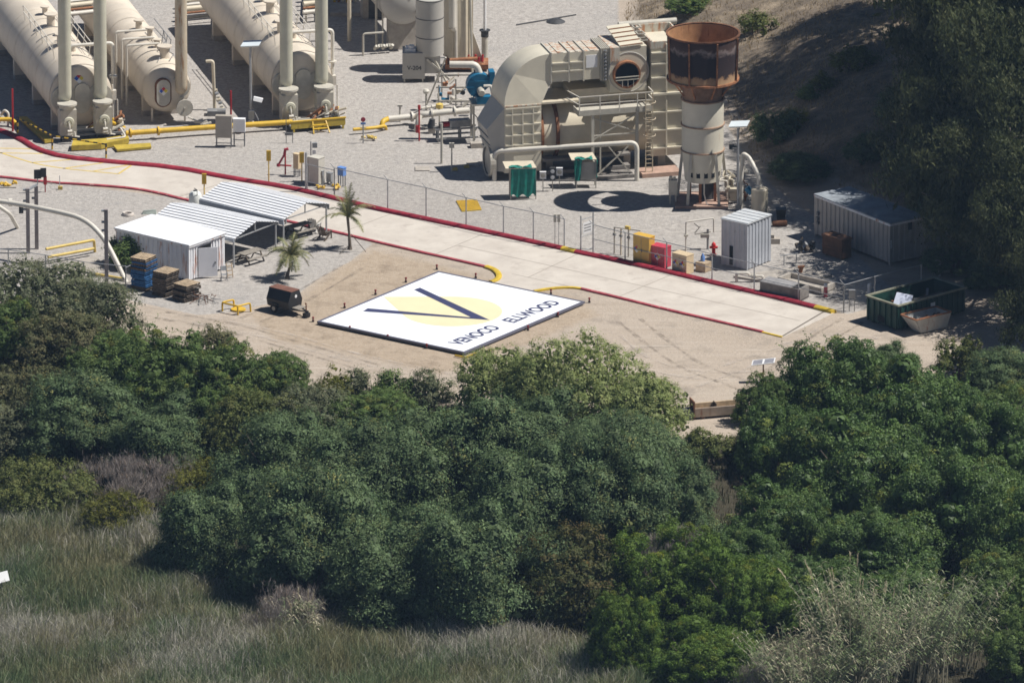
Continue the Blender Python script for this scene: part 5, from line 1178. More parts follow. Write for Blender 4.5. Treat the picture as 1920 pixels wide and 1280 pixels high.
MB().box(-0.75, -0.25, -0.1, 0.0, 1.0, 1.65).build('board', BLK, t); MB().box(-0.3, 0.1, -0.13, -0.03, 1.1, 1.75).build('board', BLK, t); MB().bar((-0.5, 0, 0), (-0.5, 0, 1.1), 0.06).build('leg', GALV, t); MB().bar((0.03, 0, 0), (0.03, 0, 1.3), 0.07).build('leg', RED, t); MB().box(-0.08, 0.14, -0.1, 0.1, 0.55, 1.15).build('extinguisher', RED, t)
t = thing('marker_stake', 'thin white stake with a yellow foot beside the road', 'stake', P(112, 355))
MB().bar((0, 0, 0), (0, 0, 1.0), 0.05).build('stake', WHITE2, t); MB().box(-0.12, 0.2, -0.1, 0.1, 0, 0.22).build('foot', YELP, t)
# overhead arch pipe on the far left
t = thing('arch_pipe', 'thick white pipe arching on posts and diving into the ground left of the container', 'pipe', P(0, 440))
o0 = P(0, 440)
pa = [P(-60, 473)+Vector((0, 0, 3.9)), P(20, 478)+Vector((0, 0, 3.75)), P(110, 495)+Vector((0, 0, 3.72)), P(160, 505)+Vector((0, 0, 3.6)), P(194, 512)+Vector((0, 0, 2.6)), P(214, 518)+Vector((0, 0, 1.4)), P(237, 528)+Vector((0, 0, -0.1))]
MB().tube([p-o0 for p in smooth_path(pa, 2)], 0.175, 14).build('pipe', PIPEW, t)
MB().cyl(pa[1]-o0+Vector((-0.1, 0, 0)), pa[1]-o0+Vector((0.15, 0, 0)), 0.28, None, 14).build('flange', PIPEW, t); MB().box(pa[1].x-o0.x+0.6, pa[1].x-o0.x+0.9, pa[1].y-o0.y-0.15, pa[1].y-o0.y+0.15, 3.0, 3.6).build('valve', DARKG, t)
for (u, v, h, lb) in ((53, 474, 4.6, 'tall weathered steel post with insulators, left one of the pair under the arch pipe'), (69, 466, 4.5, 'tall weathered steel post with insulators, right one of the pair under the arch pipe'), (200, 538, 5.5, 'tall square post in front of the arch pipe bend')):
    t = thing('utility_post', lb, 'post', P(u, v), 0, 'posts by the arch pipe')
    MB().box(-0.13, 0.13, -0.13, 0.13, -1.0 if v < 500 else 0, h).build('post', mat('pinkish_steel', (0.33, 0.29, 0.28), 0.6, var=0.2), t)
    for z in (h-0.1, h-0.9, h-1.5): MB().cyl((-0.32, 0, z), (-0.12, 0, z), 0.09, None, 8).build('insulator', GALV, t)
MB_ = MB().bar(P(50, 474)+Vector((0, 0, 4.4)), P(70, 466)+Vector((0, 0, 4.55)), 0.14).build('crossarm', GALV, origin=P(50, 474)); tag(MB_, 'short steel crossarm joining the pair of tall posts', 'crossarm')
pipe([(-5, 385, 2.2), (18, 400, 1.6), (33, 427, 0)], 0.14, 'white_pipe', PIPEW, 'white pipe bending down into the gravel at the picture edge', bend=0.8)
pipe([(86, 467, 1.0), (176, 450, 1.0), (178, 472, 0)], 0.1, 'yellow_barrier', YELP, 'pale yellow pipe barrier on the gravel left of the arch pipe', cat='barrier', bend=0.15)
pipe([(90, 482, 0.5), (176, 466, 0.5)], 0.1, 'yellow_barrier', YELP, 'lower pale yellow pipe of the barrier left of the arch pipe', cat='barrier')
pipe([(180, 514, 0.5), (232, 523, 0.5)], 0.1, 'yellow_barrier', YELP, 'pale yellow bar across the foot of the arch pipe', cat='barrier')
o = MB().poly([P(100, 500, 0.1), P(180, 480, 0.1), P(205, 508, 0.1), P(120, 525, 0.1)], (0, 0, -0.12)).build('concrete_slab', CONC, origin=P(100, 500)); tag(o, 'concrete slab under the yellow barrier left of the arch pipe', 'slab')

# ------------------------------------------------------------------ pallets
def pallet_mesh(mt, mt2):
    m = MB()
    for k in range(7): m.box(-0.68, 0.68, -0.6+0.182*k, -0.6+0.182*k+0.11, 0.115, 0.137)
    for x in (-0.68, -0.02, 0.63): m.box(x, x+0.05, -0.6, 0.6, 0.022, 0.115, 1)
    for y in (-0.6, -0.05, 0.5): m.box(-0.68, 0.68, y, y+0.1, 0.0, 0.022, 1)
    o = m.build('pallet', [mt, mt2]); return o
def pallet_stack(u, v, n, rz, mts, label, group, jit=0.05, seed=1, special={}):
    r = random.Random(seed); base = {}
    for k in range(n):
        mt = mts[k % len(mts)]
        if id(mt) not in base: o = base[id(mt)] = pallet_mesh(*mt)
        else: o = base[id(mt)].copy(); COL.objects.link(o)
        tag(o, special.get(k, label), 'pallet', group); o.location = P(u, v)+Vector((r.uniform(-jit, jit), r.uniform(-jit, jit), 0.001+0.142*k)); o.rotation_euler = (0, 0, rz+r.uniform(-jit, jit)*0.7)
PR = rz_c = math.atan2((B0-F0).y, (B0-F0).x)
pB = (BLUEP, BLUEP); pO = (ORNG, WOODD); pW = (WOODD, WOODD); pC = (WOOD, WOODD); pT = (WOODT, WOODD)
pallet_stack(270, 540, 16, PR+0.1, [pW, pW, pB, pB, pB, pB, pB, pB, pB, pB, pO, pB, pO, pB, pT, pT], 'blue painted pallet in the tall stack by the arch pipe', 'pallets in the blue stack', 0.06, 2, {0: 'dark bare pallet on the ground under the tall blue stack', 1: 'dark bare pallet second from the ground under the tall blue stack', 10: 'lower of the two orange pallets in the tall blue stack', 12: 'upper of the two orange pallets in the tall blue stack', 14: 'tan pallet second from the top of the tall blue stack', 15: 'tan pallet topmost of the tall blue stack'})
pallet_stack(311, 551, 12, PR, [pW]*11 + [pT], 'dark weathered pallet in the middle stack under the clean top one', 'pallets in the middle stack', 0.07, 3, {11: 'clean tan pallet topmost of the middle stack', 0: 'dark weathered pallet on the ground under the middle stack'})
pallet_stack(350, 560, 8, PR-0.1, [pW, pW, pW, pC, pW, pC, pW, pT], 'dark splintered pallet in the low stack beside the metal scrap', 'pallets in the low stack', 0.1, 4, {7: 'tan splintered pallet topmost of the low stack', 3: 'lower of two grey pallets in the low stack', 5: 'upper of two grey pallets in the low stack'})
t = thing('scrap_frames', 'tangle of thin rusty metal frames beside the low pallet stack', 'scrap', P(388, 562))
rr_ = random.Random(9)
for k in range(13):
    a = Vector((rr_.uniform(-0.9, 0.8), rr_.uniform(-0.9, 0.9), rr_.uniform(0.02, 0.7)))
    MB().tube(fillet([Vector((a.x, a.y, 0.02)), a, a+Vector((rr_.uniform(-0.8, 0.8), rr_.uniform(-0.5, 0.5), rr_.uniform(-0.1, 0.1))), a+Vector((rr_.uniform(-0.9, 0.9), rr_.uniform(-0.9, 0.9), -a.z+0.03))], 0.1), 0.022, 5).build('rod', RUST if k % 2 else GALVD, t)
t = thing('yellow_guard', 'yellow bent-pipe guard rail around a round cover near the trailer', 'guard rail', P(442, 585))
o0 = P(442, 585)
def gz(u, v, z): return P(u, v)-o0+Vector((0, 0, z))
for pts in ([gz(417, 583, 0), gz(417, 583, 0.62), gz(438, 578, 0.62), gz(439, 578, 0)], [gz(417, 583, 0.6), gz(446, 590, 0.6), gz(469, 584, 0.6), gz(470, 584, 0)], [gz(446, 590, 0.6), gz(446, 590, 0)]):
    MB().tube(fillet(pts, 0.15) if len(pts) > 2 else pts, 0.065, 10).build('bent_pipe', YEL, t)
MB().lathe([(0, 0.1), (0.5, 0.1), (0.5, 0.0)], 24, o=tuple(gz(447, 581, 0))).build('round_cover', YEL, t)

# ------------------------------------------------------------------ black smoker trailer
T = thing('smoker_trailer', 'black boxy smoker trailer with a rusty brown lid and a jack at its tongue', 'trailer', P(529, 588), ang(500, 584, 556, 598))
# +x along the drawbar side (towards front right), +y away
hx = [(-0.62, 0.45), (0.62, 0.45), (0.72, 0.95), (0.42, 1.62), (-0.42, 1.62), (-0.72, 0.95)]
m = MB(); m.poly([(0.75, y+0.5, z) for y, z in hx], (-1.95, 0, 0)); m.build('firebox', BLK, T)
MB().box(-1.22, 0.77, 0.07, 0.93, 1.625, 1.66).build('lid', mat('rusty_lid', (0.2, 0.09, 0.06), 0.7, var=0.3), T)
m = MB(); m.lathe([(0, 0.77), (0.11, 0.77), (0.11, 0.75)], 14, 'x', 0, (0, 0.55, 1.25), False); m.build('gauge', WHITE2, T)
MB().box(-1.2, 0.9, 0.0, 1.0, 0.36, 0.44).build('chassis', DARKG, T)
for y in (-0.16, 1.16):
    w = MB(); w.lathe([(0.12, -0.09), (0.29, -0.1), (0.31, 0.0), (0.29, 0.1), (0.12, 0.09)], 22, 'y', 0, (-0.55, y, 0.31)); wo_ = w.build('wheel', RUBBER, T)
    w = MB(); w.lathe([(0, -0.07), (0.15, -0.1), (0.15, 0.1), (0, 0.07)], 18, 'y', 0, (-0.55, y, 0.31), False); w.build('rim', GALV, wo_)
    MB().hexa([(-0.95, y-0.1, 0.6), (-0.15, y-0.1, 0.6), (-0.15, y+0.1, 0.6), (-0.95, y+0.1, 0.6)], [(-0.8, y-0.1, 0.68), (-0.3, y-0.1, 0.68), (-0.3, y+0.1, 0.68), (-0.8, y+0.1, 0.68)]).build('fender', BLK, T)
MB().box(0.78, 1.35, 0.1, 0.9, 0.5, 0.56).build('shelf', WOOD, T)
m = MB(); m.bar((0.8, 0.1, 0.4), (1.9, 0.5, 0.4), 0.08); m.bar((0.8, 0.9, 0.4), (1.9, 0.5, 0.4), 0.08); m.build('drawbar', DARKG, T)
MB().cyl((1.75, 0.45, 0.0), (1.75, 0.45, 0.85), 0.045, None, 8).tube([(1.75, 0.45, 0.8), (1.7, 0.4, 1.0), (1.85, 0.4, 0.95)], 0.035, 6).build('jack', RUST, T)
MB().box(1.6, 1.95, 0.25, 0.65, 0.02, 0.3).build('jack_block', BLK, T)

# ------------------------------------------------------------------ helipad
HZ = 0.22
c4 = [P(822, 508, HZ), P(1097, 566, HZ), P(868, 662, HZ), P(597, 602, HZ)]   # T R B L
cen = sum(c4, Vector())/4; cen.z = HZ
hxv = ((c4[1]-c4[2])+(c4[0]-c4[3])).normalized(); hxv.z = 0; hxv.normalize(); hyv = Vector((-hxv.y, hxv.x, 0))
hw = ((c4[1]-c4[2]).length+(c4[0]-c4[3]).length)/4; hh = ((c4[3]-c4[2]).length+(c4[0]-c4[1]).length)/4
H = thing('helipad', 'white raised helipad with dark blue V on pale yellow drop and lettering', 'helipad', (cen.x, cen.y, 0), math.atan2(hxv.y, hxv.x))
MB().box(-hw+0.18, hw-0.18, -hh+0.18, hh-0.18, HZ-0.12, HZ).build('deck', PADW, H)
for x0, x1, y0, y1 in ((-hw, hw, -hh, -hh+0.18), (-hw, hw, hh-0.18, hh), (-hw, -hw+0.18, -hh+0.18, hh-0.18), (hw-0.18, hw, -hh+0.18, hh-0.18)):
    MB().box(x0, x1, y0, y1, HZ-0.12, HZ+0.025).build('edge_beam', EDGE, H)
for i in range(7):
    for j in range(6):
        MB().box(-hw+0.3+i*(2*hw-0.7)/6, -hw+0.4+i*(2*hw-0.7)/6, -hh+0.3+j*(2*hh-0.7)/5, -hh+0.4+j*(2*hh-0.7)/5, 0, HZ-0.12).build('support_post', GALVD, H)
def page(u, v):
    d = P(u, v, HZ)-cen; return (d.dot(hxv), d.dot(hyv))
Z = lambda x, y: (560+x/3.2, 470+y/3.2)
circ = page(*Z(921, 364)); rad = abs(page(*Z(1222, 345))[0]*0+94/K(585)); tipp = page(*Z(508, 276))
cx, cy = circ; dx, dy = tipp[0]-cx, tipp[1]-cy; dd = math.hypot(dx, dy); ta = math.acos(rad/dd); a0 = math.atan2(dy, dx)
pts = [(tipp[0], tipp[1], HZ+0.006)]
for k in range(49):
    a = a0+ta+(2*math.pi-2*ta)*k/48; pts.append((cx+rad*math.cos(a), cy+rad*math.sin(a), HZ+0.006))
MB().poly(pts, (0, 0, -0.004)).build('yellow_drop', PADY, H)
vv = [page(*Z(*q)) for q in ((692, 234), (728, 222), (1146, 416), (386, 364), (414, 346), (1036, 401))]
def polyf(ps, z, name, mt): MB().poly([(x, y, z) for x, y in ps], (0, 0, -0.004)).build(name, mt, H)
polyf([vv[0], vv[5], vv[2], vv[1]], HZ+0.012, 'letter_stroke', NAVY)
polyf([vv[3], vv[2], page(*Z(1030, 400)), vv[4]], HZ+0.017, 'letter_stroke', NAVY)
for txt, a, b_ in (('VENOCO', (915, 557), (1205, 457)), ('ELLWOOD', (1240, 425), (1560, 308))):
    pa_, pb_ = page(*Z(*a)), page(*Z(*b_)); mx_ = (pa_[0]+pb_[0])/2; my_ = (pa_[1]+pb_[1])/2
    o = lettering(txt, 1.35, (mx_, my_, HZ+0.01), (1, 0, 0), (0, 1, 0), NAVY, H, 0.035)
    wtxt = o.dimensions.x; tgt = abs(pb_[0]-pa_[0])*0.98
    o.scale = (tgt/max(wtxt, 0.1), 1.08, 1)
# edge lights
PL = mat('pad_light_red', (0.25, 0.025, 0.025), 0.5, var=0.2)
k_ = 0
def padlight(px, lab):
    t = thing('pad_light', lab, 'light', P(*px), 0, 'red edge lights of the helipad')
    MB().box(-0.08, 0.08, -0.08, 0.08, 0, 0.1).build('base', DARKG, t); MB().cyl((0, 0, 0.1), (0, 0, 0.26), 0.05, None, 10).build('stem', PL, t); MB().lathe([(0, 0.36), (0.07, 0.34), (0.08, 0.26), (0.05, 0.26)], 12).build('lens', PL, t)
for edge_, pxs in (('on the container-side edge of the helipad, counted from the trailer', ((587, 603), (646, 577), (704, 552), (761, 529), (819, 505))), ('on the road-side edge of the helipad, counted from the palms', ((892, 521), (1033, 551), (1105, 567))), ('along the lettering edge of the helipad, counted from the road', ((1046, 594), (990, 619))), ('on the bush-side edge of the helipad, counted from the trailer', ((656, 620), (727, 636), (800, 653)))):
    for k_, px in enumerate(pxs): padlight(px, ('first', 'second', 'third', 'fourth', 'fifth')[k_] + ' red edge light ' + edge_)
o = MB().tube([P(853, 666, 0.1), P(872, 670, 0.1), P(892, 662, 0.1)], 0.07, 8).build('yellow_bumper', YEL, origin=P(872, 668)); tag(o, 'yellow bumper pipe at the near corner of the helipad', 'bumper')
# ------------------------------------------------------------------ chain-link fences
WIRE = mat('fence_wire', (0.35, 0.35, 0.35), 0.5, metal=0.3, var=0.1)
def fence(label, bases, h, name='chain_link_fence', midrail=None, barb=True, rail=True, wire=True, pr=0.045):
    g = [Vector((*P(u, v).to_2d(), 0)) if not isinstance(u, Vector) else u for u, v in bases]; o0 = g[0]
    t = thing(name, label, 'fence', o0)
    for p in g: MB().cyl(p-o0, p-o0+Vector((0, 0, h+0.03)), pr, None, 8).build('post', GALV, t)
    m = MB()
    for a, b_ in zip(g[:-1], g[1:]):
        if rail: MB().cyl(a-o0+Vector((0, 0, h)), b_-o0+Vector((0, 0, h)), 0.028, None, 6).build('top_rail', GALV, t)
        if midrail: MB().cyl(a-o0+Vector((0, 0, midrail)), b_-o0+Vector((0, 0, midrail)), 0.026, None, 6).build('mid_rail', GALV, t)
        d = (b_-a); Lg = d.length; d.normalize(); w = 0.0022; pitch = 0.12
        if wire:
            for k in range(int((Lg+h)/pitch)):
                for s in (0, 1):
                    x0 = k*pitch-h; x1 = x0+h; z0, z1 = 0.0, h
                    if x0 < 0: z0 = -x0; x0 = 0
                    if x1 > Lg: z1 = h-(x1-Lg); x1 = Lg
                    if x1 <= x0: continue
                    if s: x0, x1 = Lg-x0, Lg-x1
                    p0 = a-o0+d*x0+Vector((0, 0, z0)); p1 = a-o0+d*x1+Vector((0, 0, z1))
                    q = Vector((d.x*0.7, d.y*0.7, -0.7))*w if not s else Vector((d.x*0.7, d.y*0.7, 0.7))*w
                    m.add([p0-q, p0+q, p1+q, p1-q], [(0, 1, 2, 3)])
    if wire: tag(m.build('wire_mesh', WIRE, t), kind='stuff')
    if barb:
        for p in g:
            nrm = Vector((-0.5, 0.2, 0)); MB().bar(p-o0+Vector((0, 0, h)), p-o0+nrm*0.55+Vector((0, 0, h+0.3)), 0.035).build('barb_arm', GALV, t)
    return t
fence('chain-link fence behind the red kerb from the meter boxes to the open gate', [(627, 371), (727, 393), (799, 408), (874, 427), (944, 443), (1000, 454), (1058, 467)], 2.15, midrail=None)
o = MB().cyl((0, 0, 0), (0, 0, 2.85), 0.085, None, 10).build('fence_post', GALV); o.location = P(574, 360); tag(o, 'thick grey fence corner post in front of the pale cabinets', 'post')
t = fence('short railed fence between the corner post and the palm', [(576, 360), (627, 371)], 2.0, midrail=0.75, barb=False)
t = thing('fence_gate', 'narrow chain-link gate standing open with a white notice', 'gate', P(1089, 473), ang(1089, 473, 1112, 466))
w_ = span(1089, 473, 1112, 466)
for x in (0, w_): MB().cyl((x, 0, 0), (x, 0, 2.6), 0.05, None, 8).build('gate_post', GALV, t)
for z in (0.08, 1.1, 2.3): MB().cyl((0, 0, z), (w_, 0, z), 0.03, None, 6).build('gate_rail', GALV, t)
MB().box(0.2, w_-0.15, -0.03, -0.01, 1.25, 2.05).build('notice', mat('notice_white', (0.7, 0.7, 0.7), 0.5, var=0.1), t)
for z in (1.85, 1.65, 1.45): MB().box(0.3, w_-0.25, -0.037, -0.031, z-0.04, z+0.04).build('notice_line', GALVD, t)
t = thing('mailbox_post', 'pair of small grey boxes on thin posts beside the gate gap', 'boxes', P(1044, 462))
for x in (-0.13, 0.13): MB().box(x-0.1, x+0.1, -0.08, 0.08, 1.75, 2.3).build('box', GREYP, t); MB().cyl((x, 0, 0), (x, 0, 1.75), 0.025, None, 6).build('post', GALV, t)
fence('chain-link fence behind the red kerb, past the hazard cabinets to the corner', [(1112, 474), (1172, 489), (1250, 507), (1335, 529), (1414, 547), (1497, 565), (1582, 586)], 2.0, midrail=1.0)
fence('chain-link fence running back from the corner post towards the grey container', [(1582, 586), (1640, 570), (1727, 548)], 1.95, barb=False)
fence('chain-link fence half buried in bushes left of the arch pipe', [(-40, 512), (16, 517), (86, 527), (157, 540), (236, 548)], 1.85, barb=False, midrail=0.9)
t = fence('low fence return beside the blue pallets', [(236, 548), (278, 527)], 1.75, barb=False)

# ------------------------------------------------------------------ corrugated tall shed
zr = 3.3
F0 = P(1401, 419.5, zr); A0 = P(1351, 411, zr); B0 = P(1444, 402.5, zr)
wl = (A0-F0).length; wr = (B0-F0).length; rz = math.atan2((B0-F0).y, (B0-F0).x)
S2 = thing('corrugated_shed', 'tall bluish corrugated metal shed with a narrow dark slot', 'shed', (F0.x, F0.y, 0), rz)
ap = (A0-F0); la = Matrix.Rotation(-rz, 3, 'Z') @ Vector((ap.x, ap.y, 0)); ld_ = la.normalized()
m = MB(); corr(m, 'x', 0.03, wr-0.03, 0.0, 0.05, zr-0.05, 0.05, 0.36, -1); m.box(0.03, wr-0.03, 0.005, 0.03, 0.05, zr-0.05); m.build('side_wall', SHED, S2)
m = MB(); corr(m, 'y', 0.03, wl-0.03, 0.0, 0.05, zr-0.05, 0.05, 0.42, -1); m.box(0.005, 0.03, 0.03, wl-0.03, 0.05, zr-0.05); m.build('front_wall', SHED, S2)
m = MB(); m.box(0.03, wr, wl-0.03, wl, 0.05, zr-0.05); m.box(wr-0.03, wr, 0.03, wl-0.03, 0.05, zr-0.05); m.build('back_wall', SHED, S2)
MB().box(-0.08, -0.052, wl*0.55, wl*0.55+0.28, 0.15, 1.5).build('slot', HOLE, S2)
rf = MB().box(-0.1, wr+0.1, -0.1, wl+0.1, zr-0.05, zr).build('roof', SHEDR, S2)
for k in range(5):
    y0 = -0.1+(wr+0.2)*k/5; MB().box(y0+0.06, y0+(wr+0.2)/5-0.06, -0.1, wl+0.1, zr, zr+0.05).build('panel', SHEDR, rf)
for x, y in ((-0.03, -0.03), (wr-0.05, -0.05), (-0.05, wl-0.05)): MB().box(x, x+0.09, y, y+0.09, 0, zr-0.05).build('corner_trim', SHED, S2)
o = MB().poly([P(1375, 517, 0.12), P(1445, 507, 0.12), P(1510, 497, 0.12), P(1560, 515, 0.12), P(1480, 535, 0.12)], (0, 0, -0.15)).build('concrete_slab', CONC, origin=P(1450, 515)); tag(o, 'pale concrete slab in front of the corrugated shed', 'slab')
o = MB().box(-0.6, 0.6, -0.3, 0.3, 0, 0.35).box(-0.5, 0.2, -0.2, 0.25, 0.35, 0.6).build('stone_block', CONC); o.location = P(1446, 455); tag(o, 'pale block against the back of the corrugated shed', 'block')
# concrete vault and wall by the fence
def openbox(name, label, top, z, h, th, mt, cat, mt2=None, rz=None):
    q = [P(u, v, z) for u, v in top]; o0 = Vector((q[0].x, q[0].y, 0)); t = thing(name, label, cat, o0)
    for i in range(4):
        a, b_ = q[i]-o0, q[(i+1) % 4]-o0; inn = (sum((p-o0 for p in q), Vector())/4)
        a2 = a+(inn-a).normalized()*th*1.4; b2 = b_+(inn-b_).normalized()*th*1.4
        MB().hexa([Vector((p.x, p.y, z-h)) for p in (a, b_, b2, a2)], [Vector((p.x, p.y, z)) for p in (a, b_, b2, a2)]).build('wall', mt, t)
    MB().poly([Vector((p.x-o0.x, p.y-o0.y, z-h+0.1))*1.0 for p in q], (0, 0, -0.1)).build('floor', mt2 or mt, t)
    return t
v_ = openbox('concrete_vault', 'low grey concrete vault with a lid by the fence end', [(1425, 528), (1500, 543), (1517, 534), (1441, 519)], 0.85, 0.85, 0.15, CONCD, 'vault')
q = [P(u, v, 0.87)-v_.location for u, v in ((1425, 528), (1482, 540), (1498, 531), (1441, 519))]
MB().poly([Vector((p.x, p.y, 0.92)) for p in q], (0, 0, -0.07)).build('lid', mat('vault_lid', (0.34, 0.33, 0.33), 0.7, var=0.25), v_)
openbox('concrete_tray', 'long low concrete wall tray behind the vault', [(1458, 519), (1540, 541), (1566, 530), (1480, 510)], 0.45, 0.45, 0.2, CONC, 'tray')
t = thing('backflow_pipe', 'rusty orange and pale bent pipe assembly at the shed slab edge', 'pipes', P(1392, 528))
MB().tube(fillet([(-0.4, 0, 0), (-0.4, 0, 0.6), (0.4, 0, 0.6), (0.5, 0, 0.4), (1.4, 0, 0.4), (1.4, 0, 0)], 0.15), 0.1, 8).build('pipe', PIPEW, t); MB().cyl((0.6, 0, 0.4), (0.9, 0, 0.4), 0.17, None, 10).build('valve', GREYP, t)
t = thing('valve_box', 'orange rusty valve near the fence end', 'valve', P(1500, 514)); MB().cyl((0, 0, 0), (0.1, 0, 0.5), 0.14, None, 8).build('body', RUSTL, t); MB().cyl((-0.15, 0, 0.5), (0.3, 0, 0.55), 0.1, None, 8).build('wheel', RUSTL, t)
t = thing('hand_railing', 'short grey handrail on the slab behind the shed', 'railing', P(1470, 497), R(20))
for x in (0, 0.9): MB().cyl((x, 0, 0), (x, 0, 0.75), 0.035, None, 6).build('post', GALV, t)
MB().cyl((-0.3, 0, 0.7), (1.0, 0, 0.75), 0.035, None, 6).build('rail', GALV, t)
for (u, v, lb, mt) in ((1548, 556, 'red and white bollard beside the fence corner post', PINKR), (1630, 556, 'white concrete bollard left of the green dumpster', WHITE2)):
    t = thing('bollard', lb, 'bollard', P(u, v)); MB().cyl((0, 0, 0), (0, 0, 0.7), 0.13, None, 14).build('shaft', mt, t); MB().lathe([(0.13, 0.7), (0.13, 0.86), (0.08, 0.92), (0, 0.94)], 14).build('cap', WHITE2, t)
t = thing('meter_stand', 'pale meter panel on a frame behind the fence corner post', 'panel', P(1598, 583)); MB().box(-0.25, 0.2, -0.1, 0.1, 0.9, 1.5).build('case', GALV, t); MB().bar((-0.2, 0, 0), (-0.2, 0, 0.9), 0.06).build('leg', GALV, t); MB().bar((0.15, 0, 0), (0.15, 0, 0.9), 0.06).build('leg', GALV, t)

# ------------------------------------------------------------------ grey container on the shaded side
zr = 3.0
F0 = P(1669, 419, zr); A0 = P(1515, 366, zr); B0 = P(1735, 405, zr)
ln = (A0-F0).length; wd = (B0-F0).length; rz = math.atan2((B0-F0).y, (B0-F0).x)
G = thing('grey_container', 'long grey ribbed shipping container in dappled tree shade', 'container', (F0.x, F0.y, 0), rz)
m = MB(); corr(m, 'y', 0.1, ln-0.1, 0.06, 0.18, zr-0.12, 0.06, 0.5, -1); m.box(0.07, 0.1, 0.1, ln-0.1, 0.18, zr-0.12); m.build('long_wall', CONTG, G)
m = MB(); corr(m, 'x', 0.1, wd-0.1, 0.06, 0.18, zr-0.12, 0.05, 0.45, -1); m.box(0.1, wd-0.1, 0.07, 0.1, 0.18, zr-0.12); m.build('end_wall', CONTG, G)
m = MB(); m.box(wd-0.1, wd-0.02, 0.1, ln-0.1, 0.18, zr-0.1); m.box(0.1, wd-0.1, ln-0.1, ln-0.02, 0.18, zr-0.1); m.build('back_wall', CONTG, G)
for x, y in ((0, 0), (wd-0.14, 0), (0, ln-0.14), (wd-0.14, ln-0.14)): MB().box(x, x+0.14, y, y+0.14, 0.0, zr-0.05).build('corner_post', CONTG, G)
MB().box(-0.03, wd+0.03, -0.03, ln+0.03, zr-0.05, zr).build('roof', CONTR, G)
m = MB(); m.box(-0.03, wd+0.03, -0.05, 0.0, zr-0.2, zr-0.052); m.box(-0.05, 0.0, 0.0, ln, zr-0.2, zr-0.052); m.build('top_rail', WHITER, G)
MB().box(wd*0.52, wd*0.52+0.3, -0.02, 0.03, zr-0.75, zr-0.2).build('vent', HOLE, G)
MB().box(0.05, 0.12, -0.02, -0.01, 1.2, 1.8).build('label_plate', WHITE2, G)
for y, z in ((ln-0.6, 1.6), (ln-0.55, 1.25), (ln-0.6, 0.95)): MB().box(-0.16, 0.0, y, y+0.25, z, z+0.2).build('meter', GALVD, G)
# rusty brown bin
t = thing('brown_bin', 'rusty brown boxy bin against the grey container', 'bin', P(1578, 489), ang(1578, 489, 1532, 474))
MB().box(0, 1.95, -0.9, 0.0, 0.1, 1.35).build('body', WOODB, t); MB().box(-0.05, 2.0, -0.95, 0.05, 1.35, 1.5).build('lid', WOODB, t); MB().box(-0.03, 1.98, 0.0, 0.04, 0.62, 0.72).build('band', RUST, t); MB().box(0.2, 0.3, -0.8, -0.1, 0, 0.1).build('runner', WOODD, t); MB().box(1.6, 1.7, -0.8, -0.1, 0, 0.1).build('runner', WOODD, t)
t = thing('junk_heap', 'dark heap of drums and valves left of the brown bin', 'scrap', P(1512, 470)); rr_ = random.Random(4)
for k in range(10): p = Vector((rr_.uniform(-0.6, 0.6), rr_.uniform(-0.4, 0.5), rr_.uniform(0.1, 0.3))); MB().cyl(p, p+Vector((rr_.uniform(-0.3, 0.3), rr_.uniform(-0.3, 0.3), rr_.uniform(0.2, 0.6))), rr_.uniform(0.08, 0.2), None, 8).build('piece', rr_.choice((DARKG, RUST, WOODD, GALVD)), t)
o = MB().lathe([(0, 0), (0.16, 0), (0.17, 0.3), (0.1, 0.4), (0, 0.42)], 14).build('blue_bucket', BLUEC); o.location = P(1503, 470); tag(o, 'small blue bucket on the ground by the junk heap', 'bucket')
t = thing('black_bin', 'black square bin behind the corrugated shed', 'bin', P(1464, 412)); MB().hexa([(-0.28, -0.28, 0), (0.28, -0.28, 0), (0.28, 0.28, 0), (-0.28, 0.28, 0)], [(-0.34, -0.34, 0.75), (0.34, -0.34, 0.75), (0.34, 0.34, 0.75), (-0.34, 0.34, 0.75)]).build('body', BLK, t); MB().box(-0.37, 0.37, -0.37, 0.37, 0.75, 0.82).build('lid', BLK, t)
o = MB().cyl((-0.5, 0, 0.2), (0.5, 0.1, 0.2), 0.2, None, 12).build('rusty_drum', RUST); o.location = P(1462, 424); tag(o, 'rusty drum lying in front of the black bin', 'drum')
t = thing('standpipe', 'pale bent standpipe cluster right of the grey container', 'standpipe', P(1762, 518)); MB().tube(fillet([(0, 0, 0), (0, 0, 1.1), (-0.3, -0.1, 1.15)], 0.1), 0.09, 8).build('riser', GREYP, t)
for k in range(4): MB().cyl((0.15+0.1*k, 0, 0.3+0.1*k), (0.3+0.12*k, -0.1, 0.35), 0.09, None, 8).build('valve', GREYP, t)
# ------------------------------------------------------------------ green roll-off dumpster
a = P(1684, 621); b_ = P(1640, 598); wdp = (b_-a).length; rz = ang(1682, 572, 1814, 536, 1.7)
DU = thing('green_dumpster', 'long dark green roll-off dumpster with ribbed sides under the trees', 'dumpster', (a.x, a.y, 0), rz)
Ld, hd = 6.2, 1.75
la = Matrix.Rotation(-rz, 3, 'Z') @ Vector((b_.x-a.x, b_.y-a.y, 0)); wy = abs(la.y)
for nm, bx in (('side_wall', (0, Ld, 0, 0.06)), ('side_wall', (0, Ld, wy-0.06, wy)), ('end_wall', (0, 0.06, 0.06, wy-0.06)), ('end_wall', (Ld-0.06, Ld, 0.06, wy-0.06))): MB().box(bx[0], bx[1], bx[2], bx[3], 0.15, hd).build(nm, GREEN, DU)
MB().box(0.06, Ld-0.06, 0.06, wy-0.06, 0.15, 0.25).build('floor', RUST, DU)
for k in range(13): MB().box(0.2+k*0.48, 0.32+k*0.48, -0.1, 0.0, 0.15, hd-0.08).build('rib', GREEN, DU)
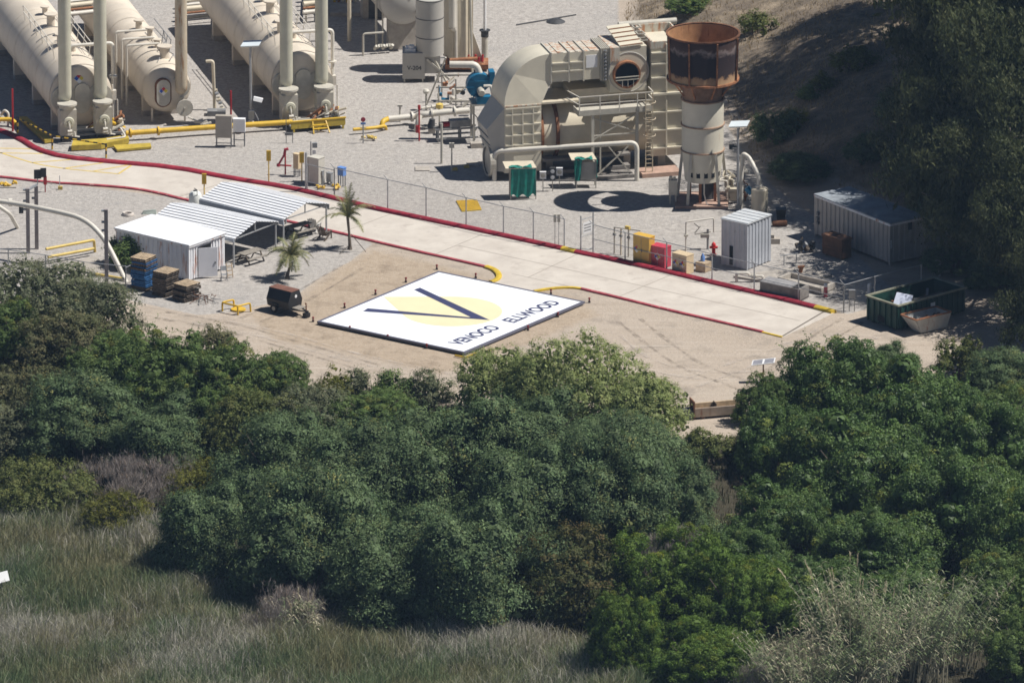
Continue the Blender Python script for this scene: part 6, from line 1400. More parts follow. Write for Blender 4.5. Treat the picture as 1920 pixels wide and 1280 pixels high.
for k in range(6): MB().box(-0.1, 0.0, 0.1+k*(wy-0.3)/5, 0.22+k*(wy-0.3)/5, 0.15, hd-0.08).build('rib', GREEN, DU)
RIM = mat('dumpster_rim', (0.3, 0.3, 0.22), 0.6, var=0.25, rust=0.2)
for bx in ((-0.1, Ld+0.1, -0.1, 0.06), (-0.1, Ld+0.1, wy-0.06, wy+0.1), (-0.1, 0.06, 0.06, wy-0.06), (Ld-0.06, Ld+0.1, 0.06, wy-0.06)): MB().box(*bx, hd, hd+0.1).build('top_rail', RIM, DU)
for y in (0.4, wy-0.5): MB().box(0.1, Ld-0.1, y, y+0.15, 0.0, 0.15).build('runner', DARKG, DU)
MB().box(-0.11, -0.1, wy*0.4, wy*0.62, 0.3, 0.75).build('pocket', HOLE, DU)
MB().box(2.9, 3.3, -0.12, -0.1, 1.1, 1.4).build('label_plate', WHITE2, DU)
o = MB().hexa([(-0.6, -0.35, 0), (0.55, -0.5, 0), (0.6, -0.48, 0.02), (-0.55, -0.33, 0.02)], [(-0.3, 0.35, 0.75), (0.75, 0.1, 0.6), (0.8, 0.12, 0.62), (-0.25, 0.37, 0.77)]).build('discarded_board', mat('white_blue_board', (0.62, 0.66, 0.78), 0.5, var=0.1)); o.location = DU.location+Matrix.Rotation(rz, 3, 'Z') @ Vector((1.4, 1.2, 1.3)); tag(o, 'white board tossed tilted into the green dumpster', 'board')
t = thing('refuse', 'brown refuse heaped inside the green dumpster', 'refuse', DU.location, rz)
for k in range(18): MB().bar((rr_.uniform(0.3, 5.7), rr_.uniform(0.3, wy-0.4), rr_.uniform(0.3, 1.2)), (rr_.uniform(0.3, 5.7), rr_.uniform(0.3, wy-0.4), rr_.uniform(0.5, 1.5)), rr_.uniform(0.1, 0.3), 0.05).build('scrap_piece', rr_.choice((WOODD, RUST, WOODB, GALVD)), t)
# battered skip beside it
rz = ang(1720, 626, 1788, 610); t = thing('metal_skip', 'battered rusty white sloping skip in front of the green dumpster', 'skip', P(1727, 626), rz)
Ls = 2.2; WS = mat('battered_white_steel', (0.5, 0.5, 0.48), 0.6, var=0.15, scale=2.0, rust=0.3, rustcol=(0.25, 0.1, 0.06))
bt = [(0, 0, 0.05), (Ls, 0, 0.05), (Ls, 0.9, 0.05), (0, 0.9, 0.05)]; tp = [(-0.75, -0.35, 1.2), (Ls+0.1, -0.35, 1.2), (Ls+0.1, 1.25, 1.2), (-0.75, 1.25, 1.2)]
for i in range(4):
    j = (i+1) % 4; n_ = Vector((0, 0.04, 0)) if i in (0, 2) else Vector((0.04, 0, 0))
    MB().hexa([bt[i], bt[j], Vector(bt[j])+n_, Vector(bt[i])+n_], [tp[i], tp[j], Vector(tp[j])+n_, Vector(tp[i])+n_]).build('wall', WS, t)
    MB().bar(tp[i], tp[j], 0.09).build('rim', RUSTL, t)
MB().poly(bt, (0, 0, 0.04)).build('floor', RUST, t)
for x in (0.3, Ls-0.4): MB().box(x, x+0.15, 0.1, 0.8, -0.02, 0.05).build('foot', RUST, t)
for k in range(5): MB().bar((rr_.uniform(0, Ls), 0.2, 0.6), (rr_.uniform(0, Ls), 0.7, 0.95), 0.15, 0.04).build('contents', rr_.choice((WOODD, RUST, GALVD)), t)

# ------------------------------------------------------------------ solar panel post, steel trough, white sign at the edge
t = thing('solar_panel', 'tilted solar panel in a white frame on a rusty post by the bushes', 'solar panel', P(1431, 716))
MB().bar((0, 0, 0), (0, 0, 1.35), 0.09).build('post', RUST, t)
A = [(-0.8, -0.25, 1.24), (0.72, -0.25, 1.42), (0.82, 0.25, 1.62), (-0.7, 0.25, 1.44)]; A = [Vector(p) for p in A]
MB().poly(A, (0, 0, -0.05)).build('frame', WHITE2, t)
cn = sum(A, Vector())/4
for k in range(2):
    q = [A[0].lerp(A[1], (k+0.0)/2), A[0].lerp(A[1], (k+1.0)/2), A[3].lerp(A[2], (k+0.98)/2), A[3].lerp(A[2], (k+0.02)/2)]; c_ = sum(q, Vector())/4
    MB().poly([c_+(p-c_)*0.84*1.0+Vector((0, 0, 0.006)) for p in q], (0, 0, -0.004)).build('cell_panel', mat('panel_cells', (0.27, 0.27, 0.3), 0.5, var=0.15), t)
t = thing('steel_trough', 'long low rusty steel trough beside the path between the bushes', 'trough', P(1302, 786), ang(1302, 786, 1384, 779))
MB().box(0, 3.3, -0.1, 0.05, 0.15, 0.75).build('side', mat('tan_steel', (0.32, 0.25, 0.19), 0.8, var=0.25, rust=0.3), t); MB().box(0, 3.3, 0.75, 0.9, 0.15, 0.85).build('side', WOODT, t); MB().box(0, 3.3, 0.05, 0.75, 0.4, 0.5).build('floor', WOODT, t); MB().box(-0.08, 0.0, -0.15, 0.95, 0.1, 1.25).build('end_plate', RUST, t); MB().box(1.5, 1.54, 0.05, 0.75, 0.5, 0.95).build('divider', WOODD, t); MB().box(-0.8, -0.1, -0.1, 0.6, 0, 0.7).build('pump_box', DARKG, t)
for x in (0.5, 2.6): MB().box(x, x+0.2, 0, 0.8, -0.02, 0.15).build('foot', RUST, t)
b_ = PT(5, 1118); t = thing('white_sign', 'small white sign low in the marsh grass at the picture edge', 'sign', b_, R(42))
MB().hexa([(-0.45, -0.12, 1.0), (0.5, -0.12, 1.0), (0.5, -0.08, 1.0), (-0.45, -0.08, 1.0)], [(-0.45, 0.1, 1.6), (0.5, 0.1, 1.6), (0.5, 0.14, 1.6), (-0.45, 0.14, 1.6)]).build('plate', WHITE2, t); MB().bar((0, 0.06, -0.1), (0, 0.12, 1.4), 0.06).build('post', GALV, t)
# ------------------------------------------------------------------ vegetation
def leafmat(name, trans=0.3, rough=0.55, spec=0.25):
    m = bpy.data.materials.new(name); m.use_nodes = True; nt = m.node_tree; L = nt.links.new
    nt.nodes.remove(nt.nodes['Principled BSDF']); out = nt.nodes['Material Output']
    a = nd(nt, 'ShaderNodeAttribute'); a.attribute_name = 'tint'
    p = nd(nt, 'ShaderNodeBsdfPrincipled'); p.inputs['Roughness'].default_value = rough; p.inputs['Specular IOR Level'].default_value = spec
    t = nd(nt, 'ShaderNodeBsdfTranslucent'); mx = nd(nt, 'ShaderNodeMixShader'); mx.inputs[0].default_value = trans
    hs = nd(nt, 'ShaderNodeHueSaturation'); hs.inputs['Saturation'].default_value = 1.15; hs.inputs['Value'].default_value = 1.3
    L(a.outputs['Color'], p.inputs['Base Color']); L(a.outputs['Color'], hs.inputs['Color']); L(hs.outputs[0], t.inputs['Color'])
    L(p.outputs[0], mx.inputs[1]); L(t.outputs[0], mx.inputs[2]); L(mx.outputs[0], out.inputs['Surface'])
    return m
LEAF = leafmat('foliage', 0.25, 0.6, 0.12); GLOSSY = leafmat('glossy_foliage', 0.2, 0.5, 0.2); BLADE = leafmat('grass_blade', 0.3, 0.6, 0.12)
def leaves_mesh(name, pos, nrm, size, asp, col, rng, mt, droop=None):
    n = len(pos)
    r = rng.normal(size=(n, 3)); t = np.cross(nrm, r)
    if droop is not None: t = t*0.35 + np.array([0, 0, -1.0])*droop + rng.normal(size=(n, 3))*0.3
    t /= np.linalg.norm(t, axis=1)[:, None]+1e-9
    s = np.cross(nrm, t); s /= np.linalg.norm(s, axis=1)[:, None]+1e-9
    L_ = (size*(0.7+0.6*rng.random(n)))[:, None]; W_ = L_*asp
    v = np.empty((n, 4, 3)); v[:, 0] = pos-t*L_*0.5; v[:, 1] = pos+s*W_*0.5+nrm*L_*0.06; v[:, 2] = pos+t*L_*0.5; v[:, 3] = pos-s*W_*0.5+nrm*L_*0.06
    me = bpy.data.meshes.new(name)
    me.vertices.add(4*n); me.vertices.foreach_set('co', v.astype(np.float32).ravel())
    me.loops.add(4*n); me.loops.foreach_set('vertex_index', np.arange(4*n, dtype=np.int32))
    me.polygons.add(n); me.polygons.foreach_set('loop_start', np.arange(0, 4*n, 4, dtype=np.int32)); me.polygons.foreach_set('loop_total', np.full(n, 4, np.int32))
    me.update()
    ca = me.color_attributes.new('tint', 'FLOAT_COLOR', 'POINT')
    c4_ = np.ones((n, 4, 4), np.float32); c4_[:, :, :3] = np.clip(col, 0.004, 1)[:, None, :]
    ca.data.foreach_set('color', c4_.ravel())
    me.materials.append(mt)
    return me
SPEC = {  # leaf colours (three blended), size m, aspect, clump radius m, lobe share, material, droop
 'thicket': (((0.105, 0.16, 0.07), (0.155, 0.2, 0.09), (0.075, 0.115, 0.055)), 0.19, 0.36, 0.42, 0.27, LEAF, None),
 'glossy': (((0.085, 0.145, 0.04), (0.12, 0.18, 0.048), (0.058, 0.102, 0.034)), 0.2, 0.5, 0.5, 0.3, GLOSSY, None),
 'bright': (((0.1, 0.165, 0.03), (0.14, 0.2, 0.038), (0.07, 0.12, 0.026)), 0.15, 0.55, 0.38, 0.27, LEAF, None),
 'green': (((0.115, 0.175, 0.05), (0.155, 0.2, 0.065), (0.08, 0.13, 0.042)), 0.17, 0.5, 0.36, 0.27, LEAF, None),
 'greyolive': (((0.15, 0.17, 0.09), (0.2, 0.195, 0.12), (0.1, 0.125, 0.065)), 0.16, 0.35, 0.36, 0.26, LEAF, None),
 'willow': (((0.25, 0.3, 0.1), (0.32, 0.34, 0.15), (0.19, 0.24, 0.085)), 0.15, 0.34, 0.3, 0.24, LEAF, None),
 'olive': (((0.125, 0.15, 0.045), (0.17, 0.175, 0.06), (0.09, 0.115, 0.035)), 0.15, 0.45, 0.32, 0.26, LEAF, None),
 'yellowish': (((0.14, 0.15, 0.025), (0.18, 0.17, 0.035), (0.09, 0.1, 0.02)), 0.14, 0.35, 0.3, 0.3, LEAF, None),
 'brownish': (((0.13, 0.135, 0.06), (0.17, 0.15, 0.08), (0.095, 0.11, 0.048)), 0.16, 0.4, 0.32, 0.28, LEAF, None),
 'reddish': (((0.075, 0.09, 0.03), (0.12, 0.09, 0.035), (0.055, 0.075, 0.025)), 0.18, 0.5, 0.36, 0.27, LEAF, None),
 'twig': (((0.3, 0.265, 0.24), (0.4, 0.35, 0.32), (0.2, 0.175, 0.155)), 0.42, 0.06, 0.5, 0.3, BLADE, None),
 'euca': (((0.07, 0.085, 0.036), (0.11, 0.115, 0.052), (0.045, 0.058, 0.028)), 0.26, 0.3, 0.6, 0.3, LEAF, 0.9),
}
SD = [100]
def crown_points(lobes, n, rng, cl_r):
    """leaf positions in clumps over the outside of a set of lobes"""
    lob = np.array(lobes); area = (lob[:, 3]*lob[:, 4]+lob[:, 3]*lob[:, 5]+lob[:, 4]*lob[:, 5]); pr_ = area/area.sum()
    ncl = max(12, int(n/26))
    k = rng.choice(len(lob), ncl, p=pr_)
    d = rng.normal(size=(ncl, 3)); d[:, 2] = np.where(d[:, 2] < -0.25, -d[:, 2]*0.6, d[:, 2]); d /= np.linalg.norm(d, axis=1)[:, None]
    rad = 1-0.38*rng.random(ncl)**2.2
    cc = lob[k, :3]+d*lob[k, 3:6]*rad[:, None]
    # clumps buried in other lobes are left out
    keep = np.ones(ncl, bool)
    for l in lob:
        q = ((cc-l[:3])/l[3:6]); keep &= (q*q).sum(1) > 0.42
    keep |= rng.random(ncl) < 0.12
    cc = cc[keep]; d = d[keep]
    if len(cc) == 0: return None
    j = rng.integers(0, len(cc), n)
    sz = cl_r*(0.55+0.9*rng.random(len(cc)))
    off = rng.normal(size=(n, 3))*0.5*sz[j][:, None]; off[:, 2] *= 0.75
    pos = cc[j]+off
    on = off/(np.linalg.norm(off, axis=1)[:, None]+1e-6)
    nr = d[j]*0.7+on*0.55+np.array([0, 0, 0.45])+rng.normal(size=(n, 3))*0.38
    nr /= np.linalg.norm(nr, axis=1)[:, None]
    return pos, nr, j, len(cc)
def clump_points(lobes, n, rng, cl_r):
    """small rounded cushions of leaves over the outside of each lobe"""
    lob = np.array(lobes); area = lob[:, 3]*lob[:, 4]; ncl = max(20, int(n/46)); k = rng.choice(len(lob), ncl, p=area/area.sum())
    d = rng.normal(size=(ncl, 3)); d[:, 2] = np.where(d[:, 2] < -0.3, -d[:, 2]*0.7, d[:, 2]); d /= np.linalg.norm(d, axis=1)[:, None]
    cc = lob[k, :3]+d*lob[k, 3:6]*(1-0.22*rng.random(ncl))[:, None]; keep = np.ones(ncl, bool)
    for l in lob:
        q = (cc-l[:3])/l[3:6]; keep &= (q*q).sum(1) > 0.5
    cc = cc[keep]; d = d[keep]; rad = cl_r*(0.6+0.8*rng.random(len(cc))); j = rng.choice(len(cc), n, p=rad**2/(rad**2).sum())
    o = rng.normal(size=(n, 3))+d[j]*0.7+np.array([0, 0, 0.35]); o /= np.linalg.norm(o, axis=1)[:, None]
    pos = cc[j]+o*(rad[j]*(0.72+0.33*rng.random(n)))[:, None]*np.array([1, 1, 0.8])
    nr = o+rng.normal(size=(n, 3))*0.42; nr /= np.linalg.norm(nr, axis=1)[:, None]
    return pos, nr, j, len(cc)
VARS = {}
def crown_variant(sp, i):
    """a shared crown, nominally 9 m wide, 8.5 m deep and 6.6 m tall"""
    if (sp, i) in VARS: return VARS[(sp, i)]
    seed = 900+17*i+len(sp)*101; rng = np.random.default_rng(seed); r = random.Random(seed); cols, ls, asp, clr, lobr, mt, droop = SPEC[sp]; W, Dp, H = 9.0, 8.5, 6.6; lobes = []
    for q_ in range(26):
        a = r.uniform(0, 2*math.pi); q = math.sqrt(r.random())*0.8; top = H*math.sqrt(max(0.08, 1-0.85*q*q))*r.uniform(0.66, 1.05); rr = r.choice((r.uniform(0.55, 1.0), r.uniform(1.0, 1.9)))
        lobes.append((math.cos(a)*q*W/2, math.sin(a)*q*Dp/2, max(rr*0.5, top-rr*0.85), rr, rr, rr*0.8))
        if top > rr*2.2: lobes.append((math.cos(a)*q*W/2*1.06, math.sin(a)*q*Dp/2*1.06, max(0.5, top-rr*2.0), rr*1.1, rr*1.1, rr))
    for q_ in range(13):
        a = 2*math.pi*q_/13+r.uniform(-0.2, 0.2); q = r.uniform(0.72, 0.92); rr = r.uniform(0.8, 1.2); lobes.append((math.cos(a)*q*W/2, math.sin(a)*q*Dp/2, r.uniform(0.5, 2.6), rr, rr, rr))
    n = NVAR[sp]; pos, nr, j, nc = (crown_points if sp == 'thicket' else clump_points)(lobes, n, rng, CLR[sp]); C = np.array(cols); w = rng.random((nc, 3))**2; w /= w.sum(1)[:, None]
    cb = (0.5+0.95*rng.random(nc)) if sp == 'thicket' else (0.65+0.7*rng.random(nc)); ol = rng.random(nc) < 0.1; cm = np.where(ol[:, None], np.array([1.5, 1.15, 0.9]), 1.0)
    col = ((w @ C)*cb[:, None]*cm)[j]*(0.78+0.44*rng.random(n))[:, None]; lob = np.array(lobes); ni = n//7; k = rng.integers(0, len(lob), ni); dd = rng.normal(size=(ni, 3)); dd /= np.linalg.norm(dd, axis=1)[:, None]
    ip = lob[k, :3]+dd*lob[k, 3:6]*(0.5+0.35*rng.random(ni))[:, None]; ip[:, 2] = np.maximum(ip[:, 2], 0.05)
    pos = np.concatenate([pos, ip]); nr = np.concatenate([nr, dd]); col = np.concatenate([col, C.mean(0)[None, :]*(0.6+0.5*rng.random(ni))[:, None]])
    sz = np.concatenate([np.full(n, ls*(0.85 if sp != 'thicket' else 1.0)), np.full(ni, ls*2.4)]); ap = np.concatenate([np.full((n, 1), asp), np.full((ni, 1), 0.6)])
    pos[:, 2] = np.maximum(pos[:, 2], -0.1)
    ns = 230; b_i = rng.integers(0, n, ns); sd_ = nr[b_i]*0.7+np.array([0, 0, 0.7])+rng.normal(size=(ns, 3))*0.3; sd_ /= np.linalg.norm(sd_, axis=1)[:, None]; sl_ = 0.35+0.75*rng.random(ns)   # young shoots
    tt = np.tile(np.linspace(0.1, 1, 14), ns); rep = np.repeat(np.arange(ns), 14); sp_ = pos[b_i][rep]+sd_[rep]*(tt*sl_[rep])[:, None]+rng.normal(size=(len(rep), 3))*0.07
    sn_ = rng.normal(size=(len(rep), 3))+np.array([0, 0, 0.6]); sn_ /= np.linalg.norm(sn_, axis=1)[:, None]
    pos = np.concatenate([pos, sp_]); nr = np.concatenate([nr, sn_]); col = np.concatenate([col, ((C[0]+C[1])*0.5)[None, :]*(0.7+0.5*rng.random(len(rep)))[:, None]]); sz = np.concatenate([sz, np.full(len(rep), ls*0.85)]); ap = np.concatenate([ap, np.full((len(rep), 1), asp)])
    pos[:, 2] = np.maximum(pos[:, 2], -0.1)
    VARS[(sp, i)] = leaves_mesh('crown', pos, nr, sz, ap, col, rng, mt, None); return VARS[(sp, i)]
NVAR = {'glossy': 46000, 'bright': 50000, 'green': 36000, 'thicket': 46000}; CLR = {'glossy': 0.5, 'bright': 0.36, 'green': 0.36, 'thicket': 0.5}
def shrub(name, label, u, vb, wpx, hpx, sp, cat='bush', group=None, df=0.95, dens=0.36, loc=None, extra=0.0):
    SD[0] += 1; rng = np.random.default_rng(SD[0]); r = random.Random(SD[0])
    cols, ls, asp, clr, lobr, mt, droop = SPEC[sp]
    base = loc or PT(u, vb); kk = FPX/float((np.array(base)-CAM) @ FW)
    W = wpx/kk; H = hpx/(kk*math.cos(DEP)); Dp = W*df
    t = thing(name, label, cat, base, 0, group)
    if sp in NVAR and W > 3.4:
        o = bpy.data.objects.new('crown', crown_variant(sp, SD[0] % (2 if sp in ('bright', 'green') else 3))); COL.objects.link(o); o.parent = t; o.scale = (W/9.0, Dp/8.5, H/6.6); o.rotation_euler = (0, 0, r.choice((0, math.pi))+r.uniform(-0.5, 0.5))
        m = MB()
        for i in range(7):
            a = 2*math.pi*i/7; m.tube([(0.1*math.cos(a), 0.1*math.sin(a), -0.3), (math.cos(a)*W*0.1, math.sin(a)*Dp*0.1, H*0.35), (math.cos(a)*W*0.28, math.sin(a)*Dp*0.28, H*0.68)], 0.1, 6, radii=[0.13, 0.09, 0.03])
        m.build('trunk' if cat == 'tree' else 'stems', BARK, t); return t
    lobes = []; nl = max(7, int(7+W*Dp*0.28))
    for i in range(nl):
        a = r.uniform(0, 2*math.pi); q = math.sqrt(r.random())*0.78
        x, y = math.cos(a)*q*W/2, math.sin(a)*q*Dp/2
        top = H*math.sqrt(max(0.05, 1-0.8*q*q))*r.uniform(0.78, 1.03); rr = max(0.25, min(W, Dp, H*1.4)*lobr*r.uniform(0.65, 1.15))
        lobes.append((x, y, max(rr*0.4, top-rr*0.85), rr, rr, rr*0.85))
        if top > rr*2.4: lobes.append((x*1.05, y*1.05-rr*0.3, max(rr*0.4, top-rr*1.9), rr*1.05, rr*1.05, rr))
    for i in range(max(5, int(W*1.3))):      # skirt lobes so that the bush reaches the ground
        a = 2*math.pi*i/max(5, int(W*1.3))+r.uniform(-0.2, 0.2); q = r.uniform(0.68, 0.9); rr = max(0.2, min(W, H)*0.2*r.uniform(0.8, 1.2))
        lobes.append((math.cos(a)*q*W/2, math.sin(a)*q*Dp/2, r.uniform(0.15, 0.55)*H*0.7, rr, rr, rr))
    n = int(max(900, wpx*hpx*dens)); 
    if sp == 'twig': n = int(n*1.0)
    pts = crown_points(lobes, n, rng, clr)
    pos, nr, j, nc = pts
    pos[:, 2] = np.maximum(pos[:, 2], -0.15)
    C = np.array(cols); w = rng.random((nc, 3))**2; w /= w.sum(1)[:, None]; cc = w @ C
    col = cc[j]*(0.72+0.56*rng.random(n))[:, None]
    br = rng.random(n) < 0.03; col[br] = col[br]*np.array([1.5, 1.2, 0.9])
    if sp == 'twig': nr[:, 2] *= 0.2
    sz = np.full(n, ls); ap = np.full((n, 1), asp)
    if sp != 'twig':     # inner foliage: fewer, broader sprays that close the crown
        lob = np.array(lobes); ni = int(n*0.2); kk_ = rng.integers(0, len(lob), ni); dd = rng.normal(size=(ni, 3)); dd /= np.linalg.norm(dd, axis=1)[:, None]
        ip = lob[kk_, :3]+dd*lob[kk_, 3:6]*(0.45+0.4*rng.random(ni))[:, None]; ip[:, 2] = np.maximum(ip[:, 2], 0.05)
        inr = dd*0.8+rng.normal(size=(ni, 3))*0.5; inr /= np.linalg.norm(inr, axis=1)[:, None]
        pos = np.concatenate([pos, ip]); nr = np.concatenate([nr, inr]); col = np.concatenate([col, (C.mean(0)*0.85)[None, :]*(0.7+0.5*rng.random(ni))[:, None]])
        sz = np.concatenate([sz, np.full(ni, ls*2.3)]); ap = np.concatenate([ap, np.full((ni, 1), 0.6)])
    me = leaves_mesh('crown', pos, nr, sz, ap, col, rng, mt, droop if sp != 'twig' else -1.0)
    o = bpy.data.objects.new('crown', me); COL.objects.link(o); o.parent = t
    m = MB()
    for i in range(min(9, nl)):
        l = lobes[i]; b0 = Vector((r.uniform(-0.1, 0.1)*W, r.uniform(-0.1, 0.1)*Dp, -0.3)); e = Vector(l[:3]); md = b0.lerp(e, 0.5)+Vector((r.uniform(-0.2, 0.2), r.uniform(-0.2, 0.2), 0.1*H))
        m.tube([b0, md*0.9, b0.lerp(e, 0.85)], 0.1, 5, radii=[0.08, 0.05, 0.015])
    m.build('trunk' if cat == 'tree' else 'stems', BARK, t)
    return t
TH = 'bushes of the dense thicket below the helipad'
LF = 'bushes on the bank below the pallets'
BUSH = [
 # u, vb, w, h, species, label, name, category, group
 (66, 606, 270, 128, 'greyolive', 'grey-olive bush at the left picture edge hiding the chain-link fence', LF),
 (22, 662, 140, 100, 'green', 'mid-green bush at the left picture edge below the grey-olive one', LF),
 (180, 636, 170, 112, 'greyolive', 'grey-olive bush below the square post and the yellow bar', LF),
 (120, 690, 190, 110, 'brownish', 'dull brownish bush on the bank left of the big green ones', LF),
 (205, 715, 170, 100, 'green', 'green bush on the bank just below the pallet shadows', LF),
 (300, 770, 260, 155, 'green', 'large leafy green bush below the dirt track on the left', LF),
 (405, 676, 105, 68, 'brownish', 'small domed olive-brown bush standing up against the dirt track', LF),
 (420, 790, 210, 145, 'green', 'large green bush right of the leafy one on the left bank', LF),
 (512, 738, 140, 84, 'green', 'green bush jutting out over the dirt track left of the helipad', LF),
 (150, 850, 250, 150, 'thicket', 'dark bush casting deep shade on the left bank', LF),
 (55, 790, 190, 118, 'brownish', 'brownish-green bush at the left edge halfway down the bank', LF),
 (310, 870, 230, 130, 'thicket', 'dark green bush above the dry grey twigs', LF),
 (20, 850, 150, 110, 'greyolive', 'grey-green bush at the left edge above the marsh', LF),
 (470, 850, 190, 120, 'olive', 'olive patchy bush left of the thicket', LF),
 (622, 748, 72, 62, 'yellowish', 'small yellow-green bush just below the helipad edge', 'small bushes along the dirt track'),
 (672, 742, 66, 54, 'greyolive', 'small grey bush between two greener ones below the helipad', 'small bushes along the dirt track'),
 (735, 752, 78, 62, 'green', 'small dark green bush left of the twiggy one below the helipad', 'small bushes along the dirt track'),
 (800, 752, 100, 62, 'greyolive', 'small twiggy grey-green bush nearest the helipad near corner', 'small bushes along the dirt track'),
 (700, 800, 170, 74, 'green', 'low green bush behind the thicket under the helipad', TH),
 (585, 810, 180, 92, 'greyolive', 'greyish bush between the left bank and the thicket', TH),
 (950, 775, 190, 138, 'willow', 'olive willow bush covering the lettering corner of the helipad', 'willows beside the dirt track'),
 (1085, 800, 250, 180, 'willow', 'tallest olive willow in the middle of the picture', 'willows beside the dirt track'),
 (1205, 830, 170, 145, 'willow', 'olive willow nearest the steel trough', 'willows beside the dirt track'),
 (1010, 870, 260, 140, 'thicket', 'dark bush directly below the willows', TH),
 (1170, 900, 240, 130, 'thicket', 'dark bush below the willow nearest the trough', TH),
 (1325, 862, 100, 68, 'olive', 'small olive bush below the steel trough', None),
 (530, 960, 270, 200, 'thicket', 'blue-green thicket bush at the upper left of the thicket', TH),
 (690, 965, 280, 180, 'thicket', 'blue-green thicket bush left of the thicket middle', TH),
 (865, 950, 320, 225, 'thicket', 'blue-green thicket bush at the thicket middle top', TH),
 (1020, 1010, 300, 205, 'thicket', 'blue-green thicket bush right of the thicket middle', TH),
 (1150, 1020, 270, 215, 'thicket', 'blue-green thicket bush left of the dark gap', TH),
 (1260, 1010, 180, 165, 'thicket', 'blue-green thicket bush bordering the dark gap', TH),
 (415, 1070, 260, 190, 'thicket', 'dark bush at the lower left end of the thicket beside the marsh grass', TH),
 (590, 1110, 310, 235, 'thicket', 'dark bush in the bottom row of the thicket above the grey dry clump', TH),
 (750, 1145, 290, 215, 'thicket', 'dark bush in the bottom row at the thicket middle', TH),
 (905, 1160, 320, 250, 'thicket', 'dark bush in the bottom row right of the thicket middle', TH),
 (1050, 1165, 240, 190, 'reddish', 'reddish-tipped green bush left of the bright green bush', TH),
 (375, 960, 130, 110, 'yellowish', 'yellow-green bush between dry twigs and the thicket', None),
 (215, 1000, 118, 92, 'yellowish', 'rounded yellow-green shrub alone in the marsh grass', None),
 (75, 955, 230, 100, 'olive', 'mixed green brush above the marsh at the left edge', None),
 (1565, 790, 220, 160, 'glossy', 'glossy green tree top highest up the right-hand grove', 'glossy trees of the right-hand grove'),
 (1710, 860, 260, 185, 'glossy', 'glossy green tree below the battered skip', 'glossy trees of the right-hand grove'),
 (1850, 930, 230, 180, 'glossy', 'glossy green tree at the right edge of the grove top', 'glossy trees of the right-hand grove'),
 (1470, 900, 190, 150, 'glossy', 'glossy green tree on the shaded left flank of the grove', 'glossy trees of the right-hand grove'),
 (1610, 970, 290, 200, 'glossy', 'glossy green tree in the middle of the right-hand grove', 'glossy trees of the right-hand grove'),
 (1790, 1040, 280, 190, 'glossy', 'glossy green tree low in the grove above the pale reeds', 'glossy trees of the right-hand grove'),
 (1920, 1090, 200, 180, 'glossy', 'glossy green tree at the right edge low in the grove', 'glossy trees of the right-hand grove'),
 (1460, 1040, 190, 140, 'glossy', 'glossy green tree at the dark gap beside the bright bush', 'glossy trees of the right-hand grove'),
 (1640, 1100, 230, 140, 'glossy', 'dark glossy tree right behind the pale reeds', 'glossy trees of the right-hand grove'),
 (1860, 1190, 230, 160, 'green', 'dark green bush right of the pale reeds', None),
 (1930, 1280, 180, 150, 'green', 'dark green bush in the bottom right corner', None),
 (1430, 792, 108, 96, 'green', 'light green bush at the foot of the solar panel', None),
 (1525, 745, 84, 78, 'glossy', 'small dark bush right of the solar panel', None),
 (1250, 1165, 250, 190, 'bright', 'bright green rounded bush top at the front right', 'bright bushes at the front'),
 (1385, 1195, 220, 175, 'bright', 'bright green rounded bush beside the pale reeds', 'bright bushes at the front'),
 (1175, 1260, 150, 160, 'bright', 'bright green bush at the marsh edge', 'bright bushes at the front'),
 (1315, 1290, 220, 130, 'bright', 'bright green bush at the bottom picture edge', 'bright bushes at the front'),
 (1395, 1100, 160, 110, 'glossy', 'shaded tree behind the bright bush at the gap', 'glossy trees of the right-hand grove'),
 (1540, 1165, 190, 120, 'glossy', 'shaded tree left of the tall reeds', 'glossy trees of the right-hand grove'),
 (1700, 1170, 200, 110, 'glossy', 'shaded tree directly behind the tall reeds', 'glossy trees of the right-hand grove'),
 (1262, 1150, 140, 172, 'twig', 'grey bare twigs poking through the bright bush top', None),
 (1880, 830, 150, 110, 'green', 'lighter green tree crown at the upper right end of the grove', None),
 (255, 940, 310, 92, 'twig', 'tangle of dry grey twigs on the left bank', None),
 (535, 1185, 150, 84, 'twig', 'pale dry clump in front of the thicket', None),
 (1430, 1305, 230, 70, 'twig', 'grey dry clump at the bottom edge below the reeds', None),
 (780, 975, 90, 120, 'twig', 'bare grey twigs showing through the thicket middle', None),
]
for (u, vb, w, h, sp, lb, gp_) in BUSH:
    tree = sp == 'glossy'
    dn_ = 0.62 if sp == 'willow' else (0.5 if sp in ('greyolive', 'olive', 'brownish') else 0.4)
    shrub('glossy_tree' if tree else ('willow_bush' if sp == 'willow' else 'dry_brush' if sp == 'twig' else 'bush'), lb, u, vb, w, h, sp, 'tree' if tree else 'bush', gp_, dens=dn_)
shrub('bush', 'dense dark green bush beside the white container wall', 243, 497, 76, 66, 'green', 'bush', None, dens=1.6)
shrub('bush', 'thin dark olive sapling in front of the battered skip', 1800, 712, 100, 95, 'olive', 'bush', None)
shrub('bush', 'dark bush in the tree shade below the skip', 1660, 700, 120, 60, 'thicket', 'bush', None)
shrub('bush', 'dark shaded bush at the right edge below the dumpster', 1880, 745, 160, 90, 'thicket', 'bush', None)
HB = 'shrubs on the dry slope'
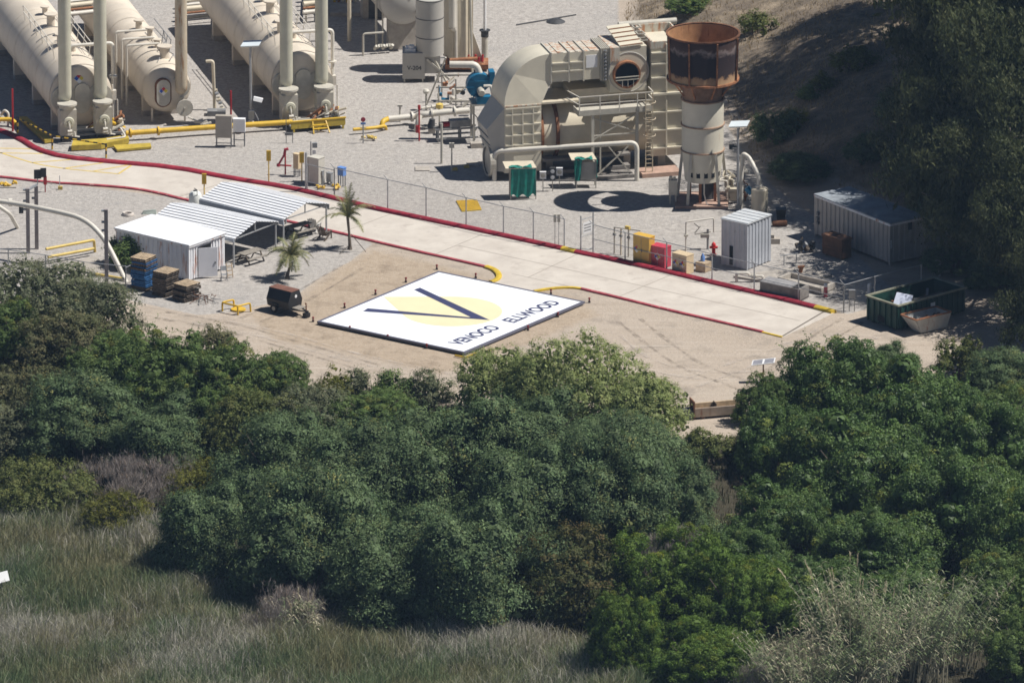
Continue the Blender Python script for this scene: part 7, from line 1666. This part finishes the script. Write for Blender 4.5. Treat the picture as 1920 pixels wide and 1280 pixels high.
for (u, v, w, h, sp, lb) in ((1455, 262, 90, 62, 'thicket', 'dark shrub on the slope right of the lamp post'), (1488, 240, 60, 40, 'yellowish', 'yellow-green shrub above the dark one on the slope'), (1290, 22, 90, 36, 'green', 'green shrub on the slope top behind the duct'), (1540, 165, 44, 34, 'olive', 'small olive shrub in the streaked sunlight on the slope'), (1520, 185, 34, 26, 'green', 'small green shrub beside the olive one on the slope'), (1500, 330, 110, 44, 'thicket', 'shrub in the shade at the slope foot above the container'), (1620, 300, 90, 50, 'thicket', 'shaded shrub on the slope above the container middle'), (1420, 60, 80, 40, 'olive', 'shrub on the slope above the rusty cup'), (1600, 130, 90, 50, 'olive', 'shrub in the deep shade high on the slope'), (1690, 220, 100, 60, 'thicket', 'shaded shrub left of the eucalyptus')):
    shrub('bush', lb, u, v, w, h, sp, 'bush', HB, dens=0.45)

# ------------------------------------------------------------------ eucalyptus trees
def euca_meshes(Ht, Wd, n, seed):
    rng = np.random.default_rng(seed); r = random.Random(seed)
    cols, ls, asp, clr, lobr, mt, droop = SPEC['euca']; lobes = []; m = MB()
    lean = Vector((r.uniform(-0.1, 0.1)*Ht, r.uniform(-0.1, 0.1)*Ht, Ht*0.62))
    m.tube([(0, 0, -0.5), lean*0.45+Vector((0.3, 0, 0)), lean, lean*1.3], 0.3, 8, radii=[0.36, 0.28, 0.17, 0.06])
    for i in range(22):
        f = r.uniform(0.22, 1.15); s = lean*f; a = r.uniform(0, 2*math.pi); ln_ = Wd*r.uniform(0.25, 0.55)*(1.3-0.6*f)
        e = s+Vector((math.cos(a)*ln_, math.sin(a)*ln_, ln_*r.uniform(0.2, 0.8)))
        m.tube([s, s.lerp(e, 0.5)+Vector((0, 0, -0.2)), e], 0.1, 6, radii=[0.12, 0.08, 0.03])
        for q in range(4):
            c_ = e+Vector((r.uniform(-1, 1), r.uniform(-1, 1), r.uniform(-0.9, 0.7)))*Wd*0.15; rr = Wd*r.uniform(0.1, 0.19)
            lobes.append((c_.x, c_.y, c_.z, rr, rr, rr*0.9))
    for i in range(8):
        c_ = lean*1.3+Vector((r.uniform(-1, 1), r.uniform(-1, 1), r.uniform(-0.6, 0.7)))*Wd*0.22; rr = Wd*r.uniform(0.12, 0.2); lobes.append((c_.x, c_.y, c_.z, rr, rr, rr))
    tr = m.build('trunk', BARKP); tme = tr.data; bpy.data.objects.remove(tr)
    pos, nr, j, nc = crown_points(lobes, n, rng, clr)
    C = np.array(cols); w = rng.random((nc, 3))**2; w /= w.sum(1)[:, None]; col = (w @ C)[j]*(0.7+0.6*rng.random(n))[:, None]
    lob = np.array(lobes); ni = n//4; k = rng.integers(0, len(lob), ni); dd = rng.normal(size=(ni, 3)); dd /= np.linalg.norm(dd, axis=1)[:, None]
    ip = lob[k, :3]+dd*lob[k, 3:6]*(0.4+0.5*rng.random(ni))[:, None]
    pos = np.concatenate([pos, ip]); nr = np.concatenate([nr, dd]); col = np.concatenate([col, C.mean(0)[None, :]*(0.6+0.5*rng.random(ni))[:, None]])
    sz = np.concatenate([np.full(n, ls), np.full(ni, ls*2.0)]); ap = np.concatenate([np.full((n, 1), asp), np.full((ni, 1), 0.45)])
    return tme, leaves_mesh('crown', pos, nr, sz, ap, col, rng, mt, droop)
EV = [euca_meshes(15, 9.5, 26000, 41), euca_meshes(16, 10, 26000, 42), euca_meshes(13, 9, 24000, 43)]
for i, (u, v, sc_, lb) in enumerate((
  (1885, 505, 1.25, 'eucalyptus with hanging olive leaves directly behind the green dumpster'), (1940, 450, 1.35, 'eucalyptus at the right picture edge behind the dumpster tree'),
  (1850, 445, 1.1, 'eucalyptus rising right behind the grey container end'), (1880, 380, 1.3, 'eucalyptus on the lower slope at the right edge'),
  (1925, 548, 1.0, 'eucalyptus over the far end of the green dumpster'), (1990, 600, 0.95, 'eucalyptus at the right edge level with the skip'),
  (1820, 290, 1.05, 'eucalyptus on the middle of the slope, dark against the right trees'), (1900, 250, 1.5, 'eucalyptus high on the slope at the right edge'),
  (1820, 170, 1.1, 'eucalyptus near the top of the slope left of the corner'), (1930, 120, 1.5, 'eucalyptus crown in the upper right corner'),
  (1790, 90, 0.9, 'eucalyptus at the slope top above the shaded shrubs'), (2050, 330, 1.4, 'eucalyptus beyond the right edge shading the slope'),
  (2080, 660, 0.95, 'eucalyptus beyond the right edge shading the skip'), (2010, 700, 0.7, 'eucalyptus beyond the right edge shading the track'),
  (1750, -10, 0.8, 'eucalyptus on the slope at the top picture edge'), (1840, 20, 1.5, 'eucalyptus at the very top right of the slope'),
  (1620, -120, 1.2, 'eucalyptus beyond the top picture edge over the slope'))[:-1]):
    q = PT(u, v); t = thing('eucalyptus_tree', lb, 'tree', q, 1.3*i, 'eucalyptus trees at the right edge'); t.scale = (sc_,)*3
    for nm, me_ in zip(('trunk', 'crown'), EV[i % 3]):
        o = bpy.data.objects.new(nm, me_); COL.objects.link(o); o.parent = t
for (u, v, w, h, lb) in ((1790, 510, 120, 60, 'dark shaded bush under the trees right of the grey container'), (1880, 540, 140, 70, 'dark shaded bush behind the green dumpster far end'), (1850, 450, 130, 70, 'dark shaded bush on the slope behind the dumpster tree'), (1760, 400, 120, 50, 'dark shaded bush on the slope right of the grey container roof')):
    shrub('bush', lb, u, v, w, h, 'thicket', 'bush', 'shaded bushes under the eucalyptus')

# ------------------------------------------------------------------ palms
def palm(label, u, v, th, lean, fr_n, fl, seed, first_dirs=()):
    r = random.Random(seed); rng = np.random.default_rng(seed); t = thing('palm_tree', label, 'palm', P(u, v), 0, 'young palms on the gravel')
    top = Vector((lean, 0, th)); m = MB()
    m.tube([(0, 0, -0.1), (0, 0, 0.25), top*0.5+Vector((0.03, 0, 0)), top], 0.12, 8, radii=[0.2, 0.12, 0.085, 0.1]); m.build('trunk', BARK, t)
    dirs = list(first_dirs)
    while len(dirs) < fr_n: dirs.append((r.uniform(0, 360), r.uniform(20, 85), fl*r.uniform(0.75, 1.1)))
    for az, el, ln_ in dirs:
        a = R(az); p = top.copy(); d = Vector((math.cos(a)*math.cos(R(el)), math.sin(a)*math.cos(R(el)), math.sin(R(el)))); pts = [p.copy()]; N_ = 12
        for k in range(N_):
            d.z -= 0.20*(1-0.25*math.sin(R(el))); d.normalize(); p = p+d*ln_/N_; pts.append(p.copy())
        m = MB(); m.tube(pts, 0.02, 5, radii=[0.035-0.03*k/N_ for k in range(N_+1)])
        P_, N2, cl = [], [], []
        for k in range(1, N_*5):
            f = k/(N_*5); i = min(int(f*N_), N_-1); q = pts[i].lerp(pts[i+1], f*N_-i); dd = (pts[i+1]-pts[i]).normalized(); sd = dd.cross(Vector((0, 0, 1))).normalized()
            ll = 0.42*math.sin(math.pi*min(1, 0.12+f*0.88))+0.08
            for s in (-1, 1):
                e = q+(sd*s*0.75+dd*0.55+Vector((0, 0, r.uniform(-0.55, 0.2)))).normalized()*ll; wv = dd*0.017
                m.add([q-wv, q+wv, e], [(0, 1, 2)], r.choice((1, 1, 2)))
        m.build('frond', [PALMS, PALM1, PALM2], t)
PALM1 = mat('palm_leaflet_green', (0.17, 0.19, 0.07), 0.5, var=0.2); PALM2 = mat('palm_leaflet_straw', (0.3, 0.28, 0.13), 0.5, var=0.2); PALMS = mat('palm_rachis', (0.3, 0.26, 0.1), 0.5, var=0.1)
palm('shorter bushy palm in front of the picnic table', 539, 522, 1.6, 0.25, 32, 1.95, 11)
palm('taller palm by the road with one long frond arching to the left', 656, 467, 2.3, -0.15, 18, 1.7, 12, ((185, 38, 2.9), (60, 86, 2.4), (100, 82, 2.2), (10, 62, 2.3), (-20, 70, 2.0), (170, 80, 1.9)))
t = thing('support_stakes', 'thin crossed stakes propping the taller palm', 'stakes', P(686, 472)); MB().cyl((0, 0, 0), (-1.0, 0.2, 1.2), 0.025, None, 6).build('stake', WOODD, t); MB().cyl((-1.8, -0.5, 0), (-1.1, 0, 0.5), 0.02, None, 6).build('stake', WOODD, t)

# ------------------------------------------------------------------ grasses and reeds
def blades(name, X_, Y_, hh, ww, lean, col, rng, Z_=None):
    n = len(X_); z = terr(X_, Y_) if Z_ is None else Z_
    b0 = np.stack([X_, Y_, z-0.03], -1); a = rng.random(n)*2*math.pi; tw = rng.random(n)*math.pi
    dr = np.stack([np.cos(a), np.sin(a), np.zeros(n)], -1)*(lean*rng.random(n)*hh)[:, None]
    s = np.stack([np.cos(tw), np.sin(tw)*0.4, np.zeros(n)], -1)*(ww/2)[:, None]
    md = b0+dr*0.3+np.array([0, 0, 1.0])*(hh*0.6)[:, None]; tp = b0+dr+np.array([0, 0, 1.0])*(hh*(1-0.25*lean))[:, None]
    v = np.stack([b0-s, b0+s, md+s*0.8, md-s*0.8, tp], 1)
    me = bpy.data.meshes.new(name); me.vertices.add(5*n); me.vertices.foreach_set('co', v.astype(np.float32).ravel())
    i0 = np.arange(n)*5; q = np.stack([i0, i0+1, i0+2, i0+3, i0+3, i0+2, i0+4], -1).astype(np.int32)
    me.loops.add(7*n); me.loops.foreach_set('vertex_index', q.ravel()); me.polygons.add(2*n)
    ls_ = np.stack([np.arange(n)*7, np.arange(n)*7+4], -1).astype(np.int32); me.polygons.foreach_set('loop_start', ls_.ravel()); me.polygons.foreach_set('loop_total', np.tile(np.array([4, 3], np.int32), n))
    me.update(); ca = me.color_attributes.new('tint', 'FLOAT_COLOR', 'POINT'); c = np.ones((n, 5, 4), np.float32); c[:, :, :3] = np.clip(col, 0.005, 1)[:, None, :]
    ca.data.foreach_set('color', c.ravel()); me.materials.append(BLADE)
    return me
def scatter(poly_px, z, n, rng):
    pl = [P(u, v, z) for u, v in poly_px]; pl = [(p.x, p.y) for p in pl]; A_ = np.array(pl); lo, hi = A_.min(0), A_.max(0); out = np.zeros((0, 2))
    while len(out) < n:
        q = lo+rng.random((n*2, 2))*(hi-lo); out = np.concatenate([out, q[inside(q[:, 0], q[:, 1], pl)]])
    return out[:n, 0], out[:n, 1]
rng = np.random.default_rng(77)
gx_, gy_ = scatter([(-60, 955), (150, 975), (300, 1000), (350, 1090), (520, 1140), (700, 1180), (1080, 1205), (1180, 1250), (1260, 1380), (-60, 1380)], -3.6, 100000, rng)
w1 = wob(gx_, gy_, 0.35, 1)+0.6*wob(gx_, gy_, 1.1, 5)+rng.normal(size=len(gx_))*0.35; w2 = wob(gx_, gy_, 0.27, 8)+rng.normal(size=len(gx_))*0.4
G1 = np.array([0.14, 0.195, 0.095]); G2 = np.array([0.27, 0.25, 0.14]); G3 = np.array([0.5, 0.465, 0.4])
k1 = np.clip(0.5+w1*0.7, 0, 1)[:, None]; k2 = np.clip(w2*1.2+0.05+0.3*wob(gx_, gy_, 1.9, 4), 0, 1)[:, None]
gc = (G1*(1-k1)+G2*k1)*(1-k2)+G3*k2; gc *= (0.7+0.6*rng.random(len(gx_)))[:, None]
gh = (0.8+0.9*rng.random(len(gx_)))*(1+0.35*wob(gx_, gy_, 0.5, 3))
me = blades('marsh_grass', gx_, gy_, gh, 0.028+0.035*rng.random(len(gx_)), 0.65, gc, rng)
o = bpy.data.objects.new('marsh_grass', me); COL.objects.link(o); tag(o, 'tall green and straw coloured marsh grass filling the lower left', 'grass', kind='stuff')
gx_, gy_ = scatter([(-40, 640), (200, 640), (420, 740), (600, 790), (860, 800), (1280, 900), (1480, 860), (1960, 900), (1960, 1340), (1000, 1300), (300, 1020), (-40, 1000)], -2.2, 40000, rng)
gc = np.where(rng.random(len(gx_))[:, None] < 0.6, np.array([0.05, 0.065, 0.028]), np.array([0.08, 0.068, 0.045]))*(0.6+0.7*rng.random(len(gx_)))[:, None]
me = blades('undergrowth', gx_, gy_, 0.25+0.5*rng.random(len(gx_)), 0.03+0.04*rng.random(len(gx_)), 0.8, gc, rng)
o = bpy.data.objects.new('undergrowth', me); COL.objects.link(o); tag(o, 'dark weedy undergrowth between the bushes of the bank', 'undergrowth', kind='stuff')
hx_ = rng.uniform(5, 44, 90000); hy_ = rng.uniform(2, 110, 90000); ok = inside(hx_, hy_, HILLPOLY) & (polydist(hx_, hy_, TOE) > 0.4); hx_, hy_ = hx_[ok], hy_[ok]
cl = wob(hx_, hy_, 1.7, 2)+wob(hx_, hy_, 0.6, 9)*0.8+rng.normal(size=len(hx_))*0.5; ok = cl > -0.35; hx_, hy_ = hx_[ok], hy_[ok]
gc = np.array([0.36, 0.28, 0.17])*(0.5+0.65*rng.random(len(hx_)))[:, None]
me = blades('dry_grass', hx_, hy_, 0.12+0.3*rng.random(len(hx_)), 0.03+0.03*rng.random(len(hx_)), 1.0, gc, rng)
o = bpy.data.objects.new('dry_grass', me); COL.objects.link(o); tag(o, 'short dry straw grass over the shaded slope', 'grass', kind='stuff')
# giant reeds: each cane is a stalk with long arching leaves
def reeds(label, u, v, wpx, n, hmax, seed, fan=0.5, group='giant reed clumps'):
    r = random.Random(seed); base = PT(u, v); kk = FPX/float((np.array(base)-CAM) @ FW); W = wpx/kk; t = thing('giant_reed', label, 'reeds', base, 0, group)
    st = MB(); V = []; Fc = []; C_ = []
    def leaf(q, o_, ll, w, c_, droop):
        s = o_.cross(Vector((0, 0, 1))).normalized()*w; mid = q+o_*ll*0.45+Vector((0, 0, ll*0.28)); e = q+o_*ll+Vector((0, 0, -droop*ll)); b0 = len(V)
        V.extend([q-s*0.4, q+s*0.4, mid+s, mid-s, e]); Fc.extend([(b0, b0+1, b0+2, b0+3), (b0+3, b0+2, b0+4)]); C_.extend([(*c_, 1)]*5)
    cen_ = [(r.gauss(0, W*0.2), r.gauss(0, W*0.16), r.uniform(0.6, 1.0)) for _ in range(12)]
    for i in range(n):
        cq = r.choice(cen_); x = cq[0]+r.gauss(0, W*0.045); y = cq[1]+r.gauss(0, W*0.05); h = hmax*cq[2]*r.uniform(0.55, 1.05); dx = x/W*fan*2.4+r.gauss(0, 0.16); dy = r.gauss(0, 0.16)
        pts = [Vector((x, y, -0.2))]
        for f in (0.3, 0.6, 0.85, 1.0): pts.append(Vector((x+dx*h*f**1.7*0.75, y+dy*h*f**1.7*0.7, h*f*(1-0.1*abs(dx)*f))))
        st.tube(pts, 0.018, 4, radii=[0.024, 0.022, 0.018, 0.013, 0.006], caps=False); dead = r.random() < 0.22; g0 = r.uniform(0.7, 1.25)
        for k in range(15):
            f = 0.3+0.7*k/14; fi = f*4; a_ = min(3, int(fi)); q = pts[a_].lerp(pts[a_+1], fi-a_); a = (k % 2)*math.pi+r.gauss(0, 0.6); o_ = Vector((math.cos(a), math.sin(a)*0.9, 0.0)).normalized(); g = g0*r.uniform(0.75, 1.25)
            c_ = (0.5*g, 0.45*g, 0.32*g) if dead else ((0.2*g, 0.26*g, 0.12*g) if r.random() < 0.72 else (0.38*g, 0.4*g, 0.26*g))
            leaf(q, o_, r.uniform(0.4, 0.95)*(1.15-0.5*f), 0.035, c_, r.uniform(-0.2, 0.5))
        if r.random() < 0.1:
            top = pts[-1]; d = (pts[-1]-pts[-2]).normalized()
            for k in range(16): leaf(top+d*0.045*k, (d+Vector((r.gauss(0, 0.25), r.gauss(0, 0.25), 0.1))).normalized(), 0.3, 0.02, (0.55, 0.48, 0.34), 0.0)
    st.build('stems', mat('reed_stem', (0.42, 0.38, 0.27), 0.6, var=0.2), t)
    me = bpy.data.meshes.new('leaves'); me.from_pydata(V, [], Fc); ca = me.color_attributes.new('tint', 'FLOAT_COLOR', 'POINT'); ca.data.foreach_set('color', np.array(C_, np.float32).ravel()); me.materials.append(BLADE)
    o = bpy.data.objects.new('leaves', me); COL.objects.link(o); o.parent = t
reeds('tall pale reed clump fanning out at the lower right', 1620, 1290, 330, 330, 8.2, 21, 0.6)
reeds('pale reed clump behind the tall one nearer the right bushes', 1735, 1250, 230, 150, 6.2, 22, 0.5)
reeds('leaning reed clump at the bottom edge right of the bright bush', 1510, 1325, 190, 110, 6.2, 23, 1.0)
reeds('sparse straw reeds sticking out of the dry clump before the thicket', 550, 1195, 90, 30, 3.6, 24, 0.3)
# ------------------------------------------------------------------ the air between the aircraft and the yard
hm = bpy.data.materials.new('thin_air'); hm.use_nodes = True; nt = hm.node_tree; nt.nodes.clear()
ho = nt.nodes.new('ShaderNodeOutputMaterial'); hv = nt.nodes.new('ShaderNodeVolumePrincipled')
hv.inputs['Color'].default_value = (0.45, 0.68, 1.0, 1); hv.inputs['Density'].default_value = 0.000038
nt.links.new(hv.outputs[0], ho.inputs['Volume'])
hz = MB().box(-3100, 3100, -3100, 3100, -8, 300).build('haze', hm); tag(hz, 'thin bluish air between the camera and the whole yard', 'haze', kind='stuff')
